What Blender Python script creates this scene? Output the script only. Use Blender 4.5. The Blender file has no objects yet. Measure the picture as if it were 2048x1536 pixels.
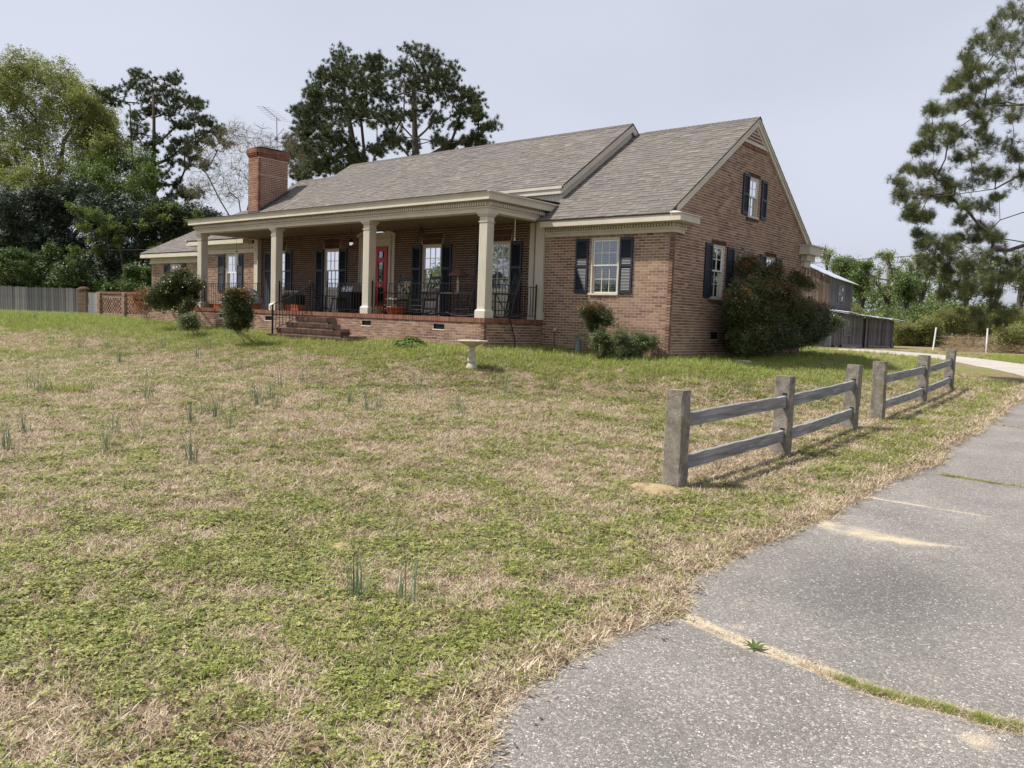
import bpy, math, random
import numpy as np
from mathutils import Vector, Matrix
random.seed(7); RNG = np.random.default_rng(7)
SC = bpy.context.scene; COL = SC.collection
# ------------------------------------------------------------------ camera
CAM = np.array([9.28182, -16.90845, 0.88673])
YAW, PIT, ROL, FPX = 0.6922, -0.08212, 0.03637, 1604.56
def cam_axes():
    cy, sy = math.cos(YAW), math.sin(YAW)
    f0 = np.array([-sy, cy, 0]); r0 = np.array([cy, sy, 0]); u0 = np.array([0, 0, 1.0])
    cp, sp = math.cos(PIT), math.sin(PIT)
    f = f0*cp + u0*sp; u = -f0*sp + u0*cp
    cr, sr = math.cos(ROL), math.sin(ROL)
    return r0*cr + u*sr, -r0*sr + u*cr, f
CR, CU, CF = cam_axes()
def at(px, py, t):
    """world point seen at photo pixel (2048x1536) at forward distance t (used to lay out vegetation)"""
    return CAM + t*(CF + CR*(px-1024)/FPX + CU*(768-py)/FPX)
cd = bpy.data.cameras.new("camera"); cam = bpy.data.objects.new("camera", cd); COL.objects.link(cam)
cd.sensor_width = 36; cd.lens = 36*FPX/2048; cd.clip_start = 0.05; cd.clip_end = 3000
M = Matrix.Identity(4)
for i in range(3):
    M[i][0] = CR[i]; M[i][1] = CU[i]; M[i][2] = -CF[i]; M[i][3] = CAM[i]
cam.matrix_world = M; SC.camera = cam
# ------------------------------------------------------------------ light
SUN_EL, SUN_H = math.radians(56), (-0.74, -0.67)
W = bpy.data.worlds.new("World"); SC.world = W; W.use_nodes = True
nt = W.node_tree; nt.nodes.clear()
sky = nt.nodes.new("ShaderNodeTexSky"); sky.sky_type = 'NISHITA'; sky.sun_disc = False
sky.sun_elevation = SUN_EL; sky.sun_rotation = math.atan2(SUN_H[0], SUN_H[1])
sky.air_density = 1.0; sky.dust_density = 3.0; sky.ozone_density = 1.5
hsv = nt.nodes.new("ShaderNodeHueSaturation"); hsv.inputs['Saturation'].default_value = 0.35
mix = nt.nodes.new("ShaderNodeMix"); mix.data_type = 'RGBA'; mix.inputs[0].default_value = 0.72
mix.inputs[7].default_value = (5.75, 6.1, 7.2, 1)       # thin even cloud veil over the clear sky
bg = nt.nodes.new("ShaderNodeBackground"); bg.inputs['Strength'].default_value = 0.099
wo = nt.nodes.new("ShaderNodeOutputWorld")
nt.links.new(sky.outputs[0], hsv.inputs['Color']); nt.links.new(hsv.outputs[0], mix.inputs[6])
tcw = nt.nodes.new("ShaderNodeTexCoord"); mpw = nt.nodes.new("ShaderNodeMapping"); mpw.inputs['Scale'].default_value = (1.2, 1.2, 3.2)
nz = nt.nodes.new("ShaderNodeTexNoise"); nz.inputs['Scale'].default_value = 1.6; nz.inputs['Detail'].default_value = 4; nz.inputs['Roughness'].default_value = .5
mr = nt.nodes.new("ShaderNodeMapRange"); mr.inputs['From Min'].default_value = .3; mr.inputs['From Max'].default_value = .7; mr.inputs['To Min'].default_value = .58; mr.inputs['To Max'].default_value = .82
nt.links.new(tcw.outputs['Generated'], mpw.inputs[0]); nt.links.new(mpw.outputs[0], nz.inputs['Vector']); nt.links.new(nz.outputs['Fac'], mr.inputs['Value']); nt.links.new(mr.outputs[0], mix.inputs[0])
nt.links.new(mix.outputs[2], bg.inputs['Color']); nt.links.new(bg.outputs[0], wo.inputs[0])
sl = bpy.data.lights.new("sun", 'SUN'); sl.energy = 4.9; sl.angle = math.radians(2.0); sl.color = (1, .94, .84)
so = bpy.data.objects.new("sun", sl); COL.objects.link(so)
sd = Vector((SUN_H[0]*math.cos(SUN_EL), SUN_H[1]*math.cos(SUN_EL), math.sin(SUN_EL)))
so.rotation_euler = sd.to_track_quat('Z', 'Y').to_euler(); so.location = (-20, -30, 40)
SC.view_settings.view_transform = 'Standard'; SC.view_settings.look = 'None'
SC.view_settings.exposure = 0.38; SC.view_settings.gamma = 1.0; SC.view_settings.use_curve_mapping = False
SC.cycles.max_bounces = 6; SC.cycles.transparent_max_bounces = 12
# ------------------------------------------------------------------ helpers
def tag(o, label=None, cat=None, group=None, kind=None):
    if label: o['label'] = label
    if cat: o['category'] = cat
    if group: o['group'] = group
    if kind: o['kind'] = kind
    return o
def empty(name, loc=(0, 0, 0), rz=0):
    o = bpy.data.objects.new(name, None); COL.objects.link(o); o.location = loc; o.rotation_euler = (0, 0, rz)
    o.empty_display_size = .1
    return o
def link(name, me, parent=None, loc=None, rot=None, scale=None):
    o = bpy.data.objects.new(name, me); COL.objects.link(o)
    if parent: o.parent = parent
    if loc is not None: o.location = loc
    if rot is not None: o.rotation_euler = rot
    if scale is not None: o.scale = scale
    return o
def copy_tree(o, parent=None):
    kids = list(o.children)
    c = o.copy(); COL.objects.link(c)
    if parent: c.parent = parent
    for k in kids: copy_tree(k, c)
    return c
class MB:
    def __init__(s): s.v = []; s.f = []; s.a = []; s.m = []
    def add(s, vs, fs, r=0.5, m=0):
        n = len(s.v); s.v.extend(vs)
        for f in fs: s.f.append(tuple(n+i for i in f)); s.a.append(r); s.m.append(m)
    def box(s, x0, x1, y0, y1, z0, z1, r=0.5, m=0, skip=()):
        vs = [(x0,y0,z0),(x1,y0,z0),(x1,y1,z0),(x0,y1,z0),(x0,y0,z1),(x1,y0,z1),(x1,y1,z1),(x0,y1,z1)]
        fs = {'b':(0,3,2,1),'t':(4,5,6,7),'f':(0,1,5,4),'r':(1,2,6,5),'k':(2,3,7,6),'l':(3,0,4,7)}
        s.add(vs, [f for k, f in fs.items() if k not in skip], r, m)
    def obox(s, F, a0, a1, b0, b1, c0, c1, r=0.5, m=0, back=True):
        """box in frame F=(O,U,N,Z): a along U, b along outward normal N, c up"""
        O, U, N, Zv = F
        P = lambda a, b, c: tuple(O + U*a + N*b + Zv*c)
        vs = [P(a0,b0,c0),P(a1,b0,c0),P(a1,b1,c0),P(a0,b1,c0),P(a0,b0,c1),P(a1,b0,c1),P(a1,b1,c1),P(a0,b1,c1)]
        fs = [(0,3,2,1),(4,5,6,7),(1,2,6,5),(2,3,7,6),(3,0,4,7)]
        if back: fs.append((0,1,5,4))
        s.add(vs, fs, r, m)
    def poly_prism(s, pts, d, r=0.5, m=0):
        """extrude polygon pts (3D) by vector d"""
        n = len(pts); d = np.array(d, float)
        vs = [tuple(p) for p in pts] + [tuple(np.array(p, float)+d) for p in pts]
        fs = [tuple(range(n))[::-1], tuple(range(n, 2*n))] + [(i, (i+1) % n, n+(i+1) % n, n+i) for i in range(n)]
        s.add(vs, fs, r, m)
    def bar(s, p, q, w, h=None, r=0.5, m=0):
        """rectangular bar from p to q"""
        h = h or w; p = Vector(p); q = Vector(q); d = (q-p).normalized()
        up = Vector((0, 0, 1)) if abs(d.z) < .95 else Vector((0, 1, 0))
        x = d.cross(up).normalized()*w/2; y = x.cross(d).normalized()*h/2
        vs = [tuple(c+a*x+b*y) for c in (p, q) for a, b in ((-1,-1),(1,-1),(1,1),(-1,1))]
        s.add(vs, [(0,1,2,3),(7,6,5,4),(0,4,5,1),(1,5,6,2),(2,6,7,3),(3,7,4,0)], r, m)
    def tube(s, pts, rad, n=6, r=0.5, m=0, cap=True):
        pts = [Vector(p) for p in pts]
        rad = rad if isinstance(rad, (list, tuple)) else [rad]*len(pts)
        base = len(s.v); ref = None
        for i, p in enumerate(pts):
            d = (pts[min(i+1, len(pts)-1)] - pts[max(i-1, 0)])
            d = d.normalized() if d.length > 1e-9 else Vector((0, 0, 1))
            if ref is None: ref = d.orthogonal().normalized()
            x = (ref - d*ref.dot(d)); x = x.normalized() if x.length > 1e-6 else d.orthogonal().normalized(); ref = x
            y = d.cross(x)
            for k in range(n):
                a = 2*math.pi*k/n; s.v.append(tuple(p + (x*math.cos(a)+y*math.sin(a))*rad[i]))
        for i in range(len(pts)-1):
            for k in range(n):
                a = base+i*n+k; b = base+i*n+(k+1) % n
                s.f.append((a, b, b+n, a+n)); s.a.append(r); s.m.append(m)
        if cap:
            s.f.append(tuple(base+k for k in range(n))[::-1]); s.a.append(r); s.m.append(m)
            e = base+(len(pts)-1)*n; s.f.append(tuple(e+k for k in range(n))); s.a.append(r); s.m.append(m)
    def lathe(s, prof, n=20, c=(0, 0, 0), r=0.5, m=0, wob=None):
        base = len(s.v)
        for i, (ra, z) in enumerate(prof):
            for k in range(n):
                a = 2*math.pi*k/n; q = ra*(1+(wob(a, i) if wob else 0))
                s.v.append((c[0]+q*math.cos(a), c[1]+q*math.sin(a), c[2]+z))
        for i in range(len(prof)-1):
            for k in range(n):
                a = base+i*n+k; b = base+i*n+(k+1) % n
                s.f.append((a, b, b+n, a+n)); s.a.append(r); s.m.append(m)
        s.f.append(tuple(base+k for k in range(n))[::-1]); s.a.append(r); s.m.append(m)
        e = base+(len(prof)-1)*n; s.f.append(tuple(e+k for k in range(n))); s.a.append(r); s.m.append(m)
    def mesh(s, name, mats, smooth=False):
        me = bpy.data.meshes.new(name); me.from_pydata(s.v, [], s.f)
        for mt in (mats if isinstance(mats, (list, tuple)) else [mats]): me.materials.append(mt)
        at_ = me.attributes.new('rnd', 'FLOAT', 'FACE'); at_.data.foreach_set('value', np.array(s.a, dtype=np.float32))
        if any(s.m): me.polygons.foreach_set('material_index', np.array(s.m, dtype=np.int32))
        if smooth: me.polygons.foreach_set('use_smooth', np.ones(len(s.f), dtype=bool))
        me.update(); return me
    def build(s, name, mats, parent=None, smooth=False, kind=None, **k):
        o = link(name, s.mesh(name, mats, smooth), parent, **k)
        if kind: o['kind'] = kind
        return o
# value noise -------------------------------------------------------
def hash2(ix, iy, seed):
    h = (ix.astype(np.int64)*374761393 + iy.astype(np.int64)*668265263 + seed*144269) & 0x7fffffff
    h = ((h ^ (h >> 13))*1274126177) & 0x7fffffff
    return ((h ^ (h >> 16)) & 0xffff)/65535.0
def vnoise(x, y, sc, seed=0):
    x = np.asarray(x, float)/sc; y = np.asarray(y, float)/sc
    ix = np.floor(x); iy = np.floor(y); fx = x-ix; fy = y-iy
    fx = fx*fx*(3-2*fx); fy = fy*fy*(3-2*fy)
    a = hash2(ix, iy, seed); b = hash2(ix+1, iy, seed); c = hash2(ix, iy+1, seed); d = hash2(ix+1, iy+1, seed)
    return (a*(1-fx)+b*fx)*(1-fy) + (c*(1-fx)+d*fx)*fy
def fbm(x, y, sc, seed=0, o=4):
    t = 0; a = .5; n = 0
    for i in range(o): t = t+a*vnoise(x, y, sc/2**i, seed+i*17); n += a; a *= .55
    return t/n
def sstep(a, b, x): t = np.clip((x-a)/(b-a), 0, 1); return t*t*(3-2*t)
# ------------------------------------------------------------------ materials
def newmat(name):
    m = bpy.data.materials.new(name); m.use_nodes = True
    n = m.node_tree.nodes; return m, n, m.node_tree.links, n['Principled BSDF']
def ramp(n, pts):
    r = n.new("ShaderNodeValToRGB"); e = r.color_ramp.elements
    while len(e) > 1: e.remove(e[-1])
    e[0].position = pts[0][0]; e[0].color = (*pts[0][1], 1)
    for p, c in pts[1:]:
        q = e.new(p); q.color = (*c, 1)
    return r
def noise(n, l, scale, detail=4, vec=None, rough=.6):
    t = n.new("ShaderNodeTexNoise"); t.inputs['Scale'].default_value = scale; t.inputs['Detail'].default_value = detail
    t.inputs['Roughness'].default_value = rough
    if vec is None:
        g = n.new("ShaderNodeNewGeometry"); vec = g.outputs['Position']
    l.new(vec, t.inputs['Vector']); return t
def mixc(n, l, fac, a, b, mode='MIX'):
    m = n.new("ShaderNodeMix"); m.data_type = 'RGBA'; m.blend_type = mode
    for s, v in ((0, fac), (6, a), (7, b)):
        if isinstance(v, (float, int)): m.inputs[s].default_value = v
        elif isinstance(v, tuple): m.inputs[s].default_value = (*v, 1) if len(v) == 3 else v
        else: l.new(v, m.inputs[s])
    return m.outputs[2]
def bump(n, l, b, height, strength=.3, dist=.01):
    bp = n.new("ShaderNodeBump"); bp.inputs['Strength'].default_value = strength; bp.inputs['Distance'].default_value = dist
    l.new(height, bp.inputs['Height']); l.new(bp.outputs[0], b.inputs['Normal'])
def attr(n, name='rnd'):
    a = n.new("ShaderNodeAttribute"); a.attribute_name = name; return a
def plain(name, col, rough=.7, metal=0, var=.12, nscale=6, bstr=.15, spec=None):
    m, n, l, b = newmat(name)
    t = noise(n, l, nscale, 5)
    r = ramp(n, [(.3, tuple(c*(1-var) for c in col)), (.7, tuple(min(1, c*(1+var)) for c in col))])
    l.new(t.outputs['Fac'], r.inputs[0]); l.new(r.outputs[0], b.inputs['Base Color'])
    b.inputs['Roughness'].default_value = rough; b.inputs['Metallic'].default_value = metal
    if spec is not None: b.inputs['Specular IOR Level'].default_value = spec
    if bstr:
        t2 = noise(n, l, nscale*12, 3); bump(n, l, b, t2.outputs['Fac'], bstr, .004)
    return m
def brick_mat(name, dark=1.0, red=0.0):
    m, n, l, b = newmat(name)
    a = attr(n)
    r = ramp(n, [(0, (.13,.075,.060)), (.2, (.175,.10,.078)), (.45, (.215,.125,.093)), (.7, (.26,.158,.115)), (.88, (.32,.21,.15)), (1, (.19,.13,.11))])
    l.new(a.outputs['Fac'], r.inputs[0])
    t = noise(n, l, 38, 4); c = mixc(n, l, .35, r.outputs[0], t.outputs['Fac'], 'OVERLAY')
    t2 = noise(n, l, .9, 4); rr = ramp(n, [(.40, (0,0,0)), (.72, (1,1,1))]); l.new(t2.outputs['Fac'], rr.inputs[0])
    c = mixc(n, l, rr.outputs[0], c, (.36,.26,.18))      # limy bloom left on some areas
    mm = c.node; fm = n.new("ShaderNodeMath"); fm.operation = 'MULTIPLY'; fm.inputs[1].default_value = .38
    l.new(rr.outputs[0], fm.inputs[0]); l.new(fm.outputs[0], mm.inputs[0])
    if red: c = mixc(n, l, red, c, (.30,.085,.045))
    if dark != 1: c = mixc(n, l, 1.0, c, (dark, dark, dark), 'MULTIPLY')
    l.new(c, b.inputs['Base Color']); b.inputs['Roughness'].default_value = .92; b.inputs['Specular IOR Level'].default_value = .2
    bump(n, l, b, t.outputs['Fac'], .5, .004); return m
MAT = {}
MAT['brick'] = brick_mat('brick'); MAT['brick_red'] = brick_mat('brick_red', .8, .35)
MAT['brick_dark'] = brick_mat('brick_dark', .37, .12)  # darkened copy of the house brick; on the porch wall it carries painted shade
MAT['brick_chim'] = brick_mat('brick_chimney', .85, .28)
def mortar_mat(name, c0, c1):
    m, n, l, b = newmat(name); t = noise(n, l, 2.2, 5)
    r = ramp(n, [(.3, c0), (.7, c1)]); l.new(t.outputs['Fac'], r.inputs[0]); l.new(r.outputs[0], b.inputs['Base Color'])
    b.inputs['Roughness'].default_value = .95; t2 = noise(n, l, 90, 2); bump(n, l, b, t2.outputs['Fac'], .4, .003); return m
MAT['mortar'] = mortar_mat('mortar', (.50,.42,.33), (.70,.60,.48))
MAT['mortar_shaded'] = mortar_mat('mortar_shaded', (.26,.21,.16), (.40,.33,.26))  # darker mortar for the porch back wall, its shade put into the colour
MAT['mortar_dark'] = mortar_mat('mortar_dark', (.12,.09,.075), (.26,.20,.16))
def trim_mat():
    m, n, l, b = newmat('trim_paint'); t = noise(n, l, 1.6, 5)
    r = ramp(n, [(.3, (.47,.43,.355)), (.7, (.57,.525,.44))]); l.new(t.outputs['Fac'], r.inputs[0])
    mp = n.new("ShaderNodeMapping"); mp.inputs['Scale'].default_value = (14, 14, .8); g = n.new("ShaderNodeNewGeometry")
    l.new(g.outputs['Position'], mp.inputs[0]); t2 = noise(n, l, 3, 5, mp.outputs[0])
    rr = ramp(n, [(.58, (0,0,0)), (.75, (1,1,1))]); l.new(t2.outputs['Fac'], rr.inputs[0])
    fm = n.new("ShaderNodeMath"); fm.operation = 'MULTIPLY'; fm.inputs[1].default_value = .35; l.new(rr.outputs[0], fm.inputs[0])
    c = mixc(n, l, fm.outputs[0], r.outputs[0], (.25,.22,.17))
    l.new(c, b.inputs['Base Color']); b.inputs['Roughness'].default_value = .55; return m
MAT['trim'] = trim_mat()
MAT['ceiling'] = plain('shaded_ceiling_paint', (.17,.148,.10), .7)  # darkened so that the porch shade sits in the paint colour
MAT['white'] = plain('white_paint', (.72,.72,.70), .5, var=.06)
MAT['metal_cap'] = plain('metal_flashing', (.70,.66,.60), .35, .3, var=.1)
MAT['shutter'] = plain('shutter_paint', (.014,.020,.034), .5, var=.25, nscale=3)
MAT['black'] = plain('black_iron', (.012,.012,.013), .4, .3, var=.2)
MAT['blackwood'] = plain('black_wood', (.018,.018,.02), .45, var=.2)
MAT['red'] = plain('red_door_paint', (.42,.012,.035), .35, var=.08)
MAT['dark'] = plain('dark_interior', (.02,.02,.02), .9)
MAT['blind'] = plain('blind_slats', (.78,.80,.84), .5, var=.05)
MAT['terra'] = plain('terracotta', (.36,.095,.035), .8, var=.25)
MAT['copper'] = plain('aged_copper', (.20,.105,.085), .55, .3, var=.3)
MAT['stone'] = plain('cast_stone', (.38,.35,.28), .9, var=.35, nscale=9, bstr=.5)
MAT['greenstone'] = plain('green_grey_stone', (.16,.21,.20), .9, var=.3, nscale=9, bstr=.4)
MAT['flash'] = plain('dark_flashing', (.045,.05,.06), .5, .2, var=.2)
MAT['steel'] = plain('steel', (.55,.57,.60), .3, .9, var=.05)
MAT['hose'] = plain('black_rubber', (.014,.014,.016), .5)
MAT['rough_stone'] = plain('field_stone', (.40,.36,.31), .95, var=.35, nscale=14, bstr=.6)
MAT['metal_roof'] = plain('tin_roof', (.62,.66,.74), .35, .5, var=.18, nscale=1.5)
MAT['white_pole'] = plain('white_pole', (.75,.74,.72), .6)
MAT['gravel'] = None
def glass_mat():
    m, n, l, b = newmat('window_glass'); n.remove(b)
    tr = n.new("ShaderNodeBsdfTransparent"); tr.inputs[0].default_value = (.72,.76,.78,1)
    gl = n.new("ShaderNodeBsdfGlossy"); gl.inputs['Roughness'].default_value = .015; gl.inputs['Color'].default_value = (.9,.93,1,1)
    t = noise(n, l, 2.3, 1); bp = n.new("ShaderNodeBump"); bp.inputs['Strength'].default_value = .06; bp.inputs['Distance'].default_value = .02
    l.new(t.outputs['Fac'], bp.inputs['Height']); l.new(bp.outputs[0], gl.inputs['Normal'])
    lw = n.new("ShaderNodeLayerWeight"); lw.inputs['Blend'].default_value = .32
    mp = n.new("ShaderNodeMath"); mp.operation = 'MULTIPLY_ADD'; mp.inputs[1].default_value = .8; mp.inputs[2].default_value = .10
    l.new(lw.outputs['Fresnel'], mp.inputs[0])
    mx = n.new("ShaderNodeMixShader"); l.new(mp.outputs[0], mx.inputs[0]); l.new(tr.outputs[0], mx.inputs[1]); l.new(gl.outputs[0], mx.inputs[2])
    l.new(mx.outputs[0], n['Material Output'].inputs[0]); return m
MAT['glass'] = glass_mat()
def shingle_mat():
    m, n, l, b = newmat('asphalt_shingle'); a = attr(n)
    r = ramp(n, [(0, (.102,.092,.086)), (.3, (.130,.118,.109)), (.6, (.156,.142,.131)), (.85, (.183,.167,.153)), (1, (.21,.19,.174))])
    l.new(a.outputs['Fac'], r.inputs[0]); t = noise(n, l, 120, 2)
    c = mixc(n, l, .5, r.outputs[0], t.outputs['Fac'], 'OVERLAY')
    t2 = noise(n, l, .5, 4); rr = ramp(n, [(.35, (.93,.93,.94)), (.7, (1.03,1.02,1.0))]); l.new(t2.outputs['Fac'], rr.inputs[0])
    c = mixc(n, l, 1.0, c, rr.outputs[0], 'MULTIPLY')
    l.new(c, b.inputs['Base Color']); b.inputs['Roughness'].default_value = .93; b.inputs['Specular IOR Level'].default_value = .25
    bump(n, l, b, t.outputs['Fac'], .35, .003); return m
MAT['shingle'] = shingle_mat()
def wood_mat(name, c0, c1, c2, scale=(30, 30, 1.5), moss=None):
    m, n, l, b = newmat(name); tc = n.new("ShaderNodeTexCoord"); mp = n.new("ShaderNodeMapping"); mp.inputs['Scale'].default_value = scale
    l.new(tc.outputs['Object'], mp.inputs[0]); t = noise(n, l, 1.5, 6, mp.outputs[0], .65); t.inputs['Distortion'].default_value = .6
    r = ramp(n, [(.28, c0), (.5, c1), (.74, c2)]); l.new(t.outputs['Fac'], r.inputs[0]); c = r.outputs[0]
    a = attr(n); rr = ramp(n, [(0, (.6,.6,.62)), (1, (1.25,1.22,1.18))]); l.new(a.outputs['Fac'], rr.inputs[0])
    c = mixc(n, l, 1.0, c, rr.outputs[0], 'MULTIPLY')
    if moss:
        t3 = noise(n, l, 7, 6); r3 = ramp(n, [(.5, (0,0,0)), (.66, (1,1,1))]); l.new(t3.outputs['Fac'], r3.inputs[0]); c = mixc(n, l, r3.outputs[0], c, moss)
    l.new(c, b.inputs['Base Color']); b.inputs['Roughness'].default_value = .9; b.inputs['Specular IOR Level'].default_value = .2
    bump(n, l, b, t.outputs['Fac'], .6, .006); return m
MAT['fence_rail'] = wood_mat('weathered_rail_wood', (.10,.10,.10), (.24,.24,.25), (.44,.44,.45), (22, 1.2, 22))
MAT['picket'] = wood_mat('grey_fence_wood', (.11,.11,.12), (.19,.185,.185), (.30,.29,.28), (14, 14, .8))
MAT['barn'] = wood_mat('barn_wood', (.055,.052,.052), (.125,.12,.12), (.24,.23,.23), (14, 14, .7))
MAT['barn_rust'] = wood_mat('barn_wood_brown', (.055,.042,.037), (.11,.078,.06), (.20,.135,.098), (14, 14, .7))
def concrete_post_mat():
    m, n, l, b = newmat('old_concrete'); t = noise(n, l, 9, 8, rough=.75)
    r = ramp(n, [(.3, (.10,.092,.082)), (.5, (.21,.19,.165)), (.7, (.36,.33,.28))]); l.new(t.outputs['Fac'], r.inputs[0])
    t3 = noise(n, l, 160, 3); c = mixc(n, l, .6, r.outputs[0], t3.outputs['Fac'], 'OVERLAY')
    t2 = noise(n, l, 4.2, 5); rr = ramp(n, [(.55, (0,0,0)), (.7, (1,1,1))]); l.new(t2.outputs['Fac'], rr.inputs[0])
    fm = n.new("ShaderNodeMath"); fm.operation = 'MULTIPLY'; fm.inputs[1].default_value = .7; l.new(rr.outputs[0], fm.inputs[0])
    c = mixc(n, l, fm.outputs[0], c, (.16,.125,.055))
    l.new(c, b.inputs['Base Color']); b.inputs['Roughness'].default_value = .95; b.inputs['Specular IOR Level'].default_value = .2
    v = n.new("ShaderNodeTexVoronoi"); v.inputs['Scale'].default_value = 130; g = n.new("ShaderNodeNewGeometry"); l.new(g.outputs['Position'], v.inputs['Vector'])
    bump(n, l, b, v.outputs['Distance'], .8, .006); return m
MAT['post'] = concrete_post_mat()
def bark_mat(name, c0, c1, sc=9):
    m, n, l, b = newmat(name); g = n.new("ShaderNodeNewGeometry"); mp = n.new("ShaderNodeMapping"); mp.inputs['Scale'].default_value = (1, 1, .25)
    l.new(g.outputs['Position'], mp.inputs[0]); t = noise(n, l, sc, 6, mp.outputs[0], .7)
    r = ramp(n, [(.3, c0), (.7, c1)]); l.new(t.outputs['Fac'], r.inputs[0]); l.new(r.outputs[0], b.inputs['Base Color'])
    b.inputs['Roughness'].default_value = .95; b.inputs['Specular IOR Level'].default_value = .15; bump(n, l, b, t.outputs['Fac'], .8, .03); return m
MAT['bark_pine'] = bark_mat('pine_bark', (.05,.042,.038), (.14,.115,.10)); MAT['bark'] = bark_mat('grey_bark', (.06,.055,.05), (.17,.155,.135))
MAT['twig'] = bark_mat('twig_bark', (.085,.07,.055), (.19,.16,.13))
def leaf_mat(name, cols, trans=.25, rough=.5, spec=.3):
    """cols: list of linear colours picked per instance and per leaf"""
    m, n, l, b = newmat(name)
    oi = n.new("ShaderNodeObjectInfo"); a = attr(n); ad = n.new("ShaderNodeMath"); ad.operation = 'ADD'
    ml = n.new("ShaderNodeMath"); ml.operation = 'MULTIPLY'; ml.inputs[1].default_value = .5
    l.new(oi.outputs['Random'], ad.inputs[0]); l.new(a.outputs['Fac'], ad.inputs[1]); l.new(ad.outputs[0], ml.inputs[0])
    k = len(cols); r = ramp(n, [(.12+.76*i/max(1, k-1), c) for i, c in enumerate(cols)]); l.new(ml.outputs[0], r.inputs[0])
    l.new(r.outputs[0], b.inputs['Base Color']); b.inputs['Roughness'].default_value = rough; b.inputs['Specular IOR Level'].default_value = spec
    tl = n.new("ShaderNodeBsdfTranslucent"); l.new(r.outputs[0], tl.inputs[0]); mx = n.new("ShaderNodeMixShader"); mx.inputs[0].default_value = trans
    l.new(b.outputs[0], mx.inputs[1]); l.new(tl.outputs[0], mx.inputs[2]); l.new(mx.outputs[0], n['Material Output'].inputs[0]); return m
# ------------------------------------------------------------------ instanced small matter (grass, leaves): one object each
def scatter(name, P, R, S, I, protos, parent=None, kind=None):
    me = bpy.data.meshes.new(name); n = len(P)
    me.vertices.add(n); me.vertices.foreach_set('co', np.asarray(P, np.float32).ravel())
    for nm, ty, dat, key in (('rot', 'FLOAT_VECTOR', R, 'vector'), ('scl', 'FLOAT', S, 'value'), ('idx', 'INT', I, 'value')):
        a = me.attributes.new(nm, ty, 'POINT'); a.data.foreach_set(key, np.asarray(dat, np.int32 if ty == 'INT' else np.float32).ravel())
    me.update(); o = link(name, me, parent)
    if kind: o['kind'] = kind
    ng = bpy.data.node_groups.new(name+'_nodes', 'GeometryNodeTree')
    ng.interface.new_socket('Geometry', in_out='INPUT', socket_type='NodeSocketGeometry'); ng.interface.new_socket('Geometry', in_out='OUTPUT', socket_type='NodeSocketGeometry')
    N = ng.nodes; L = ng.links; gi = N.new('NodeGroupInput'); go = N.new('NodeGroupOutput')
    iop = N.new('GeometryNodeInstanceOnPoints'); L.new(gi.outputs[0], iop.inputs['Points'])
    jg = N.new('GeometryNodeJoinGeometry')
    for p in reversed(protos):
        oi = N.new('GeometryNodeObjectInfo'); oi.inputs['Object'].default_value = p; oi.inputs['As Instance'].default_value = True
        L.new(oi.outputs['Geometry'], jg.inputs[0])
    L.new(jg.outputs[0], iop.inputs['Instance']); iop.inputs['Pick Instance'].default_value = True
    for nm, dt, so_ in (('rot', 'FLOAT_VECTOR', 'Rotation'), ('scl', 'FLOAT', 'Scale'), ('idx', 'INT', 'Instance Index')):
        na = N.new('GeometryNodeInputNamedAttribute'); na.data_type = dt; na.inputs['Name'].default_value = nm; L.new(na.outputs['Attribute'], iop.inputs[so_])
    L.new(iop.outputs[0], go.inputs[0]); md = o.modifiers.new('scatter', 'NODES'); md.node_group = ng
    return o
def proto(name, mb, mat):
    return bpy.data.objects.new(name, mb.mesh(name, mat))      # source shape for scatter(), not itself in the scene
# ------------------------------------------------------------------ terrain
_DX = [0, 1, 2.5, 4, 5.3, 7.2, 9.3, 11.4, 14, 400]; _DW = [1, .95, .72, .47, .27, .20, .11, .02, 0, 0]
def zg(x, y):
    x = np.asarray(x, float); y = np.asarray(y, float)
    def rd(x0, x1, y0, y1):
        dx = np.maximum(np.maximum(x0-x, x-x1), 0); dy = np.maximum(np.maximum(y0-y, y-y1), 0); return np.hypot(dx, dy)
    d = np.minimum(rd(-90, -3.8, -2.6, 11), rd(-4, 0, 0, 10))
    w = np.interp(d, _DX, _DW)
    base = -.72+.34*sstep(-4, 26, y)
    tgt = .0+.08*sstep(0, 4, -x)+.12*sstep(24, 32, -x)
    return base*(1-w)+tgt*w
def zg1(x, y): return float(zg(x, y))
# outline of the paved turn-around and drive: left edge x as function of y
_EY = [-40,-22,-16.2,-14.8,-14.59,-14.31,-13.95,-13.62,-13.22,-12.88,-12.62,-12.23,-11.43,-10.84,-10.17,-9.44,-8.82,-7.86,-7.11,-6.48,-5.23,-3.32,-.9,4,9,14,20,30]
_EX = [7.6,7.6,7.5,7.40,7.27,7.20,7.16,7.15,7.18,7.19,7.07,6.99,6.97,7.06,7.02,7.0,6.98,6.99,7.10,7.12,6.97,6.97,6.87,6.56,6.05,6.3,7.2,9]
def edge_x(y): 
    y = np.asarray(y, float)
    return np.interp(y, _EY, _EX)+.05*(vnoise(y, y*0, .55, 3)-.5)+.06*(vnoise(y, y*0, .17, 5)-.5)
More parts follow.
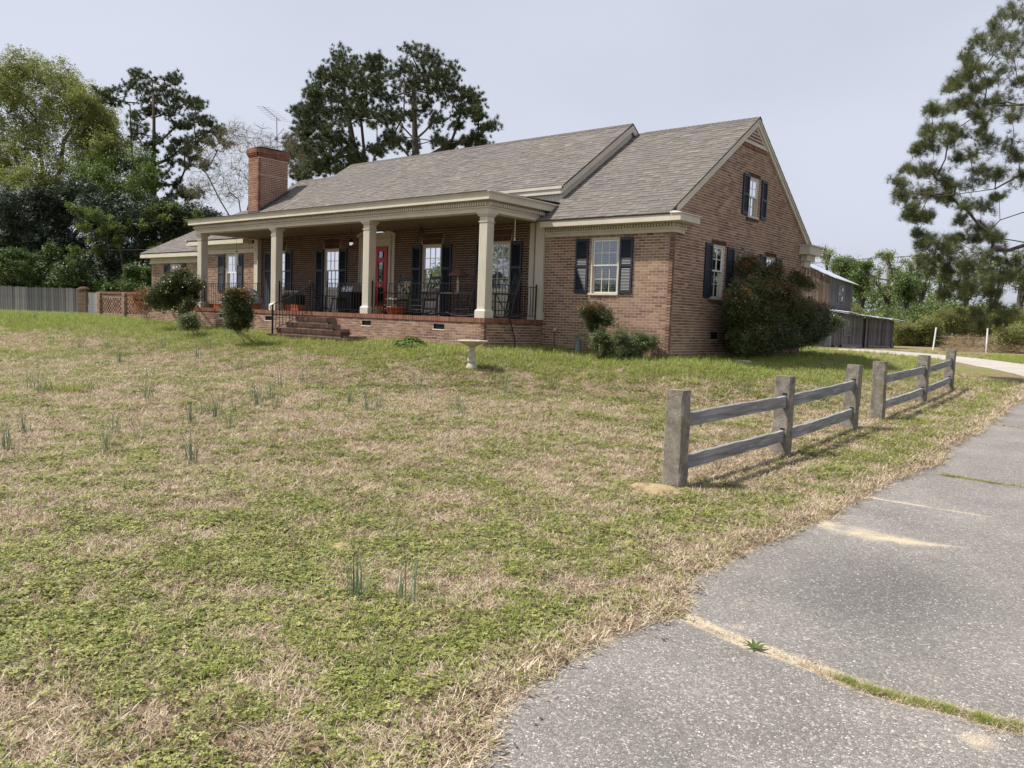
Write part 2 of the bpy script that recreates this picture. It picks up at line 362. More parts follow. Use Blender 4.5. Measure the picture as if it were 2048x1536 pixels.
# ------------------------------------------------------------------ ground, drive
def gpt(px, py, dz=0.0):
    """point of the ground seen at a photo pixel"""
    d = CF + CR*(px-1024)/FPX + CU*(768-py)/FPX; t = 1.0; p0 = CAM
    while t < 400:                      # first crossing of the ray with the ground
        p = CAM+t*d
        if p[2] < zg1(p[0], p[1])+dz: break
        t += .05+t*.004
    lo_, hi_ = t-(.06+t*.004), t
    for _ in range(25):
        m = (lo_+hi_)/2; p = CAM+m*d
        if p[2] < zg1(p[0], p[1])+dz: hi_ = m
        else: lo_ = m
    return CAM+hi_*d
def polydist(x, y, pts):
    """distance to polyline and parameter along it"""
    best = np.full(np.shape(x), 1e9); par = np.zeros(np.shape(x)); n = len(pts)-1
    for i in range(n):
        ax, ay = pts[i][:2]; bx, by = pts[i+1][:2]; dx, dy = bx-ax, by-ay
        t = np.clip(((x-ax)*dx+(y-ay)*dy)/(dx*dx+dy*dy), 0, 1); d = np.hypot(x-ax-t*dx, y-ay-t*dy)
        m = d < best; best = np.where(m, d, best); par = np.where(m, (i+t)/n, par)
    return best, par
CRACK1 = [gpt(*p) for p in [(1340,1225),(1400,1250),(1455,1275),(1510,1298),(1580,1318),(1640,1342),(1720,1375),(1800,1400),(1900,1422),(1960,1440),(2048,1462),(2200,1500)]]
CRACK2 = [gpt(*p) for p in [(1725,992),(1780,1003),(1850,1015),(1925,1027),(1980,1036)]]
CRACK3 = [gpt(*p) for p in [(1880,950),(1925,957),(1985,967),(2060,978),(2200,1000)]]
CRACK4 = [gpt(*p) for p in [(1955,845),(1990,850),(2060,860),(2150,872)]]
SANDLINE = [gpt(*p) for p in [(1600,1035),(1680,1058),(1730,1070),(1790,1082),(1850,1090),(1930,1098)]]
MOUND = gpt(1310, 985); MOUND2 = gpt(1630, 1035); BARE = gpt(680, 1098)
def d_house(x, y):
    def rd(x0, x1, y0, y1):
        return np.hypot(np.maximum(np.maximum(x0-x, x-x1), 0), np.maximum(np.maximum(y0-y, y-y1), 0))
    return np.minimum(rd(-90, -3.8, -2.4, 11), rd(-4, 0, 0, 10))
def lawn_fields(x, y):
    """greenness, bare sand, straw of the lawn at (x, y)"""
    d = d_house(x, y); r = np.hypot(x-CAM[0], y-CAM[1]); ex = edge_x(y)-x
    n1 = fbm(x, y, 2.6, 11, 4); n2 = fbm(x+50, y-20, .55, 29, 4); n3 = fbm(x, y, 7, 41, 2)
    prior = .50+.28*sstep(3.8, 1.2, d)+.10*sstep(12, 30, r)*sstep(-8, -14, x)-.04*np.exp(-((d-7)/2.6)**2)
    prior = prior+.04*np.exp(-((r-6)/2.5)**2)+.16*sstep(5.4, 5.9, x)*sstep(-9.5, -7.5, y)*0.8+.18*sstep(3.0, 1.0, np.abs(x-2.5))*sstep(-4, 1, y)
    n4 = .6*fbm(x-9, y+31, .18, 61, 3)+.4*(.5+1.4*(vnoise(x+3, y-7, .06, 63)-.5))
    g = np.clip((prior+.30*(n1-.5)+1.0*(n2-.5)+1.15*(n4-.5)+.1*(n3-.5)-.36)*1.6, 0, 1)
    strip = np.exp(-(np.maximum(ex, 0)/.16)**2)*(.55+.9*(n2-.3)); g = g*(1-np.clip(strip, 0, 1))
    fen = np.exp(-((x-5.55)/.28)**2)*sstep(-10.6, -9.8, y)*sstep(6, 5, y)*.75; g = g*(1-fen)
    s = np.exp(-((np.hypot(x-MOUND[0], (y-MOUND[1])*1.0))/.30)**2)*1.1+.9*np.exp(-(np.hypot(x-MOUND2[0], y-MOUND2[1])/.22)**2)+1.1*np.exp(-(np.hypot(x-BARE[0], y-BARE[1])/.09)**2)
    s = np.clip(s*(.1+1.5*n4)*(.5+n2), 0, 1)
    return g, s, np.clip(strip+fen, 0, 1)
az0 = math.atan2(CF[1], CF[0])
ang = np.concatenate([np.linspace(-.72, .72, 560), np.linspace(.72, 2*math.pi-.72, 90)[1:-1]])+az0
rad = np.concatenate([[.35], np.geomspace(.8, 60, 330), np.geomspace(64, 900, 26)])
A_, R_ = np.meshgrid(ang, rad); GX = CAM[0]+R_*np.cos(A_); GY = CAM[1]+R_*np.sin(A_)
GZ = zg(GX, GY); near = sstep(40, 6, R_)
g_, s_, st_ = lawn_fields(GX, GY)
GZ = GZ+near*(.035*(fbm(GX, GY, .9, 5)-.5)+.022*(fbm(GX, GY, .16, 9)-.5)+.05*s_*(d_house(GX, GY) > 2))
inn = GX-edge_x(GY); GZ = GZ-.03*sstep(0, .12, inn)*(R_ < 60)
nr, na = GX.shape
co = np.stack([GX, GY, GZ], -1).reshape(-1, 3)
idx = np.arange(nr*na).reshape(nr, na); q = np.stack([idx[:-1], idx[1:], np.roll(idx, -1, 1)[1:], np.roll(idx, -1, 1)[:-1]], -1).reshape(-1, 4)
def grid_mesh(name, co, q, mat, attrs):
    me = bpy.data.meshes.new(name); me.vertices.add(len(co)); me.vertices.foreach_set('co', co.astype(np.float32).ravel())
    me.loops.add(q.size); me.loops.foreach_set('vertex_index', q.astype(np.int32).ravel())
    me.polygons.add(len(q)); me.polygons.foreach_set('loop_start', np.arange(0, q.size, 4, dtype=np.int32)); me.polygons.foreach_set('loop_total', np.full(len(q), 4, np.int32))
    me.polygons.foreach_set('use_smooth', np.ones(len(q), bool)); me.materials.append(mat)
    for k, v in attrs.items():
        a = me.attributes.new(k, 'FLOAT', 'POINT'); a.data.foreach_set('value', v.astype(np.float32).ravel())
    me.update(); me.validate(); return me
def lawn_mat():
    m, n, l, b = newmat('lawn_ground'); ag = attr(n, 'green'); asd = attr(n, 'sand'); ast = attr(n, 'straw')
    t = noise(n, l, 26, 6, rough=.75); t2 = noise(n, l, 3.1, 5)
    dead = ramp(n, [(.25, (.075,.052,.032)), (.45, (.19,.145,.088)), (.62, (.33,.265,.175)), (.8, (.44,.36,.25))]); l.new(t.outputs['Fac'], dead.inputs[0])
    gr = ramp(n, [(.25, (.06,.07,.025)), (.5, (.17,.20,.055)), (.75, (.31,.33,.12))]); l.new(t.outputs['Fac'], gr.inputs[0])
    ad = n.new("ShaderNodeMath"); ad.operation = 'MULTIPLY_ADD'; ad.inputs[1].default_value = .7; l.new(t.outputs['Fac'], ad.inputs[0])
    sb = n.new("ShaderNodeMath"); sb.operation = 'SUBTRACT'; sb.inputs[1].default_value = .35; l.new(ag.outputs['Fac'], sb.inputs[0]); l.new(sb.outputs[0], ad.inputs[2])
    cl = ramp(n, [(.3, (0,0,0)), (.62, (1,1,1))]); l.new(ad.outputs[0], cl.inputs[0])
    c = mixc(n, l, cl.outputs[0], dead.outputs[0], gr.outputs[0])
    sand = ramp(n, [(.3, (.36,.26,.15)), (.7, (.55,.43,.28))]); l.new(t.outputs['Fac'], sand.inputs[0]); c = mixc(n, l, asd.outputs['Fac'], c, sand.outputs[0])
    rr = ramp(n, [(.3, (.82,.82,.80)), (.7, (1.12,1.1,1.08))]); l.new(t2.outputs['Fac'], rr.inputs[0]); c = mixc(n, l, 1.0, c, rr.outputs[0], 'MULTIPLY')
    l.new(c, b.inputs['Base Color']); b.inputs['Roughness'].default_value = 1; b.inputs['Specular IOR Level'].default_value = .1
    bump(n, l, b, t.outputs['Fac'], 1.0, .03); return m
MAT['lawn'] = lawn_mat()
grd = link('ground', grid_mesh('ground', co, q, MAT['lawn'], dict(green=g_, sand=s_, straw=st_)))
tag(grd, 'front lawn of patchy green weeds and dead straw grass', None, None, 'structure')
# paved drive ------------------------------------------------------------
ys = np.concatenate([np.arange(-40, -18, 1), np.arange(-18, -6, .045), np.arange(-6, 4, .12), np.arange(4, 30, .5)])
xo = np.concatenate([[0, .012], np.arange(.05, 5, .05), np.geomspace(5, 24, 30)])
AX = edge_x(ys)[:, None]+xo[None, :]; AY = np.repeat(ys[:, None], len(xo), 1)
AZ = zg(AX, AY)+.010*(fbm(AX, AY, 1.4, 7, 2)-.5)*2+.012; AZ[:, 0] = zg(AX[:, 0], AY[:, 0])-.03
sand = np.zeros(AX.shape); weed = np.zeros(AX.shape)
n2 = .5*fbm(AX, AY, .35, 77, 4)+.5*(.5+1.5*(fbm(AX*1.0, AY*.8, .11, 78, 2)-.5))
for pts, w, a0, dip in ((CRACK1, .035, .9, .018), (CRACK2, .022, .85, .01), (CRACK3, .03, .5, .018), (CRACK4, .035, .6, .018)):
    d, pr = polydist(AX, AY, pts); d = d+.03*(n2-.5)
    sand = np.maximum(sand, a0*np.exp(-(d/(w*1.8))**2)*(.2+1.3*n2)*(1-.5*pr if w < .028 else 1)); AZ = AZ-dip*np.exp(-(d/(w*.8))**2)
d, pr = polydist(AX, AY, SANDLINE); d = d+.10*(n2-.5); wv = (.06+.14*np.sin(np.clip(pr, 0, 1)*math.pi))*(1.1-.5*pr)
sand = np.maximum(sand, np.exp(-(np.maximum(d, 0)/wv)**1.3)*np.clip(.05+1.6*n2, 0, 1.0)*(1-.45*pr))
sand = np.maximum(sand, .75*np.exp(-((AX-edge_x(ys)[:, None])/.10)**2)*np.clip(n2*1.6-.35, 0, 1))
for px, py, rr_ in ((1480,1210,.07),(1475,1255,.06),(1860,1360,.06),(1960,1490,.14),(1500,1135,.10),(1440,1150,.12)):
    p = gpt(px, py); sand = np.maximum(sand, .5*np.exp(-(np.hypot(AX-p[0], AY-p[1])/rr_)**2)*np.clip(n2*2-.5, 0, 1))
pk = gpt(1760, 1190); dark = np.exp(-((AX-pk[0])/.55)**2-((AY-pk[1])/.8)**2)
nr, na = AX.shape; idx = np.arange(nr*na).reshape(nr, na); q = np.stack([idx[:-1,:-1], idx[:-1,1:], idx[1:,1:], idx[1:,:-1]], -1).reshape(-1, 4)
def asphalt_mat():
    m, n, l, b = newmat('weathered_asphalt'); s = attr(n, 'sand'); dk = attr(n, 'dark'); g = n.new("ShaderNodeNewGeometry")
    t = noise(n, l, 1.3, 5); base = ramp(n, [(.3, (.195,.184,.175)), (.7, (.275,.26,.246))]); l.new(t.outputs['Fac'], base.inputs[0])
    fd = n.new("ShaderNodeMath"); fd.operation = 'MULTIPLY'; fd.inputs[1].default_value = .5; l.new(dk.outputs['Fac'], fd.inputs[0])
    c = mixc(n, l, fd.outputs[0], base.outputs[0], (.052,.052,.055))
    t3 = noise(n, l, 55, 5, rough=.8)
    v = n.new("ShaderNodeTexVoronoi"); v.inputs['Scale'].default_value = 95; l.new(g.outputs['Position'], v.inputs['Vector'])
    v2 = n.new("ShaderNodeTexVoronoi"); v2.feature = 'DISTANCE_TO_EDGE'; v2.inputs['Scale'].default_value = 95; l.new(g.outputs['Position'], v2.inputs['Vector'])
    sep = n.new("ShaderNodeSeparateColor"); l.new(v.outputs['Color'], sep.inputs[0]); cr = ramp(n, [(0, (.68,.68,.68)), (.5, (.94,.93,.92)), (.8, (1.1,1.09,1.07)), (.95, (1.4,1.37,1.33)), (1, (2.0,1.93,1.86))]); l.new(sep.outputs[0], cr.inputs[0])
    c = mixc(n, l, 1.0, c, cr.outputs[0], 'MULTIPLY')
    er = ramp(n, [(.0, (.42,.41,.41)), (.12, (1.05,1.05,1.05))]); l.new(v2.outputs['Distance'], er.inputs[0]); c = mixc(n, l, .65, c, er.outputs[0], 'MULTIPLY')
    c = mixc(n, l, .5, c, t3.outputs['Fac'], 'OVERLAY')
    pm = n.new("ShaderNodeMath"); pm.operation = 'MINIMUM'; pm.inputs[1].default_value = .25; l.new(v2.outputs['Distance'], pm.inputs[0])
    ts = noise(n, l, 150, 3); sm = n.new("ShaderNodeMath"); sm.operation = 'MULTIPLY_ADD'; sm.inputs[1].default_value = .9; l.new(ts.outputs['Fac'], sm.inputs[0])
    s2 = n.new("ShaderNodeMath"); s2.operation = 'SUBTRACT'; s2.inputs[1].default_value = .45; l.new(s.outputs['Fac'], s2.inputs[0]); l.new(s2.outputs[0], sm.inputs[2])
    sr = ramp(n, [(.22, (0,0,0)), (.55, (1,1,1))]); l.new(sm.outputs[0], sr.inputs[0])
    sc = ramp(n, [(.3, (.36,.285,.19)), (.7, (.60,.52,.39))]); l.new(ts.outputs['Fac'], sc.inputs[0]); c = mixc(n, l, sr.outputs[0], c, sc.outputs[0])
    l.new(c, b.inputs['Base Color']); b.inputs['Roughness'].default_value = .9; b.inputs['Specular IOR Level'].default_value = .3
    ah = n.new("ShaderNodeMath"); ah.operation = 'MULTIPLY_ADD'; ah.inputs[1].default_value = .2; l.new(t3.outputs['Fac'], ah.inputs[0]); l.new(pm.outputs[0], ah.inputs[2])
    bump(n, l, b, ah.outputs[0], .8, .008); return m
MAT['asphalt'] = asphalt_mat()
asp = link('driveway', grid_mesh('driveway', np.stack([AX, AY, AZ], -1).reshape(-1, 3), q, MAT['asphalt'], dict(sand=sand, dark=dark)))
tag(asp, 'cracked grey asphalt drive with sand and weeds in its cracks', None, None, 'structure')
# pale lane beyond the house -------------------------------------------------
lo = [gpt(*p) for p in [(1655,699.5),(1700,702),(1760,706),(1830,713),(1900,722.5),(1975,737),(2048,756),(2150,785)]]
hi = [gpt(*p) for p in [(1690,697.5),(1735,699),(1790,702),(1850,706.5),(1910,711.5),(1980,718.5),(2048,727),(2150,741)]]
lv = []; lf = []; K = 8
def lerp_poly(pl, t):
    t = t*(len(pl)-1); i = min(int(t), len(pl)-2); return pl[i]*(1-(t-i))+pl[i+1]*(t-i)
LMID = [(a+b_)/2 for a, b_ in zip(lo, hi)]; _lw = [float(polydist(np.array([a[0]]), np.array([a[1]]), LMID)[0][0]) for a in lo]
def LHW(x, y):
    d, pr = polydist(x, y, LMID); return np.interp(pr, np.linspace(0, 1, len(_lw)), _lw)*.95
NS = 60
for i in range(NS+1):
    a, b_ = lerp_poly(lo, i/NS), lerp_poly(hi, i/NS)
    for k in range(K+1):
        p = a*(1-k/K)+b_*(k/K); wob = (random.random()-.5)*.12 if k in (0, K) else 0
        x, y = p[0]+wob, p[1]+wob; lv.append((x, y, zg1(x, y)+.02-(.05 if k in (0, K) else 0)))
for i in range(NS):
    for k in range(K): a = i*(K+1)+k; lf.append((a, a+1, a+K+2, a+K+1))
def lane_mat():
    m, n, l, b = newmat('pale_gravel'); t = noise(n, l, 30, 6, rough=.8); t2 = noise(n, l, .7, 3)
    r = ramp(n, [(.3, (.28,.255,.235)), (.7, (.50,.465,.43))]); l.new(t.outputs['Fac'], r.inputs[0]); rr = ramp(n, [(.3, (.85,.85,.85)), (.7, (1.1,1.08,1.05))]); l.new(t2.outputs['Fac'], rr.inputs[0])
    l.new(mixc(n, l, 1.0, r.outputs[0], rr.outputs[0], 'MULTIPLY'), b.inputs['Base Color']); b.inputs['Roughness'].default_value = 1; bump(n, l, b, t.outputs['Fac'], .8, .01); return m
me = bpy.data.meshes.new('gravel_lane'); me.from_pydata(lv, [], lf); me.materials.append(lane_mat()); me.update()
tag(link('gravel_lane', me), 'pale gravel lane curving behind the house to the barn', None, None, 'structure')
# ------------------------------------------------------------------ lawn plants (matted straw, clover leaves, grass): uncountable
def blade(mb, x, y, L, w, az, lean, r, bend=.5, z0=0):
    """one grass blade as two tapered quads + tip"""
    dx, dy = math.cos(az), math.sin(az); sx, sy = -dy*w/2, dx*w/2
    h1 = L*.5*math.cos(lean); o1 = L*.5*math.sin(lean); l2 = min(1.5, lean+bend); h2 = h1+L*.5*math.cos(l2); o2 = o1+L*.5*math.sin(l2)
    mb.add([(x-sx, y-sy, z0), (x+sx, y+sy, z0), (x+dx*o1+sx*.8, y+dy*o1+sy*.8, z0+h1), (x+dx*o1-sx*.8, y+dy*o1-sy*.8, z0+h1), (x+dx*o2, y+dy*o2, z0+h2)], [(0,1,2,3), (3,2,4)], r)
MAT['straw'] = leaf_mat('dry_straw', [(.15,.10,.06), (.32,.24,.155), (.50,.405,.285), (.64,.56,.43), (.27,.175,.105)], .15, .7, .2)
MAT['clover'] = leaf_mat('clover_leaf', [(.075,.10,.025), (.145,.17,.04), (.235,.26,.062), (.34,.355,.10), (.45,.445,.19)], .25, .5, .35)
MAT['grass'] = leaf_mat('fresh_grass', [(.17,.215,.05), (.24,.295,.06), (.32,.37,.085), (.42,.45,.14)], .3, .5, .3)
MAT['onion'] = leaf_mat('onion_leaf', [(.12,.17,.10), (.17,.22,.14), (.23,.28,.18)], .2, .5, .3)
rs = random.Random(3); LP = []
for k in range(4):
    mb = MB()
    for i in range(20): blade(mb, rs.uniform(-.05,.05), rs.uniform(-.05,.05), rs.uniform(.02,.058), rs.uniform(.0022,.0042), rs.uniform(0,6.28), rs.uniform(.9,1.45), rs.random(), rs.uniform(0,.3), rs.uniform(.0,.012))
    LP.append(proto('straw_source', mb, MAT['straw']))
for k in range(4):
    mb = MB()
    for i in range(8):
        x, y, z = rs.uniform(-.045,.045), rs.uniform(-.045,.045), rs.uniform(.008,.032); s = rs.uniform(.006,.0125); az = rs.uniform(0,6.28); ti = rs.uniform(-.5,.5); rr_ = rs.random()
        for j in range(3):
            a = az+j*2.09; p = Vector((math.cos(a), math.sin(a), ti*math.cos(a-az)))*s; w = Vector((-math.sin(a), math.cos(a), 0))*s*.55; c0 = Vector((x, y, z))
            mb.add([tuple(c0), tuple(c0+p*.75+w), tuple(c0+p*1.25), tuple(c0+p*.75-w)], [(0,1,2,3)], rr_)
    LP.append(proto('clover_source', mb, MAT['clover']))
for k in range(4):
    mb = MB()
    for i in range(15): blade(mb, rs.uniform(-.03,.03), rs.uniform(-.03,.03), rs.uniform(.04,.11), rs.uniform(.0025,.0045), rs.uniform(0,6.28), rs.uniform(.1,.8), rs.random(), rs.uniform(.2,.8))
    LP.append(proto('grass_source', mb, MAT['grass']))
def in_house(x, y):
    return ((x > -3.8) & (x < 0.0) & (y > -.0) & (y < 8.6)) | ((x > -17.45) & (x <= -3.8) & (y > -2.33) & (y < 8)) | ((x > -11.2) & (x < -7.3) & (y > -3.6) & (y <= -2.3)) | ((x > -26.3) & (x < -17) & (y > .45) & (y < 8)) | ((x > -21.3) & (x < -17) & (y > -.02) & (y < 8))
def wedge(N, r0, r1, p, spread=.70):
    u = RNG.random(N)
    r = (r0**(2-p)+u*(r1**(2-p)-r0**(2-p)))**(1/(2-p)); a = az0+(RNG.random(N)*2-1)*spread
    return CAM[0]+r*np.cos(a), CAM[1]+r*np.sin(a), r
def lawn_layer(name, N, r0, r1, p, kind, s0, base_i, label, cat):
    x, y, r = wedge(N, r0, r1, p); g, s, st = lawn_fields(x, y); ex = edge_x(y)-x
    off = (ex > -.02-.05*RNG.random(N)) & ~in_house(x, y) & (s < .5+.4*RNG.random(N)) & ~((y > 10) & (polydist(x, y, LMID)[0] < LHW(x, y)))
    
    d = d_house(x, y); u = RNG.random(N)
    if kind == 'straw': keep = u < (.5+.5*(1-g)); sc = s0*(.8+.5*RNG.random(N))*np.where(ex < .25, 1.25, 1.0)
    elif kind == 'clover': keep = (u < np.clip(g*1.15-.05, 0, .9)) & (d > 1.2); sc = s0*(.7+.7*RNG.random(N))
    else: keep = u < np.clip((g-.35)*.35+1.2*sstep(4.2, 2.0, d)*(.35+g)+.45*g*sstep(14, 26, r)+.35*g*(x > 5.9)*(x < 7), 0, 1); sc = s0*(.5+.7*RNG.random(N))*(1+.12*sstep(3.0, .8, d))
    k = off & keep; x, y, r, sc = x[k], y[k], r[k], sc[k]; n = len(x)
    sc = sc*np.clip((r/5)**.45, 1, 2.2)
    z = zg(x, y)+.0+sstep(40, 6, r)*(.035*(fbm(x, y, .9, 5)-.5)+.022*(fbm(x, y, .16, 9)-.5))
    R = np.zeros((n, 3)); R[:, 2] = RNG.random(n)*6.28; R[:, 0] = RNG.normal(0, .12, n); R[:, 1] = RNG.normal(0, .12, n)
    o = scatter(name, np.stack([x, y, z-.004], -1), R, sc, base_i+RNG.integers(0, 4, n), LP, None, 'stuff'); tag(o, label, cat); print(name, n); return o
lawn_layer('dead_grass', 330000, 1.6, 34, 1.25, 'straw', 1.0, 0, 'matted dry straw-coloured grass all over the lawn', 'dead grass')
lawn_layer('clover_patches', 330000, 1.6, 26, 1.3, 'clover', 1.0, 4, 'low green clover and weeds spread through the lawn', 'clover')
lawn_layer('lawn_grass', 200000, 3, 60, .9, 'grass', 1.0, 8, 'fresh green grass blades, thickest along the house', 'grass')
# weeds in the cracks of the drive
def crack_line(pts, t0, t1, n, w):
    P = []; 
    for i in range(n):
        t = t0+(t1-t0)*rs.random(); p = lerp_poly(pts, t); P.append((p[0]+rs.gauss(0, w), p[1]+rs.gauss(0, w), zg1(p[0], p[1])+.0))
    return P
def crack_weeds(segs, label):
    P = []; I = []; S = []
    for pts, t0, t1, n, w, base, s in segs:
        q_ = crack_line(pts, t0, t1, n, w); P += q_; I += [base+rs.randrange(4) for _ in q_]; S += [s*rs.uniform(.6, 1.1) for _ in q_]
    R = np.array([(rs.gauss(0,.15), rs.gauss(0,.15), rs.uniform(0,6.28)) for _ in P]); o = scatter('crack_weeds', np.array(P), R, S, I, LP, None, 'stuff'); tag(o, label, 'weeds')
crack_weeds([(CRACK1, .50, .745, 260, .016, 8, .42), (CRACK1, .80, .93, 200, .017, 8, .42), (CRACK1, .86, 1, 90, .04, 0, .9), (CRACK1, .42, .95, 260, .035, 0, .7), (CRACK1, .0, .42, 60, .02, 0, .5)], 'green and straw weeds in the long nearest crack of the asphalt')
crack_weeds([(CRACK3, .0, .95, 260, .02, 8, .45), (CRACK3, .0, 1, 140, .035, 0, .7)], 'strip of weeds in the middle crack near the drive edge')
crack_weeds([(CRACK4, .0, 1, 200, .03, 8, .5), (CRACK4, .0, 1, 120, .04, 0, .8)], 'weeds in the farthest crack where the drive narrows')

# loose aggregate showing in the worn surface
MAT['agg'] = leaf_mat('aggregate', [(.22,.21,.20), (.33,.31,.29), (.44,.42,.39), (.58,.56,.53)], 0, .8, .3)
AG = []
for k in range(4):
    mb = MB(); mb.lathe([(0,-.3),(.7,-.2),(1,.1),(.6,.38),(0,.42)], 6, wob=lambda a, i: .22*math.sin(a*2+k+i)); mb.v = [(v[0]*.0048, v[1]*.0034, v[2]*.0030) for v in mb.v]; AG.append(proto('aggregate_source', mb, MAT['agg']))
x, y, r = wedge(45000, 1.5, 12, 1.4); k = (x > edge_x(y)+.03); x, y = x[k], y[k]; n = len(x); z = zg(x, y)+.020*(fbm(x, y, 1.4, 7, 2)-.5)+.0125
R = np.zeros((n, 3)); R[:, 2] = RNG.random(n)*6.28; R[:, 0] = RNG.normal(0, .3, n); tag(scatter('asphalt_aggregate', np.stack([x, y, z], -1), R, RNG.uniform(.55, 1.35, n)**1.3, RNG.integers(0, 4, n), AG, None, 'stuff'), 'pale aggregate stones showing in the worn asphalt', 'aggregate')

# fallen leaves and crumbs in the turf
mb = MB(); MAT['litter'] = leaf_mat('leaf_litter', [(.08,.055,.035), (.16,.11,.07), (.30,.22,.14), (.20,.12,.07)], .1, .8, .1); LT = []
for k in range(3):
    mb = MB()
    for i in range(3): a = rs.uniform(0, 6.28); c0 = (rs.uniform(-.03,.03), rs.uniform(-.03,.03), rs.uniform(.008,.03)); L_ = rs.uniform(.012,.03); mb.add([c0, (c0[0]+L_*math.cos(a)-.006*math.sin(a), c0[1]+L_*math.sin(a)+.006*math.cos(a), c0[2]+.004), (c0[0]+1.7*L_*math.cos(a), c0[1]+1.7*L_*math.sin(a), c0[2]-.002), (c0[0]+L_*math.cos(a)+.006*math.sin(a), c0[1]+L_*math.sin(a)-.006*math.cos(a), c0[2])], [(0,1,2,3)], rs.random())
    LT.append(proto('litter_source', mb, MAT['litter']))
x, y, r = wedge(15000, 1.6, 16, 1.3); k = (x < edge_x(y)+.25*RNG.random(len(x))**3) & ~in_house(x, y) & (fbm(x, y, .5, 91, 3) > .46); x, y = x[k], y[k]; n = len(x)
R = RNG.normal(0, .3, (n, 3)); R[:, 2] = RNG.random(n)*6.28; tag(scatter('leaf_litter', np.stack([x, y, zg(x, y)+.012], -1), R, RNG.uniform(.6, 1.2, n), RNG.integers(0, 3, n), LT, None, 'stuff'), 'small brown fallen leaves and twigs lying in the lawn', 'leaf litter')
# ------------------------------------------------------------------ the brick house
H = empty('brick_house', (0, 0, 0))
tag(H, 'long single-storey red brick house with white-columned front porch and grey shingle roof', 'house')
Zv = np.array([0, 0, 1.0])
def frame(O, U, N): return (np.array(O, float), np.array(U, float), np.array(N, float), Zv)
CH = .0677; BL = .2; JT = .013
BRM = {}
def brick_mesh(mat, k):
    if (mat, k) not in BRM:
        mb = MB(); mb.box(0, BL, 0, .1, 0, CH-JT, [.05,.18,.3,.42,.5,.58,.66,.74,.82,.9,.97,.36][k]); BRM[(mat, k)] = mb.mesh('brick', MAT[mat])
    return BRM[(mat, k)]
NIND = [0]
def brick_wall(name, F, width, z0, ztop, openings=(), mat='brick', mort='mortar', indiv=0, u0=0, start_inset=0, prox=None, arches=(), dep=.1, anchor=False):
    """coursed bricks with recessed mortar. ztop(u)->height or constant; openings (u0,u1,z0,z1); indiv: how many whole bricks become own objects"""
    O, U, N, _ = F; body = MB(); mor = MB(); n = int((8-z0)/CH); zt = ztop if callable(ztop) else None
    zmax = ztop if zt is None else max(zt(u0+(width-u0)*i/200) for i in range(201)); cand = []
    ang_z = math.atan2(U[1], U[0]); flip = np.cross(U, Zv).dot(N) < 0
    for c in range(n):
        za = z0+c*CH; zb = za+CH-JT
        if za > zmax-.02: break
        lo_, hi_ = u0, width
        if zt is not None:
            us = [u for u in np.linspace(u0, width, 400) if zt(u) >= za+CH*.5]
            if not us: break
            lo_, hi_ = us[0], us[-1]
        free = [(lo_, hi_)]
        for (a, b, oz0, oz1) in list(openings)+list(arches):
            if za+CH*.45 < oz1 and za+CH*.55 > oz0:
                nf = []
                for (p, q_) in free:
                    if b <= p or a >= q_: nf.append((p, q_)); continue
                    if a > p: nf.append((p, a))
                    if b < q_: nf.append((b, q_))
                free = nf
        zcap = min(zb, zmax)
        for (p, q_) in free:
            mor.obox(F, p+(.0045 if p == lo_ else 0), q_-(.0045 if q_ == hi_ else 0), -.10, -.0045, za-JT, min(za+CH-JT, zmax), .5)
            off = (c % 2)*(BL+JT)/2+(((width+JT) % (BL+JT)) if anchor else 0); k0 = math.floor((p-off)/(BL+JT))
            u = off+k0*(BL+JT)
            while u < q_:
                a, b = max(u, p+(start_inset if (p == u0) else 0)), min(u+BL, q_)
                if b-a > .012:
                    r = random.random(); full = (b-a) > BL-.002 and zcap == zb
                    if full and indiv: cand.append((a, za, r))
                    else: body.obox(F, a, b, -dep, random.uniform(-.0015,.002), za, zcap, r, back=False)
                u += BL+JT
    for (a, b, oz0, oz1) in arches:       # flat arch of upright bricks
        k = int(round((b-a)/.078)); mid = (a+b)/2
        mor.obox(F, a, b, -.10, -.0045, oz0, oz1, .5)
        for i in range(k):
            s = a+(b-a)*(i+.06)/k; e = a+(b-a)*(i+.94)/k; fl = lambda u: mid+(u-mid)*.86
            for (h0, h1) in ((oz0+.01, (oz0+oz1)/2-.005), ((oz0+oz1)/2+.005, oz1-.006)):
                P = lambda u, h: tuple(O+U*(fl(u)+(u-fl(u))*(h-oz0)/(oz1-oz0))+Zv*h+N*.001)
                body.poly_prism([P(s, h0), P(e, h0), P(e, h1), P(s, h1)], -N*.08, random.random()*.5)
    w = mor.build(name, MAT[mort], H)
    if cand:
        cand.sort(key=lambda t: prox(t)); ind = cand[:indiv]
        for (a, za, r) in cand[indiv:]: body.obox(F, a, a+BL, -dep, random.uniform(-.0015,.002), za, za+CH-JT, r, back=False)
        for (a, za, r) in ind:
            P = O+U*a+Zv*za; link('brick', brick_mesh(mat, int(r*12)), w, tuple(P), (0, 0, ang_z))
    body.build('brickwork', MAT[mat], w, kind='stuff'); return w
FW = frame((-3.78, 0, 0), (1, 0, 0), (0, -1, 0))                 # front of the right-hand wing
FS = frame((0, 0, 0), (0, 1, 0), (1, 0, 0))                       # its gable side
FM = frame((-17.1, .12, 0), (1, 0, 0), (0, -1, 0))                # wall behind the porch
FA = frame((-21.3, 0, 0), (1, 0, 0), (0, -1, 0))                  # low wing left of the porch
FB = frame((-26.3, .5, 0), (1, 0, 0), (0, -1, 0))                 # far left wing
FP = frame((-17.42, -2.3, 0), (1, 0, 0), (0, -1, 0)); FPR = frame((-3.78, -2.3, 0), (0, 1, 0), (1, 0, 0)); FPL = frame((-17.42, -2.3, 0), (0, 1, 0), (-1, 0, 0))
ZD = .86
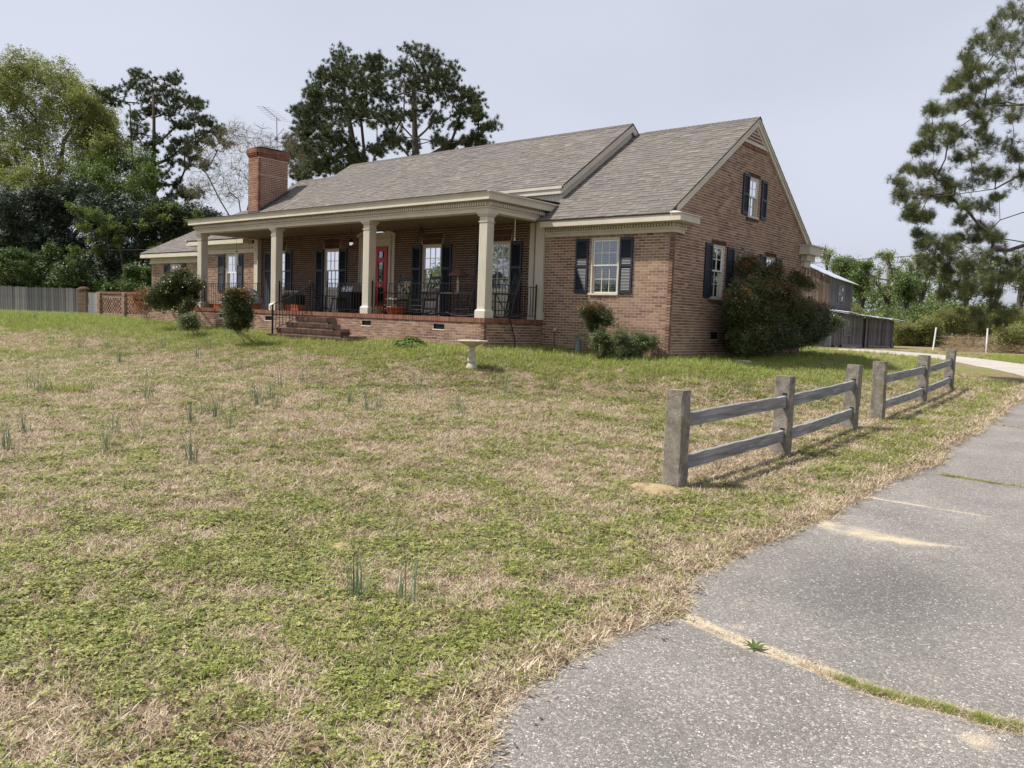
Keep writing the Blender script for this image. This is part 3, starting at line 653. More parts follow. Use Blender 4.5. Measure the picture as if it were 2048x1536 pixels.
RS, RZ = .6645, 3.43           # roof slope of the right wing, height at its eave
gab = lambda y: min(RZ+RS*(y+.4), RZ+RS*(8.5+.4-y))-.10
VQ = (1.66, 2.03, .52, .73)
brick_wall('wing_front_wall', FW, 3.78, -.22, 3.06, [(1.47, 2.31, 1.57, 2.96), VQ], indiv=300, prox=lambda t: abs(t[0]-3.6)+.55*abs(t[1]-1.6), arches=[(1.45, 2.33, 1.47, 1.565)], anchor=True)
W2 = [(2.01, 2.75, 1.58, 2.94), (5.41, 6.11, 1.58, 2.92), (3.98, 4.66, 3.87, 4.93), (2.2, 2.62, .52, .72)]
brick_wall('gable_wall', FS, 8.5, -.22, gab, W2, u0=.0, start_inset=.1015)
WM = [(.70, 1.52), (3.77, 4.58), (8.56, 9.38), (11.22, 12.04)]
brick_wall('porch_back_wall', FM, 13.32, ZD-.02, 3.47, [(a, b, ZD-.1, 2.99) for a, b in WM]+[(5.7, 7.22, ZD-.1, 3.6)], mat='brick_dark', mort='mortar_shaded', arches=[(a-.05, b+.05, 2.99, 3.32) for a, b in WM])
brick_wall('left_wing_wall', FA, 4.0, -.1, 3.0, [(1.98, 2.78, 1.5, 2.93)])
brick_wall('garage_wall', FB, 5.0, -.05, 2.75, [(1.65, 2.6, 1.9, 2.67)])
PV = [(1.6, 1.97), (4.33, 4.76), (9.06, 9.44), (11.9, 12.29)]
brick_wall('porch_base', FP, 13.64, -.2, ZD-.12, [(a, b, .53, .70) for a, b in PV]+[(6.45, 7.9, -1, .65)], prox=None, anchor=True)
brick_wall('porch_base_side', FPR, 2.3, -.2, ZD-.12, start_inset=.1015)
brick_wall('porch_base_side', FPL, 2.3, -.2, ZD-.12)
# rowlock cap of bricks on edge round the porch floor
mb = MB(); mm_ = MB()
for F, Ln in ((FP, 13.64), (FPR, 2.3), (FPL, 2.3)):
    k = int(Ln/.0775)
    st = -.022 if F is FP else .01; en = Ln+.022 if F is FP else Ln-.01
    for i in range(int((en-st)/.0775)+1):
        u = st+i*.0775; v = min(u+.067, en)
        if v-u > .02: mb.obox(F, u, v, -.18, .022+random.uniform(-.002,.003), ZD-.115, ZD+random.uniform(-.002,.002), random.uniform(.1,.95))
    mm_.obox(F, max(st, 0), min(en, Ln), -.17, .012, ZD-.118, ZD-.006)
capm = mm_.build('porch_cap', MAT['mortar_dark'], H); mb.build('rowlock_bricks', MAT['brick_red'], capm, kind='stuff')
mb = MB(); mb.box(-17.3, -3.86, -2.2, .3, ZD-.15, ZD-.008); mb.build('porch_floor', MAT['brick_red'], H)
# foundation vents
def vent(F, a, b, z0, z1, sill=True):
    mb = MB(); mb.obox(F, a, b, -.11, -.06, z0, z1); v = mb.build('foundation_vent', MAT['dark'], H)
    m2 = MB(); n = 5
    for i in range(n): zz = z0+(z1-z0)*(i+.3)/n; m2.obox(F, a+.005, b-.005, -.06, -.035, zz, zz+.012)
    m2.obox(F, a+.001, a+.014, -.06, -.02, z0+.001, z1-.001); m2.obox(F, b-.014, b-.001, -.06, -.02, z0+.001, z1-.001)
    m2.build('vent_grille', MAT['shutter'], v)
    if sill: m3 = MB(); m3.obox(F, a-.02, b+.02, -.02, .012, z0-.028, z0-.001); m3.build('vent_sill', MAT['mortar'], v)
for a, b in PV: vent(FP, a, b, .535, .695)
vent(FW, VQ[0], VQ[1], .525, .725, False); vent(FS, 2.2, 2.62, .525, .715)
# dark cores so the openings look into rooms
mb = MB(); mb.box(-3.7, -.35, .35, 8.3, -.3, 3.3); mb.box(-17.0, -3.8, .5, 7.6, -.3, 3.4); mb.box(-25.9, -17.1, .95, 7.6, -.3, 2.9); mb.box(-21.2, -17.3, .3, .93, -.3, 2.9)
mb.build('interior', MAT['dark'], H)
mb = MB(); mb.box(-3.78, -.1, 8.38, 8.5, -.3, 3.3); mb.box(-17.1, -3.9, 7.65, 7.75, -.3, 4.3); mb.box(-26.3, -17.2, 7.62, 7.7, -.3, 3.0); mb.box(-26.3, -26.2, .62, 7.6, -.3, 2.8); mb.box(-21.3, -21.2, .11, .6, -.3, 3.0); mb.box(-3.78, -3.70, .11, 8.3, -.3, 3.3)
mb.build('rear_wall', MAT['brick'], H)
# ---------------- windows
def window(F, a, b, z0, z1, rec=.07, cols=3, mid=None, blind=None, sill=True, panel=0, head=.05, jamb=.05, one_sash=False):
    """double-hung window in opening a..b, z0..z1; panel = height of a wooden panel under it"""
    fr = MB(); zb = z0+panel; D = -.115
    fr.obox(F, a, a+jamb, D, -.012, z0, z1); fr.obox(F, b-jamb, b, D, -.012, z0, z1); fr.obox(F, a+jamb, b-jamb, D, -.012, z1-head, z1)
    if panel:
        fr.obox(F, a+jamb, b-jamb, -.10, -.06, z0, zb-.04); w_ = b-a-2*jamb
        for (c0, c1, h0, h1) in ((a+jamb, a+jamb+.07, z0, zb-.04), (b-jamb-.07, b-jamb, z0, zb-.04), (a+jamb+.07, b-jamb-.07, z0, z0+.1), (a+jamb+.07, b-jamb-.07, zb-.12, zb-.04)): fr.obox(F, c0, c1, -.06, -.045, h0, h1)
    w = fr.build('window', MAT['trim'], H)
    if sill:
        s = MB()
        if panel: s.obox(F, a+jamb, b-jamb, -.10, -.02, zb-.04, zb)
        else: s.obox(F, a-.02, b+.02, -.10, .035, z0-.035, z0+.012)
        s.build('sill', MAT['trim'] if not panel else MAT['white'], w)
    xa, xb = a+jamb+.004, b-jamb-.004; za, zc = zb+(.012 if not panel else .004), z1-head-.004; zm = mid or (za+zc)/2
    sashes = [(zm-.018, zc, -.062, -.034)] + ([] if one_sash else [(za, zm+.018, -.096, -.066)])
    for si, (s0, s1, n0, n1) in enumerate(sashes):
        if one_sash: s0 = za
        sb = MB(); t = .038
        sb.obox(F, xa, xb, n0, n1, s0, s0+t); sb.obox(F, xa, xb, n0, n1, s1-t, s1); sb.obox(F, xa, xa+t, n0, n1, s0+t, s1-t); sb.obox(F, xb-t, xb, n0, n1, s0+t, s1-t)
        gx0, gx1, gz0, gz1 = xa+t, xb-t, s0+t, s1-t; mt = .017; rows = 2
        for i in range(1, cols): u = gx0+(gx1-gx0)*i/cols; sb.obox(F, u-mt/2, u+mt/2, n0+.006, n1-.004, gz0, gz1)
        for j in range(1, rows): h = gz0+(gz1-gz0)*j/rows; sb.obox(F, gx0, gx1, n0+.007, n1-.005, h-mt/2, h+mt/2)
        sb.build('sash', MAT['white'] if si == 0 else MAT['trim'], w)
        for i in range(cols):
            for j in range(rows):
                p = MB(); u0, u1 = gx0+(gx1-gx0)*i/cols, gx0+(gx1-gx0)*(i+1)/cols; h0, h1 = gz0+(gz1-gz0)*j/rows, gz0+(gz1-gz0)*(j+1)/rows
                p.obox(F, u0, u1, n0+.0105, n0+.0135, h0, h1); p.build('pane', MAT['glass'], w)
    if blind:
        bb = MB(); z = za+.03; k = 0; gap = .042 if blind != 'closed' else .036
        while z < zc:
            if blind == 'closed': bb.obox(F, xa, xb, -.150, -.146, z, z+.036)
            else:
                O, U, N, _ = F; P = lambda u, nn, h: tuple(O+U*u+N*nn+Zv*h)
                bb.add([P(xa, -.138, z), P(xb, -.138, z), P(xb, -.163, z+.022), P(xa, -.163, z+.022)], [(0,1,2,3)])
            z += gap
        bb.build('blind', MAT['blind'], w)
    return w
def shutter(F, a, b, z0, z1, mid=.5, label=None):
    s = MB(); t = .052; n1 = .042; zm = z0+(z1-z0)*mid
    s.obox(F, a, a+t, .004, n1, z0, z1); s.obox(F, b-t, b, .004, n1, z0, z1); s.obox(F, a+t, b-t, .004, n1, z0, z0+.09); s.obox(F, a+t, b-t, .004, n1, z1-.07, z1); s.obox(F, a+t, b-t, .004, n1, zm-.035, zm+.035)
    s.obox(F, a+t, b-t, .004, .010, z0+.09, zm-.035); s.obox(F, a+t, b-t, .004, .010, zm+.035, z1-.07)
    o = s.build('shutter', MAT['shutter'], H); l = MB(); O, U, N, _ = F; P = lambda u, nn, h: tuple(O+U*u+N*nn+Zv*h)
    for (h0, h1) in ((z0+.09, zm-.035), (zm+.035, z1-.07)):
        z = h0
        while z+.034 < h1:
            l.add([P(a+t, .034, z), P(b-t, .034, z), P(b-t, .012, z+.036), P(a+t, .012, z+.036), P(a+t, .030, z-.002), P(b-t, .030, z-.002)], [(0,1,2,3), (4,5,1,0)]); z += .036
    l.build('louvers', MAT['shutter'], o, kind='stuff'); return o
window(FW, 1.47, 2.31, 1.57, 2.96, blind='open', mid=2.28); shutter(FW, 1.02, 1.41, 1.58, 2.95); shutter(FW, 2.34, 2.71, 1.58, 2.95)
window(FS, 2.01, 2.75, 1.58, 2.94, blind=None, mid=2.28, cols=2); shutter(FS, 1.62, 2.0, 1.59, 2.94); shutter(FS, 2.86, 3.27, 1.59, 2.94)
window(FS, 5.41, 6.11, 1.58, 2.92, blind=None, cols=2); shutter(FS, 4.96, 5.38, 1.59, 2.92); shutter(FS, 6.14, 6.54, 1.59, 2.92)
window(FS, 3.98, 4.66, 3.87, 4.93, cols=2, mid=4.42, blind=None); shutter(FS, 3.59, 3.97, 3.88, 4.95); shutter(FS, 4.80, 5.17, 3.86, 4.94)
for i, (a, b) in enumerate(WM):
    window(FM, a, b, ZD, 2.985, panel=.80, blind='closed' if i >= 2 else None, mid=2.26, head=.06)
    shutter(FM, a-.43, a-.03, ZD+.02, 2.98, .66); shutter(FM, b+.03, b+.42, ZD+.02, 2.98, .66)
window(FA, 1.98, 2.78, 1.5, 2.93, cols=2, mid=2.23); shutter(FA, 1.47, 1.90, 1.5, 2.92); shutter(FA, 2.80, 3.19, 1.5, 2.92)
window(FB, 1.65, 2.6, 1.9, 2.67, one_sash=True, blind='open'); shutter(FB, 1.18, 1.61, 1.85, 2.67); shutter(FB, 2.63, 3.01, 1.85, 2.67)
# curtains in the side windows
for (a, b, z0, z1) in ((2.1, 2.66, 1.62, 2.9), (5.5, 6.02, 1.62, 2.88)):
    c = MB(); n = 40
    for s0, s1 in ((a, a+(b-a)*.28), (b-(b-a)*.5, b)):
        vs = []; k = 14
        for i in range(k+1):
            u = s0+(s1-s0)*i/k; d = -.2-.025*math.sin(i*2.2)
            vs += [(d, u, z0), (d, u, z1)]
        c.add(vs, [(2*i, 2*i+2, 2*i+3, 2*i+1) for i in range(k)])
    c.build('curtain', MAT['white'], H)
# ---------------- entry
E0, E1 = -11.40, -9.88
mb = MB(); y = .12
mb.box(E0, E0+.02, .02, .35, ZD, 3.44); mb.box(E1-.02, E1, .02, .35, ZD, 3.44)
mb.box(E0+.02, -11.13, .19, .24, ZD, 3.0); mb.box(-10.17, E1-.02, .19, .24, ZD, 3.0); mb.box(E0+.02, E1-.02, .19, .24, 3.0, 3.44)
mb.box(E0-.02, E0+.1, .085, .118, ZD, 3.33); mb.box(E1-.0, E1+.12, .085, .118, ZD, 3.33)
mb.box(E0+.02, E1-.02, .15, .188, 3.20, 3.25); mb.box(E0+.02, E1-.02, .165, .1885, 3.03, 3.07)
for sx in (-1, 1):
    xm = (E0+E1)/2; p = [(xm, .05, 3.60), (xm+sx*.92, .05, 3.30), (xm+sx*.92, .05, 3.38), (xm, .05, 3.68)]
    mb.poly_prism(p if sx > 0 else p[::-1], (0, .06, 0))
mb.build('entry_surround', MAT['trim'], H)
dr = MB(); X0, X1 = -11.12, -10.18; Z0, Z1 = ZD+.03, 2.985
dr.box(X0, X0+.13, .15, .188, Z0, Z1); dr.box(X1-.13, X1, .15, .188, Z0, Z1)
for (h0, h1) in ((Z0, Z0+.18), (1.70, 1.90), (2.50, 2.64), (Z1-.15, Z1)): dr.box(X0+.13, X1-.13, .15, .188, h0, h1)
dr.box(-10.70, -10.59, .15, .188, Z0+.18, 1.70); dr.box(-10.70, -10.59, .15, .188, 1.90, 2.50); dr.box(-10.70, -10.59, .15, .188, 2.64, Z1-.15)
door = dr.build('front_door', MAT['red'], H)
for (h0, h1) in ((Z0+.18, 1.70), (1.90, 2.50), (2.64, Z1-.15)):
    for (a, b) in ((X0+.13, -10.70), (-10.59, X1-.13)):
        p = MB(); p.box(a, b, .17, .174, h0, h1); p.build('door_pane', MAT['glass'], door)
p = MB(); p.box(X0+.02, X1-.02, .20, .21, Z0, Z1); p.build('inner_door', MAT['dark'], door)
p = MB(); p.lathe([(.0, -.03), (.03, -.02), (.036, 0), (.03, .02), (0, .03)], 12, (-10.645, .125, 2.50)); p.bar((-10.645, .135, 2.49), (-10.645, .128, 2.36), .02); p.build('door_knocker', plain('brass', (.75,.55,.28), .25, .9, .05), door, smooth=True)
# house number on the cross rail
tc = bpy.data.curves.new('house_number', 'FONT'); tc.body = '6133'; tc.size = .155; tc.extrude = .006; tc.align_x = 'CENTER'; tc.space_character = 1.25; tc.resolution_u = 3
tmp = bpy.data.objects.new('tmp', tc); COL.objects.link(tmp); dg = bpy.context.evaluated_depsgraph_get(); nm = bpy.data.meshes.new_from_object(tmp.evaluated_get(dg)); bpy.data.objects.remove(tmp)
nm.materials.clear(); nm.materials.append(MAT['white']); link('house_number', nm, door, (-10.62, .142, 1.745), (math.pi/2, 0, 0))
# ---------------- porch columns
def column(x, y, ztop=3.42, face_z=ZD):
    c = MB(); w = .125
    c.box(x-w, x+w, y-w, y+w, face_z+.2, ztop)
    o = c.build('porch_column', MAT['trim'], H)
    b = MB(); b.box(x-.165, x+.165, y-.165, y+.165, face_z, face_z+.17); q_ = [(.165,.17),(.14,.205)]
    b.add([(x+sx*.165, y+sy*.165, face_z+.17) for sx, sy in ((-1,-1),(1,-1),(1,1),(-1,1))]+[(x+sx*.13, y+sy*.13, face_z+.215) for sx, sy in ((-1,-1),(1,-1),(1,1),(-1,1))], [(0,1,5,4),(1,2,6,5),(2,3,7,6),(3,0,4,7),(4,5,6,7)])
    b.build('column_base', MAT['trim'], o)
    k = MB(); k.box(x-.145, x+.145, y-.145, y+.145, ztop-.235, ztop-.215); k.box(x-.14, x+.14, y-.14, y+.14, ztop-.10, ztop-.085); k.box(x-.185, x+.185, y-.185, y+.185, ztop-.045, ztop-.002); k.box(x-.16, x+.16, y-.16, y+.16, ztop-.085, ztop-.045)
    k.build('capital', MAT['trim'], o)
    fl = MB()
    for sx, sy, ax in ((1, 0, 'y'), (0, -1, 'x')):
        for i in range(5):
            t = -.085+i*.0425
            if ax == 'y': fl.box(x+w, x+w+.008, y+t-.010, y+t+.010, face_z+.30, ztop-.26)
            else: fl.box(x+t-.010, x+t+.010, y-w-.004, y-w, face_z+.30, ztop-.26)
    fl.build('fluting', MAT['trim'], o, kind='stuff'); return o
for x in (-17.24, -12.77, -8.32, -3.96): column(x, -2.12)
# pilasters
mb = MB(); mb.box(-4.03, -3.765, -.07, .11, ZD+.2, 3.05); mb.box(-4.06, -3.735, -.10, .108, ZD+.002, ZD+.2); mb.box(-4.35, -4.19, .06, .115, ZD, 3.43); mb.box(-4.18, -4.034, .095, .118, ZD, 3.43)
mb.box(-4.03, -3.765, -.07, .11, 3.05, 3.44); mb.build('pilaster', MAT['trim'], H)
mb = MB(); mb.box(-17.32, -17.08, -.05, .11, ZD+.01, 3.42); mb.build('pilaster', MAT['trim'], H)
# ---------------- cornices
def dentils(F, a, b, n0, n1, z0, z1, pitch=.08):
    d = MB(); u = a
    while u+pitch*.55 <= b: d.obox(F, u, u+pitch*.55, n0, n1, z0, z1, back=False); u += pitch
    return d.build('dentils', MAT['trim'], H, kind='stuff')
mb = MB()
# porch beam: front, right side, left side
mb.box(-17.42, -3.78, -2.28, -2.0, 3.42, 3.52); mb.box(-17.45, -3.75, -2.31, -1.99, 3.52, 3.565); mb.box(-17.41, -3.79, -2.27, -1.98, 3.565, 3.69)
mb.box(-4.06, -3.781, -1.999, -.42, 3.421, 3.52); mb.box(-4.05, -3.751, -1.989, -.42, 3.521, 3.5655); mb.box(-4.05, -3.791, -1.979, .3, 3.5665, 3.689)
mb.box(-17.42, -17.16, -1.999, .1, 3.421, 3.52); mb.box(-17.45, -17.17, -1.989, .1, 3.521, 3.5655); mb.box(-17.41, -17.17, -1.979, .1, 3.5665, 3.689)
mb.box(-4.06, -3.79, -.419, .1, 3.425, 3.5655)
mb.build('porch_beam', MAT['trim'], H)
dentils(frame((-17.44, -2.27, 0), (1,0,0), (0,-1,0)), 0, 13.7, 0, .10, 3.570, 3.640); dentils(frame((-3.79, -2.3, 0), (0,1,0), (1,0,0)), 0, 2.15, 0, .10, 3.570, 3.640)
def cornice_box(mb, x0, x1, y0, y1, z0, z1, flare=.05):
    mb.box(x0, x1, y0, y1, z0, z1-.05)
    mb.add([(x0,y0,z1-.05),(x1,y0,z1-.05),(x1,y1,z1-.05),(x0,y1,z1-.05),(x0-flare,y0-flare,z1),(x1+flare,y0-flare,z1),(x1+flare,y1,z1),(x0-flare,y1,z1)], [(0,1,5,4),(1,2,6,5),(3,0,4,7),(4,5,6,7)])
mb = MB(); cornice_box(mb, -17.6, -3.60, -2.475, .45, 3.69, 3.862, .045); mb.build('porch_cornice', MAT['trim'], H)
mb = MB(); mb.box(-3.56, -3.54, -2.53, .35, 3.864, 3.885); mb.box(-3.62, -3.56, -2.53, .35, 3.864, 3.876); mb.box(-17.66, -17.58, -2.53, -2.3, 3.864, 3.888); mb.build('edge_flashing', MAT['metal_cap'], H)
mb = MB(); mb.add([(-17.64,-2.53,3.866),(-3.63,-2.53,3.866),(-3.63,.62,3.97),(-17.64,.62,3.97),(-17.64,-2.53,3.884),(-3.63,-2.53,3.884),(-3.63,.62,3.985),(-17.64,.62,3.985)], [(0,1,5,4),(1,2,6,5),(2,3,7,6),(3,0,4,7),(4,5,6,7),(3,2,1,0)]); mb.build('porch_roof', MAT['flash'], H)
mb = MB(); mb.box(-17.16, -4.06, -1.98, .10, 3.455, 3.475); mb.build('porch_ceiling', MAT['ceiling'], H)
# wing cornice
def wing_cornice(x0, x1, yw, z, over, ret, retlen_in, name, side=1, oxs=.365, dn=True, kh=1.0):
    """frieze, dentils and boxed eave at height z (frieze bottom)"""
    mb = MB(); f = -.045
    mb.box(x0, x1+.045*side, yw+f, yw+.1, z, z+.085); mb.box(x0, x1+.075*side, yw-.075, yw+.1, z+.086, z+.13); mb.box(x0, x1+.04*side, yw-.04, yw+.1, z+.131, z+.22)
    o = mb.build(name, MAT['trim'], H); return o
wing_cornice(-3.76, 0, 0, 3.02, .4, .55, .45, 'frieze')
mb = MB(); mb.box(.001, .045, .1, .45, 3.02, 3.105); mb.box(.001, .075, .1, .48, 3.106, 3.15); mb.box(.001, .04, .1, .5, 3.151, 3.24); mb.build('frieze_return', MAT['trim'], H)
dentils(frame((-3.76, -.04, 0), (1,0,0), (0,-1,0)), 0, 3.86, 0, .06, 3.155, 3.218); dentils(frame((.04, -.04, 0), (0,1,0), (1,0,0)), .02, .5, 0, .06, 3.155, 3.218)
mb = MB(); mb.box(-3.66, .365, -.4, .02, 3.24, 3.415); mb.box(.021-.02, .365, .02, .555, 3.2405, 3.4145); mb.build('eave_box', MAT['trim'], H)
mb = MB(); mb.add([(.10,-.43,3.43),(.40,-.43,3.418),(.40,.60,3.418),(.02,.60,3.50),(.02,-.2,3.50),(.10,-.43,3.405),(.40,-.43,3.40),(.40,.60,3.40),(.02,.60,3.40)], [(0,1,2,3,4),(5,6,1,0),(6,7,2,1),(7,8,3,2)]); mb.build('return_cap', MAT['metal_cap'], H)
# rear eave return at the far corner of the gable
mb = MB(); mb.box(.003, .33, 7.95, 9.0, 3.17, 3.42); mb.box(-.2, .30, 8.6, 9.0, 3.2, 3.4); mb.box(.003, .20, 8.1, 8.8, 2.98, 3.17); mb.box(.003, .12, 8.15, 8.65, 2.80, 2.98); mb.box(.004, .37, 7.92, 9.04, 3.421, 3.46); mb.build('rear_eave_return', MAT['trim'], H)
mb = MB(); mb.box(-3.7, .3, 8.5, 8.95, 3.2, 3.42); mb.build('rear_eave', MAT['trim'], H)
# rake boards of the gable
def rakeboard(mb, x0, x1, ya, za, yb, zb, dz0, dz1):
    mb.poly_prism([(x0, ya, za+dz0), (x0, yb, zb+dz0), (x0, yb, zb+dz1), (x0, ya, za+dz1)], (x1-x0, 0, 0))
YR = 4.25; ZR = RZ+RS*(YR+.4)
mb = MB(); rakeboard(mb, .003, .06, -.02, RZ+RS*.38, YR, ZR, -.24, -.04); rakeboard(mb, .061, .085, -.05, RZ+RS*.35, YR, ZR, -.10, -.038)
rakeboard(mb, .003, .06, 8.55, RZ+RS*.35, YR+.001, ZR, -.24, -.04); rakeboard(mb, .061, .085, 8.6, RZ+RS*.30, YR+.001, ZR, -.10, -.038); mb.build('rake_board', MAT['trim'], H)
# gable vent
vz = 5.77; zt = ZR-.26; hw = (zt-vz)/RS
mb = MB(); mb.poly_prism([(-.03, YR-hw, vz), (-.03, YR+hw, vz), (-.03, YR, zt)], (.02, 0, 0)); gv = mb.build('gable_vent', MAT['dark'], H)
for i in range(7):
    z = vz+.035+i*.088; h = (zt-z)/RS-.05
    if h > .05: m2 = MB(); m2.poly_prism([(.0, YR-h, z+.03), (.0, YR+h, z+.03), (.03, YR+h, z), (.03, YR-h, z)], (0, 0, .018)); m2.build('vent_slat', MAT['trim'], gv)
mb = MB(); mb.box(.002, .04, YR-hw-.02, YR+hw+.02, vz-.02, vz+.03); rakeboard(mb, .002, .035, YR+hw, vz, YR, zt, -.06, .0); mb.build('vent_frame', MAT['trim'], H)
mb = MB(); k = 24
for i in range(k): a = YR-hw-.07+(2*hw+.14)*i/k; mb.box(.002, .022, a, a+(2*hw+.14)/k-.01, vz-.12, vz-.025, random.random())
mb.build('vent_sill_bricks', MAT['brick_red'], H, kind='stuff')
# small brick sills and heads on the gable windows
mb = MB()
for (a, b, z0, z1) in W2[:3]:
    k = int((b-a+.1)/.075)
    for i in range(k): u = a-.05+(b-a+.1)*i/k; mb.box(.002, .03, u, u+.065, z0-.105, z0-.04, random.random()); mb.box(.002, .012, u, u+.065, z1+.002, z1+.10, random.random()*.4)
mb.build('sill_bricks', MAT['brick_dark'], H, kind='stuff')
# ---------------- roofs
def shingle_roof(name, O, U, S, smax, urange, thick=.035, indiv=0, prox=None, back=None, expo=.142, seed=1):
    """shingle tabs in courses up the slope; urange(s)->(u0,u1)"""
    rr = random.Random(seed); O = np.array(O, float); U = np.array(U, float); S = np.array(S, float); Nn = np.cross(U, S); Nn = Nn/np.linalg.norm(Nn)
    if Nn[2] < 0: Nn = -Nn
    P = lambda u, s, n: tuple(O+U*u+S*s+Nn*n)
    base = MB(); st = MB(); n = int(math.ceil(smax/expo)); SK = 24
    rows = [smax*i/SK for i in range(SK+1)]
    for i in range(SK):
        a0, a1 = urange(rows[i]); b0, b1 = urange(rows[i+1])
        base.add([P(a0, rows[i], -thick), P(a1, rows[i], -thick), P(b1, rows[i+1], -thick), P(b0, rows[i+1], -thick), P(a0, rows[i], 0), P(a1, rows[i], 0), P(b1, rows[i+1], 0), P(b0, rows[i+1], 0)],
                 [(4,5,6,7), (1,2,6,5), (3,0,4,7), (3,2,1,0)]+([(0,1,5,4)] if i == 0 else [])+([(2,3,7,6)] if i == SK-1 else []), .1)
    ro = base.build(name, MAT['shingle'], H); cand = []
    for c in range(n):
        s0 = c*expo; s1 = min(s0+expo*1.12, smax); u0, u1 = urange(min(s0+expo*.5, smax)); u = u0-rr.random()*.2; dark = 0
        while u < u1:
            w = rr.choice((.13,.17,.2,.25,.3)); a, b = max(u, u0), min(u+w, u1); raised = rr.random() < .55
            if b-a > .03:
                t = .014 if raised else .006; r = min(1, max(0, rr.gauss(.60 if raised else .36, .16)))
                if prox and b-a == w: cand.append((a, s0, b-a, s1-s0, t, r))
                else: st.add([P(a, s0, t), P(b, s0, t), P(b, s1, .003), P(a, s1, .003), P(a, s0, 0), P(b, s0, 0)], [(0,1,2,3), (4,5,1,0), (4,0,3), (5,2,1)], r)
            u += w+.004
    def one(mb, a, s0, w, h, t, r, OO=None):
        mb.add([P(a, s0, t), P(a+w, s0, t), P(a+w, s0+h, .003), P(a, s0+h, .003), P(a, s0, 0), P(a+w, s0, 0)], [(0,1,2,3), (4,5,1,0), (4,0,3), (5,2,1)], r)
    cache = {}
    if cand:
        cand.sort(key=prox)
        for i, (a, s0, w, h, t, r) in enumerate(cand):
            if i < indiv:
                key = (round(w, 3), t, int(r*6), round(h, 3))
                if key not in cache:
                    m_ = MB(); V = lambda u, s, nn: tuple(U*u+S*s+Nn*nn)
                    m_.add([V(0, 0, t), V(w, 0, t), V(w, h, .003), V(0, h, .003), V(0, 0, 0), V(w, 0, 0)], [(0,1,2,3), (4,5,1,0), (4,0,3), (5,2,1)], (int(r*6)+.5)/6.5); cache[key] = m_.mesh('shingle', MAT['shingle'])
                link('shingle', cache[key], ro, P(a, s0, 0))
            else: one(st, a, s0, w, h, t, r)
    st.build('shingle_tabs', MAT['shingle'], ro, kind='stuff'); return ro
def slope_vec(m): v = np.array([0, 1, m]); return v/np.linalg.norm(v)
S1 = slope_vec(RS); L1 = (YR+.43)/S1[1]
shingle_roof('wing_roof', (-3.78, -.43, RZ-.02), (1, 0, 0), S1, L1, lambda s: (0, 3.87), indiv=300, prox=lambda t: -t[0]+.25*abs(t[1]-1.2), seed=3)
S1b = slope_vec(RS)*np.array([1, -1, 1]); shingle_roof('wing_rear_roof', (-3.78, 2*YR+.43, RZ-.02), (1, 0, 0), S1b, L1, lambda s: (0, 3.87), seed=4)
MS, MY0, MZ0, MYR = .6794, .58, 4.47, 3.93; MZR = MZ0+MS*(MYR-MY0); S2 = slope_vec(MS); L2 = (MYR-MY0)/S2[1]; X_R, X_L, X_LL = -3.69, -16.76, -18.95; sL = (3.0-MY0)/S2[1]
shingle_roof('main_roof', (X_LL, MY0, MZ0), (1, 0, 0), S2, L2, lambda s: (0 if s < sL else X_L-X_LL, X_R-X_LL), seed=5)
S2b = S2*np.array([1, -1, 1]); shingle_roof('main_rear_roof', (X_L, 2*MYR-MY0, MZ0), (1, 0, 0), S2b, L2, lambda s: (0, X_R-X_L), seed=6)
shingle_roof('lower_rear_roof', (X_LL, 6.0-MY0, MZ0), (1, 0, 0), S2b, sL, lambda s: (0, X_L-X_LL-.01), seed=8)
# ridge caps
mb = MB()
for (x0, x1, yy, zz) in ((-3.5, .10, YR, ZR), (X_L, X_R, MYR, MZR), (X_LL, X_L, 3.0, MZ0+MS*(3.0-MY0))):
    x = x0
    while x < x1-.02:
        e = min(x+.15, x1); mb.add([(x, yy-.13, zz-.075), (e, yy-.13, zz-.07), (e, yy, zz+.018), (x, yy, zz+.012), (x, yy+.13, zz-.075), (e, yy+.13, zz-.07)], [(0,1,2,3), (3,2,5,4)], .05+.2*random.random()); x += .15
mb.build('ridge_cap', MAT['shingle'], H, kind='stuff')
# main eave band, siding under it and on its right-hand gable
mb = MB(); mb.box(X_LL, X_R-.02, .53, .60, 4.24, 4.43); mb.box(X_LL, X_R, .50, .58, 4.37, 4.445)
mb.poly_prism([(X_R-.04, .53, 4.24), (X_R-.04, MYR, MZR-.24), (X_R-.04, MYR, MZR-.05), (X_R-.04, .53, MZ0-.05)], (.04, 0, 0)); mb.poly_prism([(X_R-.04, 2*MYR-.53, 4.24), (X_R-.04, MYR, MZR-.24), (X_R-.04, MYR, MZR-.05), (X_R-.04, 2*MYR-.53, MZ0-.05)][::-1], (.04, 0, 0))
mb.box(X_LL+.02, X_LL+.3, .55, .62, 3.9, 4.24); mb.build('main_eave_fascia', MAT['trim'], H)
rb = MB(); rb.box(X_LL+.1, -6.7, .62, .7, 3.85, 4.3); rb.box(-6.7, -3.78, .66, .7, 3.85, 4.3); rb.poly_prism([(-3.80, .7, 3.6), (-3.80, 7.1, 3.6), (-3.80, 7.1, 4.4), (-3.80, MYR, MZR-.1), (-3.80, .7, 4.4)], (.03, 0, 0)); rb.poly_prism([(X_LL+.02, .62, 3.6), (X_LL+.02, 5.4, 3.6), (X_LL+.02, 5.4, 4.4), (X_LL+.02, 3.0, 6.0), (X_LL+.02, .62, 4.4)], (.03, 0, 0)); rb.poly_prism([(X_L-.05, .7, 4.6), (X_L-.05, 7.1, 4.2), (X_L-.05, MYR, MZR-.1)], (.03, 0, 0)); sid = rb.build('upper_siding', MAT['trim'], H)
x = -3.742
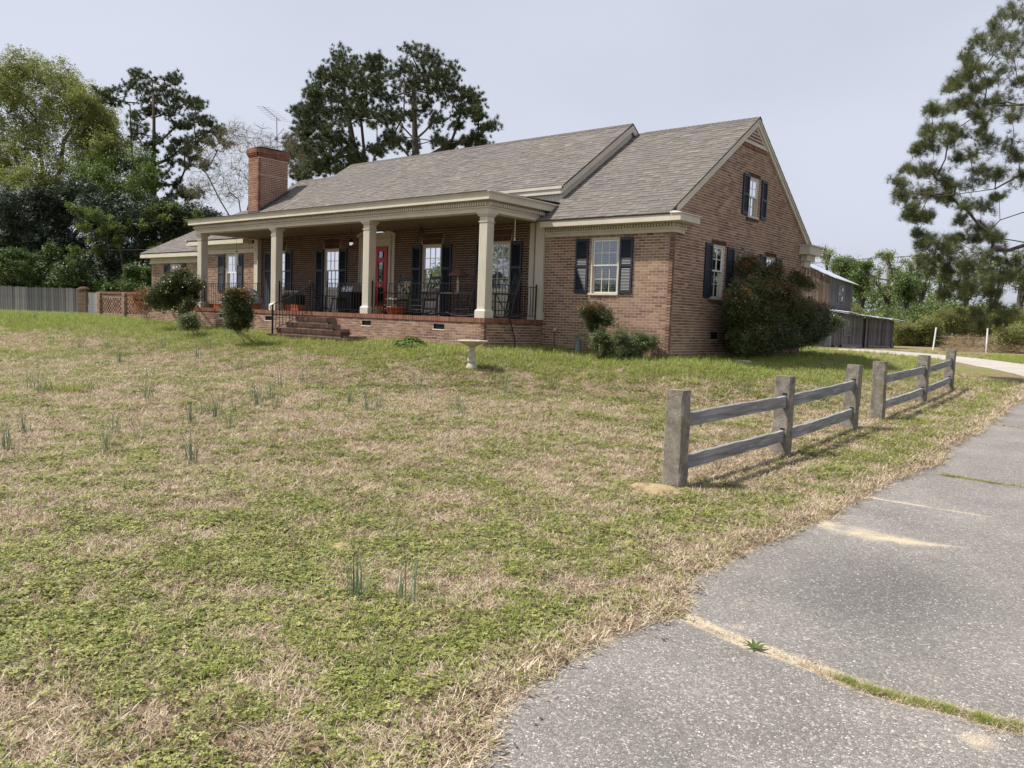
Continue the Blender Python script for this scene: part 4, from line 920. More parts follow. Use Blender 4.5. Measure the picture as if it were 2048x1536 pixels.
while x > -6.7:
    b_ = MB(); b_.box(x-.118, x, .622+random.uniform(0,.003), .659, 3.87, 4.238); b_.build('siding_board', MAT['trim'], sid); x -= .126
y = .66
while y < MYR-.05:
    zr = RZ+RS*(y+.4)-.1; zt = MZ0+MS*(y+.06-MY0)-.22; zt2 = MZ0+MS*(y+.118-MY0)-.22
    b_ = MB(); b_.poly_prism([(-3.765, y, zr), (-3.765, y+.118, zr+.08), (-3.765, y+.118, zt2), (-3.765, y, zt)], (.022, 0, 0)); b_.build('siding_board', MAT['trim'], sid); y += .126
# left low roofs
SA = slope_vec(.52); shingle_roof('left_wing_roof', (-21.55, -.42, 3.47), (1, 0, 0), SA, 1.75, lambda s: (0, 4.5), seed=11, thick=.06)
mb = MB(); mb.box(-21.6, -17.5, -.4, .0, 3.28, 3.455); mb.box(-21.35, -17.2, -.045, .05, 3.0-.04, 3.04); mb.box(-21.36, -17.2, -.075, .05, 3.041, 3.09); mb.box(-21.34, -17.2, -.04, .05, 3.091, 3.28); mb.box(-21.64, -21.5, -.44, .1, 3.456, 3.50); mb.build('left_wing_cornice', MAT['trim'], H)
dentils(frame((-21.3, -.04, 0), (1,0,0), (0,-1,0)), 0, 3.9, 0, .045, 3.11, 3.165)
hipS = slope_vec(.62); hipL = 4.1
shingle_roof('garage_roof', (-26.6, .1, 3.13), (1, 0, 0), hipS, hipL, lambda s: (s*.62, 9.4), seed=12, thick=.06)
mb = MB(); mb.poly_prism([(-26.6, .1, 3.08), (-26.6, 7.6, 3.08), (-24.05, 3.6, 5.28)], (.05, 0, 0)); mb.build('garage_hip', MAT['shingle'], H)
mb = MB(); mb.box(-26.6, -21.62, .12, .5, 2.94, 3.12); mb.box(-26.34, -21.4, .455, .55, 2.71, 2.78); mb.box(-26.36, -21.4, .425, .55, 2.781, 2.83); mb.box(-26.33, -21.4, .46, .55, 2.831, 2.94); mb.box(-26.6, -26.33, .5, 7.6, 2.94, 3.12); mb.build('garage_cornice', MAT['trim'], H)
# ---------------- chimney
CX0, CX1, CY0, CY1 = -18.97, -18.28, .72, 2.03
cf = frame((CX0, CY0, 0), (1,0,0), (0,-1,0)); cr_ = frame((CX1, CY0, 0), (0,1,0), (1,0,0))
brick_wall('chimney_front', cf, CX1-CX0, 3.95, 6.72, mat='brick_chim', anchor=True); brick_wall('chimney_side', cr_, CY1-CY0, 3.95, 6.72, mat='brick_chim', start_inset=.1015)
mb = MB(); mb.box(CX0, CX1-.11, CY0+.11, CY1, 3.95, 6.7); ch = mb.build('chimney_core', MAT['brick_chim'], H)
mb = MB(); rr_ = random.Random(9)
for k, o in enumerate((.025, .05, .07, .07, .05)):
    z0 = 6.70+k*.062; mb.box(CX0-o, CX1+o, CY0-o, CY1+o, z0, z0+.004, .1)
    for (axis, fixed, a0, a1) in (('x', CY0-o, CX0-o, CX1+o), ('y', CX1+o, CY0-o, CY1+o)):
        u = a0
        while u < a1-.03:
            e = min(u+.2, a1); r = rr_.random()
            if axis == 'x': mb.box(u, e-.008, fixed, fixed+.1, z0+.005, z0+.06, r)
            else: mb.box(fixed-.1, fixed, u, e-.008, z0+.005, z0+.06, r)
            u += .2
mb.box(CX0-.04, CX1-.05, CY0+.05, CY1+.04, 6.72, 7.0, .3); mb.build('chimney_crown', MAT['brick_red'], ch)
mb = MB(); mb.box(CX1-.02, CX1+.012, CY0-.01, CY1+.01, 6.635, 6.655); mb.box(CX1-.02, CX1+.006, CY0-.005, CY1, 6.01, 6.022); mb.build('lime_line', MAT['mortar'], ch)
mb = MB(); mb.box(CX0+.06, CX1-.06, CY0+.1, CY1-.1, 7.0, 7.02); mb.add([(CX0+.0, CY0+.05, 7.06), (CX1-.0, CY0+.05, 7.06), (CX1, CY1-.05, 7.06), (CX0, CY1-.05, 7.06), (CX0+.2, CY0+.3, 7.13), (CX1-.2, CY0+.3, 7.13), (CX1-.2, CY1-.3, 7.13), (CX0+.2, CY1-.3, 7.13)], [(0,1,5,4),(1,2,6,5),(2,3,7,6),(3,0,4,7),(4,5,6,7),(3,2,1,0)])
for sx in (CX0+.08, CX1-.08):
    for sy in (CY0+.12, CY1-.12): mb.box(sx-.015, sx+.015, sy-.015, sy+.015, 7.0, 7.062)
mb.build('chimney_cap', MAT['flash'], ch)
mb = MB(); n = 12
for i in range(n):
    y0 = CY0+(CY1-CY0)*i/n; y1 = CY0+(CY1-CY0)*(i+1)/n+.01; zz = MZ0+MS*(y0-MY0); mb.box(CX1+.004, CX1+.012, y0, y1, zz-.1, zz+.13)
mb.box(CX0-.01, CX1+.012, CY0-.012, CY0-.003, 3.9, 4.62); mb.poly_prism([(CX1+.013, CY0-.1, MZ0+MS*(CY0-.1-MY0)), (CX1+.013, CY1+.05, MZ0+MS*(CY1+.05-MY0)), (CX1+.013, CY1+.05, MZ0+MS*(CY1+.05-MY0)+.05), (CX1+.013, CY0-.1, MZ0+MS*(CY0-.1-MY0)+.05)], (.06, 0, 0)); mb.build('chimney_flashing', MAT['flash'], ch)
# ---------------- steps
for i, (y0, z1, xr) in enumerate(((-2.60, .69, -9.5), (-2.90, .52, -8.9), (-3.20, .35, -8.15), (-3.52, .18, -7.45))):
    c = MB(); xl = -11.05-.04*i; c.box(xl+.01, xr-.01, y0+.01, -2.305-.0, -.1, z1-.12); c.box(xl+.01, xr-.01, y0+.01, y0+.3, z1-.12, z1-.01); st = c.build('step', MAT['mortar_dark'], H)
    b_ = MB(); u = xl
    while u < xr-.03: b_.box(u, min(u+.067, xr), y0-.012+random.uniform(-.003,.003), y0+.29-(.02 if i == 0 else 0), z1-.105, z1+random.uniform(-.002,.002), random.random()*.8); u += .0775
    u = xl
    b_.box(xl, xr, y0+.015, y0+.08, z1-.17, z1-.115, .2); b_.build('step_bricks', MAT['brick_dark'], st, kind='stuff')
# ---------------- railings
def rail_run(p, q_, name='porch_railing', zb=ZD+.09, zt=1.71, gap=.115):
    p = Vector(p); q_ = Vector(q_); L_ = (q_-p).length; r = MB()
    r.bar((p.x, p.y, zt), (q_.x, q_.y, zt), .03, .016); r.bar((p.x, p.y, zb), (q_.x, q_.y, zb), .026, .014)
    for s in (p, q_): r.bar((s.x, s.y, ZD), (s.x, s.y, zt+.03), .028); r.lathe([(0,-.02),(.022,-.01),(.024,.01),(.012,.03),(0,.034)], 8, (s.x, s.y, zt+.045))
    o = r.build(name, MAT['black'], H); k = int(L_/gap); bm_ = MB(); bm_.bar((0,0,0), (0,0,zt-zb-.016), .013); me = bm_.mesh('baluster', MAT['black'])
    for i in range(1, k): c = p.lerp(q_, i/k); link('baluster', me, o, (c.x, c.y, zb+.006))
    return o
rail_run((-17.09, -2.12, 0), (-12.93, -2.12, 0)); rail_run((-12.61, -2.12, 0), (-11.02, -2.12, 0)); rail_run((-10.2, -2.12, 0), (-8.48, -2.12, 0)); rail_run((-8.16, -2.12, 0), (-4.12, -2.12, 0)); rail_run((-3.93, -1.95, 0), (-3.93, -.11, 0))
# stair handrail
r = MB(); T = [Vector((-11.1, -3.36, 1.02)), Vector((-10.98, -2.9, 1.25)), Vector((-10.9, -2.35, 1.56)), Vector((-10.86, -2.15, 1.70))]
for a, b in zip(T, T[1:]): r.bar(a, b, .045, .022)
B0, B1 = Vector((-11.1, -3.36, .27)), Vector((-10.86, -2.15, .93)); r.bar(B0, B1, .026, .014); r.bar((-11.1, -3.36, .10), (-11.1, -3.36, 1.02), .04); r.bar((-10.86, -2.15, .86), (-10.86, -2.15, 1.72), .035)
cs = [Vector((-11.1+.0, -3.38-.05*math.sin(t)-.02*t/5, .99-.055*(1-math.cos(t)))) for t in np.linspace(0, 5.2, 12)]; r.tube(cs, .014, 6)
hr = r.build('stair_handrail', MAT['black'], H)
for i in range(1, 12):
    t = i/12; b0 = B0.lerp(B1, t); ts = t*(T[-1].y-T[0].y)+T[0].y; zt = np.interp(ts, [v.y for v in T], [v.z for v in T]); m_ = MB(); m_.bar(b0, (b0.x, b0.y, zt), .013); m_.build('baluster', MAT['black'], hr)
# downspout line and dryer pipe details: soldier of the garage omitted (hidden by shrubs)
# ------------------------------------------------------------------ trees and shrubs
class Skel:
    """branch skeleton: nodes attach to the nearest existing node, thickness follows what hangs on it"""
    def __init__(s): s.p = []; s.par = []; s.len = []
    def add(s, p, par):
        s.p.append(np.array(p, float)); s.par.append(par); s.len.append(0 if par < 0 else s.len[par]+float(np.linalg.norm(s.p[-1]-s.p[par]))); return len(s.p)-1
    def chain(s, pts, par=-1):
        for q_ in pts: par = s.add(q_, par)
        return par
    def attach(s, tgt, alpha=.35, step=.8, sag=.0, jit=.06, rr=random, droop=None, lo=0):
        P = np.array(s.p[lo:]); Ln = np.array(s.len[lo:]); d = np.linalg.norm(P-tgt, axis=1)
        cost = d+alpha*Ln+ (np.maximum(0, P[:, 2]-tgt[2]+.1*d)*(droop if droop is not None else .9))
        i = int(np.argmin(cost))+lo; a = s.p[i]; L = float(np.linalg.norm(tgt-a)); n = max(1, int(L/step)); cur = i
        for k in range(1, n+1):
            t = k/n; q_ = a*(1-t)+tgt*t; q_ = q_+np.array([rr.gauss(0, 1), rr.gauss(0, 1), rr.gauss(0, .6)])*jit*L*math.sin(math.pi*t)*.6; q_[2] += sag*L*math.sin(math.pi*t)
            cur = s.add(q_, cur)
        return cur
    def radii(s, rt, rbase, power=2.3):
        n = len(s.p); w = [0.0]*n; kids = [[] for _ in range(n)]
        for i in range(n):
            if s.par[i] >= 0: kids[s.par[i]].append(i)
        for i in range(n-1, -1, -1):
            w[i] = sum(w[k] for k in kids[i]) if kids[i] else 1.0
        m = max(w); r = [rt+(rbase-rt)*((x-1)/max(1, m-1))**(1/power) if x > 1 else rt for x in w]; return r, kids
    def mesh(s, mb, rt, rbase, n_big=7, thin=.03, power=2.3, over=None):
        r, kids = s.radii(rt, rbase, power)
        for i, v in (over or {}).items(): r[i] = max(r[i], v)
        roots = [i for i in range(len(s.p)) if s.par[i] < 0]; stack = [(i, None) for i in roots]
        while stack:
            i, prev = stack.pop(); pts = []; rad = []
            if prev is not None: pts.append(s.p[prev]); rad.append(min(r[prev], r[i]*1.25))
            cur = i
            while True:
                pts.append(s.p[cur]); rad.append(r[cur]); ks = kids[cur]
                if not ks: break
                ks = sorted(ks, key=lambda k: -r[k])
                for k in ks[1:]: stack.append((k, cur))
                cur = ks[0]
            if len(pts) > 1:
                rm = max(rad); mb.tube(pts, rad, n_big if rm > thin*3 else (5 if rm > thin else 3), cap=False)
def leafcards(mb, rs, n, rad, ll, lw, flat=.35, fold=True, vert=1.0):
    for i in range(n):
        a, b = rs.uniform(0, 6.28), math.acos(rs.uniform(-1, 1)); rr_ = rad*rs.random()**.5
        c = Vector((math.sin(b)*math.cos(a), math.sin(b)*math.sin(a), math.cos(b)*vert))*rr_
        az = rs.uniform(0, 6.28); d = Vector((math.cos(az), math.sin(az), rs.uniform(-.6,.5))).normalized(); w = d.cross(Vector((rs.gauss(0,flat), rs.gauss(0,flat), 1))).normalized()*lw*rs.uniform(.7,1.2)/2; l = d*ll*rs.uniform(.7,1.25); r = rs.random()
        mb.add([tuple(c), tuple(c+l*.45+w), tuple(c+l), tuple(c+l*.45-w)], [(0,1,2,3)], r)
def leaf_protos(name, mat, n, rad, ll, lw, k=4, seed=1, **kw):
    rs_ = random.Random(seed); out = []
    for i in range(k): mb = MB(); leafcards(mb, rs_, n, rad, ll, lw, **kw); out.append(proto(name, mb, mat))
    return out
def needle_protos(name, mat, n, L, w, k=4, seed=1, up=.4):
    rs_ = random.Random(seed); out = []
    for i in range(k):
        mb = MB(); core = Vector((0, 0, 0))
        for j in range(n):
            base = Vector((0, 0, rs_.uniform(-.45, .35)*L)); a = rs_.uniform(0, 6.28); el = rs_.uniform(-.25, 1.2)
            d = Vector((math.cos(a)*math.cos(el), math.sin(a)*math.cos(el), math.sin(el))); x = d.cross(Vector((rs_.gauss(0,1), rs_.gauss(0,1), rs_.gauss(0,1)))).normalized()*w/2; l = L*rs_.uniform(.75,1.1)
            mb.add([tuple(base-x), tuple(base+x), tuple(base+d*l)], [(0,1,2)], rs_.random())
        out.append(proto(name, mb, mat))
    return out
LM = {}
LM['pine'] = leaf_mat('pine_needles', [(.03,.048,.016), (.05,.074,.024), (.078,.104,.036), (.115,.135,.05)], .12, .5, .3)
LM['pine_near'] = leaf_mat('near_pine_needles', [(.045,.065,.022), (.08,.10,.03), (.125,.145,.042), (.19,.195,.07)], .15, .45, .35)
LM['far'] = leaf_mat('hazy_far_leaves', [(.14,.19,.075), (.20,.25,.10), (.27,.32,.13), (.35,.39,.19)], .35, .6, .2)  # spring green, lightened further so the colour carries the distance haze
LM['far_mid'] = leaf_mat('hazy_mid_leaves', [(.08,.13,.045), (.13,.18,.06), (.18,.24,.08), (.24,.30,.12)], .3, .6, .2)  # mid green, with some distance haze lightened into the colour
LM['spring'] = leaf_mat('spring_leaves', [(.13,.155,.045), (.19,.22,.06), (.26,.285,.09), (.33,.345,.13)], .4, .5, .25)
LM['mid'] = leaf_mat('mid_green_leaves', [(.05,.085,.015), (.08,.13,.022), (.12,.18,.035), (.17,.23,.06)], .3, .5, .25)
LM['magnolia'] = leaf_mat('magnolia_leaves', [(.018,.034,.018), (.034,.052,.030), (.062,.082,.052), (.10,.125,.085)], .08, .55, .25)
LM['vine'] = leaf_mat('vine_leaves', [(.06,.10,.02), (.10,.15,.03), (.16,.21,.05), (.24,.29,.08)], .35, .5, .25)
LM['under'] = leaf_mat('understory_leaves', [(.035,.065,.018), (.065,.11,.026), (.10,.155,.04), (.16,.21,.08)], .25, .45, .35)
LM['nandina'] = leaf_mat('nandina_leaves', [(.02,.042,.018), (.045,.075,.028), (.075,.105,.034), (.12,.14,.045), (.16,.09,.04)], .15, .4, .4)
LM['nandina_red'] = leaf_mat('nandina_new_leaves', [(.08,.08,.03), (.20,.08,.032), (.30,.11,.045), (.34,.20,.075)], .25, .45, .3)
LM['shrub'] = leaf_mat('small_shrub_leaves', [(.05,.075,.03), (.09,.12,.045), (.14,.17,.07), (.20,.23,.11)], .2, .5, .3)
LM['bud'] = leaf_mat('buds', [(.22,.20,.13), (.33,.31,.20), (.26,.29,.13)], .3, .6, .2)
LM['brush'] = leaf_mat('brush_leaves', [(.10,.13,.035), (.16,.18,.05), (.22,.22,.08), (.26,.23,.12)], .3, .6, .2)
LM['deadbrush'] = leaf_mat('dead_brush', [(.14,.085,.055), (.22,.145,.095), (.30,.22,.15), (.17,.14,.06)], .1, .8, .1)
PR = {}
PR['pine'] = needle_protos('needle_source', LM['pine'], 54, .42, .045, seed=2)
PR['pine_near'] = needle_protos('near_needle_source', LM['pine_near'], 70, .18, .0055, k=5, seed=3)
PR['spring'] = leaf_protos('spring_leaf_source', LM['spring'], 16, .34, .15, .09, seed=4)
PR['mid'] = leaf_protos('mid_leaf_source', LM['mid'], 18, .34, .15, .10, seed=5)
PR['magnolia'] = leaf_protos('magnolia_leaf_source', LM['magnolia'], 20, .30, .20, .085, seed=6)
PR['vine'] = leaf_protos('vine_leaf_source', LM['vine'], 18, .26, .13, .10, seed=7)
PR['under'] = leaf_protos('understory_leaf_source', LM['under'], 18, .32, .22, .08, seed=8)
PR['nandina'] = leaf_protos('nandina_leaf_source', LM['nandina'], 20, .13, .065, .022, seed=9)
PR['nandina_red'] = leaf_protos('nandina_red_source', LM['nandina_red'], 18, .12, .055, .02, seed=10)
PR['shrub'] = leaf_protos('shrub_leaf_source', LM['shrub'], 18, .09, .045, .02, seed=11)
PR['bud'] = leaf_protos('bud_source', LM['bud'], 5, .22, .05, .035, seed=12)
PR['brush'] = leaf_protos('brush_leaf_source', LM['brush'], 18, .35, .14, .06, seed=13)
PR['deadbrush'] = leaf_protos('dead_brush_source', LM['deadbrush'], 16, .3, .2, .012, seed=14)
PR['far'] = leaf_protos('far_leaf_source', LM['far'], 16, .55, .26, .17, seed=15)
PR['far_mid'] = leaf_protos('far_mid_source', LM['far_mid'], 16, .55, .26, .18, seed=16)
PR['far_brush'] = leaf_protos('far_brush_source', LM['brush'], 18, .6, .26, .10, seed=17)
def rnd_in(c, r, rr, shell=.0):
    while True:
        v = np.array([rr.uniform(-1, 1), rr.uniform(-1, 1), rr.uniform(-1, 1)]); n = np.linalg.norm(v)
        if n <= 1 and n >= shell: return c+v*r
def plant(name, label, cat, base, trunks, clumps, leaves, twigs, tufts, rt=.02, rb=.2, bark='bark', group=None, seed=1, alpha=.35, sag=0, droop=None, lsize=1.0, jit=.06, step=.8, spread=.5, leafname='crown', stems='trunk', twig_r=None, shell=.25, extra=None, power=2.3, fill=0, trunk_r=None):
    """base: world point; trunks: list of polylines; clumps: [(centre, (rx,ry,rz))]; twigs per clump and leaf tufts per twig"""
    rr = random.Random(seed); base = np.array(base, float); e = empty(name, tuple(base)); tag(e, label, cat, group)
    sk = Skel()
    over = {}
    for ti_, tr in enumerate(trunks):
        pts = [np.array(p, float) for p in tr]; par = -1
        if ti_ and cat == 'tree': par = min(range(len(sk.p)), key=lambda i: np.linalg.norm(sk.p[i]-pts[0]))
        n0 = len(sk.p); sk.chain(pts, par)
        if ti_ == 0 and trunk_r:
            for k in range(n0, len(sk.p)): over[k] = trunk_r[0]+(trunk_r[1]-trunk_r[0])*(k-n0)/max(1, len(sk.p)-1-n0)
    order = sorted(range(len(clumps)), key=lambda i: min(np.linalg.norm(clumps[i][0]-p) for p in sk.p)); tips = []
    for i in order:
        c, r = clumps[i]; sk.attach(c, alpha, step, sag, jit, rr, droop)
        lo = max(0, len(sk.p)-8)
        for k in range(twigs):
            t = rnd_in(c, np.array(r), rr, shell); n0 = len(sk.p); e_ = sk.attach(t, .15, max(.25, step*.6), 0, .10, rr, .2, lo)
            tips.append((e_, i))
    mb = MB(); sk.mesh(mb, rt, rb, power=power, over=over); mb.v = [tuple(np.array(v)-base) for v in mb.v]; mb.build(stems, MAT[bark], e, smooth=True)
    P = []; S = []; R = []; I = []; kind_ = []
    for (ti, ci) in tips:
        a = sk.p[ti]; b = sk.p[sk.par[ti]]; 
        for k in range(tufts):
            t = rr.uniform(-.1, 1)**1 if k else 0; p = a*(1-max(t, 0))+b*max(t, 0); p = p+np.array([rr.gauss(0, 1), rr.gauss(0, 1), rr.gauss(0, .8)])*spread*(.25 if k == 0 else .5)*lsize
            P.append(p-base); S.append(lsize*rr.uniform(.7, 1.25)); R.append((rr.gauss(0, .5), rr.gauss(0, .5), rr.uniform(0, 6.28))); I.append(rr.randrange(4)); kind_.append(ci)
    if fill:
        r_, _k = sk.radii(rt, rb, power); lim = rt*6
        for i in range(len(sk.p)):
            if sk.par[i] >= 0 and r_[i] < lim and rr.random() < fill:
                a, b = sk.p[i], sk.p[sk.par[i]]; t = rr.random(); P.append(a*(1-t)+b*t+np.array([rr.gauss(0, 1), rr.gauss(0, 1), rr.gauss(0, .6)])*spread*.5*lsize-base); S.append(lsize*rr.uniform(.6, 1.1)); R.append((rr.gauss(0, .7), rr.gauss(0, .7), rr.uniform(0, 6.28))); I.append(rr.randrange(4))
    if leaves: scatter(leafname, np.array(P), np.array(R), S, I, PR[leaves], e)
    if extra: extra(e, base, sk, tips, rr)
    return e
def px_clumps(lst, t, ysq=1.0, dj=1.0, seed=0, dup=1, rs_=1.0):
    """(px,py,radius px) outlines -> world clumps around distance t with depth of their own"""
    rr = random.Random(seed); out = []
    for (px, py, r) in lst:
        for k in range(dup):
            dd = rr.uniform(-1, 1)*dj; tt = t+dd; c = at(px+(rr.uniform(-.75,.75)*r if k else 0), py+(rr.uniform(-.75,.75)*r if k else 0), tt); rw = r*t/FPX*rs_; out.append((c, (rw*1.0, rw*1.0, rw*ysq)))
    return out
def trunk_px(pts, t): return [at(px, py, t) for px, py in pts]
def gbase(px, t, dz=0):
    p = at(px, 650, t); return np.array([p[0], p[1], zg1(p[0], p[1])+dz])
# pines behind the house -------------------------------------------------
T0 = 58
PR_R = [(825,113,30),(797,131,25),(848,118,28),(873,136,28),(896,148,18),(810,164,30),(848,156,30),(886,169,28),(911,179,18),(861,189,28),(823,194,28),(896,199,25),(942,187,20),(952,204,16),(944,225,16),(917,222,14),(957,230,12),(848,222,22),(810,227,22),(873,235,14),(911,253,8),(950,273,14),(975,258,11),(932,283,12),(962,286,11),(876,283,11),(899,293,9),(785,237,20),(795,273,18),(818,291,18),(775,205,22)]
b = gbase(838, T0+2); plant('pine_tree', 'tall dark pine behind the roof, its thin right limbs reaching sideways', 'tree', b, [[b]+trunk_px([(836,560),(834,430),(832,330),(830,280),(828,220),(827,170),(826,135)], T0)], px_clumps(PR_R, T0, .72, 3.6, 1, dup=2, rs_=1.1), 'pine', 14, 2, rt=.02, rb=.32, bark='bark_pine', seed=21, alpha=.2, lsize=.6, spread=.9, fill=.35, step=1.0, droop=.5, power=1.45, jit=.05, shell=.1)
PR_L = [(703,128,28),(724,138,30),(683,141,25),(663,151,20),(642,154,14),(749,131,22),(759,154,28),(729,164,28),(696,169,28),(663,181,28),(632,181,24),(622,187,14),(642,207,30),(683,202,30),(716,194,26),(751,187,24),(612,222,22),(599,222,14),(622,245,26),(602,253,16),(658,232,28),(696,232,24),(734,222,20),(754,242,22),(607,268,14),(658,268,20),(637,291,28),(607,296,26),(581,298,18),(683,283,24),(622,316,30),(653,308,26),(594,334,22),(632,336,26),(683,308,26),(708,321,20),(754,303,22),(607,354,18),(658,336,24),(772,278,20),(740,340,20),(690,345,20)]
b = gbase(735, T0); plant('pine_tree', 'broad dark pine behind the chimney, fullest and lowest on its left', 'tree', b, [[b]+trunk_px([(733,560),(731,430),(730,350),(728,300),(722,240),(716,190),(712,150)], T0-1), trunk_px([(731,400),(720,330),(706,290),(700,250),(690,200),(684,160)], T0-1.5)], px_clumps(PR_L, T0-1, .75, 3.6, 2, dup=2, rs_=1.1), 'pine', 16, 2, rt=.02, rb=.34, bark='bark_pine', seed=22, alpha=.2, lsize=.62, spread=.9, fill=.35, step=1.0, droop=.5, power=1.45, jit=.05, shell=.1)
PL = [(274,148,16),(300,156,18),(330,161,18),(350,164,12),(259,166,20),(279,179,20),(325,184,18),(348,189,14),(236,184,20),(216,189,16),(203,199,10),(228,202,16),(292,202,20),(317,204,16),(300,222,16),(368,199,15),(388,204,12),(355,217,16),(391,217,13),(381,237,18),(404,235,13),(416,247,8),(338,232,14),(279,247,18),(355,250,12),(376,252,11),(317,275,13),(350,283,12),(381,283,15),(406,275,14),(432,265,13),(442,260,9),(452,288,9),(419,288,12),(396,298,12),(368,303,9),(343,300,9),(279,278,20),(300,293,16),(274,227,14),(343,326,14),(368,326,11),(388,316,9),(330,349,15),(325,369,17),(350,369,12),(376,382,13),(391,392,10),(343,392,16),(368,395,12),(406,334,9)]
b = gbase(308, 60); plant('pine_tree', 'slender leaning-crowned pine left of the chimney with gaps between its limbs', 'tree', b, [[b]+trunk_px([(307,560),(306,400),(307,330),(308,280),(308,235),(306,190),(305,165)], 60), trunk_px([(300,400),(266,330),(262,270),(260,210)], 62)], px_clumps(PL, 60, .68, 2.8, 3, dup=2, rs_=1.1), 'pine', 9, 2, rt=.018, rb=.28, bark='bark_pine', seed=23, alpha=.2, lsize=.55, spread=.8, fill=.3, step=1.0, droop=.6, power=1.45, jit=.05, shell=.1)
# big spring-green broadleaf at the left edge
DC = [(20,150,36),(70,150,36),(120,158,36),(158,188,34),(188,228,32),(213,252,26),(40,205,42),(100,215,42),(150,250,42),(20,285,46),(80,300,46),(140,320,42),(190,290,34),(228,300,26),(10,360,38),(70,360,38),(130,370,32),(-30,220,46),(-20,330,40),(-60,280,46),(-70,200,36),(60,250,40),(-30,160,30)]
b = gbase(95, 62); plant('maple_tree', 'tall broadleaf tree in pale spring green at the far left edge', 'tree', b, [[b]+trunk_px([(95,520),(96,440),(92,380),(80,300)], 62), trunk_px([(96,420),(120,340),(128,280)], 62), trunk_px([(96,430),(40,340),(20,260)], 63)], px_clumps(DC, 62, 1.0, 4.5, 4, dup=3), 'spring', 26, 5, rt=.012, rb=.34, seed=24, alpha=.15, lsize=.95, spread=.75, step=1.2, droop=.6, power=1.4, jit=.05)
DD = [(170,350,30),(220,330,34),(262,338,32),(240,378,38),(190,392,34),(285,372,26),(150,400,30),(225,410,34),(270,405,30),(205,360,30)]
b = gbase(225, 56); plant('broadleaf_tree', 'deeper green bushy tree just left of the slender pine', 'tree', b, [[b]+trunk_px([(226,540),(228,470),(226,400),(224,360)], 56)], px_clumps(DD, 56, .9, 2.5, 5, dup=2), 'mid', 26, 5, rt=.012, rb=.25, seed=25, alpha=.2, lsize=.9, spread=.6, step=1.2, power=1.4)
# evergreen screen behind the fence
MG1 = [(x, y, r) for x, y, r in [(10,415,34),(60,408,34),(110,400,32),(160,398,30),(20,455,38),(75,450,38),(130,440,36),(185,415,30),(-30,440,40),(-20,500,40),(30,500,38),(90,495,36),(150,480,34),(230,425,28),(270,430,26),(195,455,32),(20,545,34),(80,545,34),(140,540,34),(190,530,32),(-30,560,30),(50,575,26),(120,575,26),(180,570,26),(10,590,20),(90,590,20),(160,590,20)]]
b = gbase(70, 49); plant('evergreen_magnolia', 'dark glossy evergreen magnolia spreading above the grey picket fence', 'tree', b, [[b]+trunk_px([(70,560),(70,500),(72,450)], 49), trunk_px([(75,560),(130,500),(170,440)], 49.5)], px_clumps(MG1, 49, .85, 2.2, 6, dup=3), 'magnolia', 22, 5, rt=.012, rb=.25, seed=26, alpha=.1, lsize=.82, spread=.6, step=1.0)
MG2 = [(230,465,34),(290,450,32),(340,450,30),(385,440,24),(250,515,34),(300,510,34),(350,500,30),(210,520,30),(330,420,24),(375,480,26),(420,440,16),(280,560,26),(240,560,26),(300,420,22),(205,575,24),(260,590,22),(310,560,22),(230,600,18),(285,595,18)]
b = gbase(300, 46); plant('evergreen_tree', 'dark evergreen filling the gap beside the low garage roof', 'tree', b, [[b]+trunk_px([(300,560),(302,500),(305,450)], 46)], px_clumps(MG2, 46.5, .9, 2.0, 7, dup=3), 'magnolia', 22, 5, rt=.012, rb=.22, seed=27, alpha=.1, lsize=.8, spread=.6, step=1.0)
VN = [(150,415,14),(165,425,16),(190,430,15),(210,440,15),(228,452,14),(205,460,12),(185,475,12),(170,455,12),(255,450,15),(300,432,15),(320,418,16),(345,415,16),(330,440,14),(360,430,14),(290,450,10),(310,500,11),(335,498,12),(348,520,10),(240,480,10),(200,500,9),(380,445,10),(150,500,8),(395,428,12)]
b = gbase(250, 44.3); plant('climbing_vine', 'bright yellow-green vine draped over the dark evergreens', 'vine', b, [[b]+trunk_px([(250,560),(240,500),(232,460)], 44.3)], px_clumps(VN, 44.2, .8, .5, 8), 'vine', 12, 4, rt=.01, rb=.05, seed=28, alpha=.1, lsize=.62, spread=.5, step=.8, stems='stem', leafname='foliage')
UN = [(10,520,24),(50,530,26),(90,535,24),(100,505,14),(130,545,26),(170,550,24),(60,555,24),(15,560,26),(110,565,22),(200,570,22),(-30,540,26),(150,520,16),(30,505,12)]
b = gbase(80, 44.6); plant('understory_shrub', 'layered green shrubs leaning over the picket fence', 'shrub', b, [[b]+trunk_px([(80,600),(80,560),(82,530)], 44.6)], px_clumps(UN, 44.6, .6, .7, 9, dup=2), 'under', 13, 4, rt=.012, rb=.08, seed=29, alpha=.1, lsize=.62, spread=.5, step=.8, stems='stem', leafname='foliage')
UF = [(262,545,16),(285,555,18),(300,540,12),(250,570,16),(275,575,16),(225,575,16),(296,565,12)]
b = gbase(268, 41.5); plant('palm_like_shrub', 'shrub with long drooping fronds beside the garage corner', 'shrub', b, [[b]+trunk_px([(268,600),(270,570)], 41.5)], px_clumps(UF, 41.5, .7, .5, 10, dup=2), 'under', 12, 4, rt=.01, rb=.05, seed=30, alpha=.1, lsize=.55, spread=.45, step=.6, stems='stem', leafname='foliage')
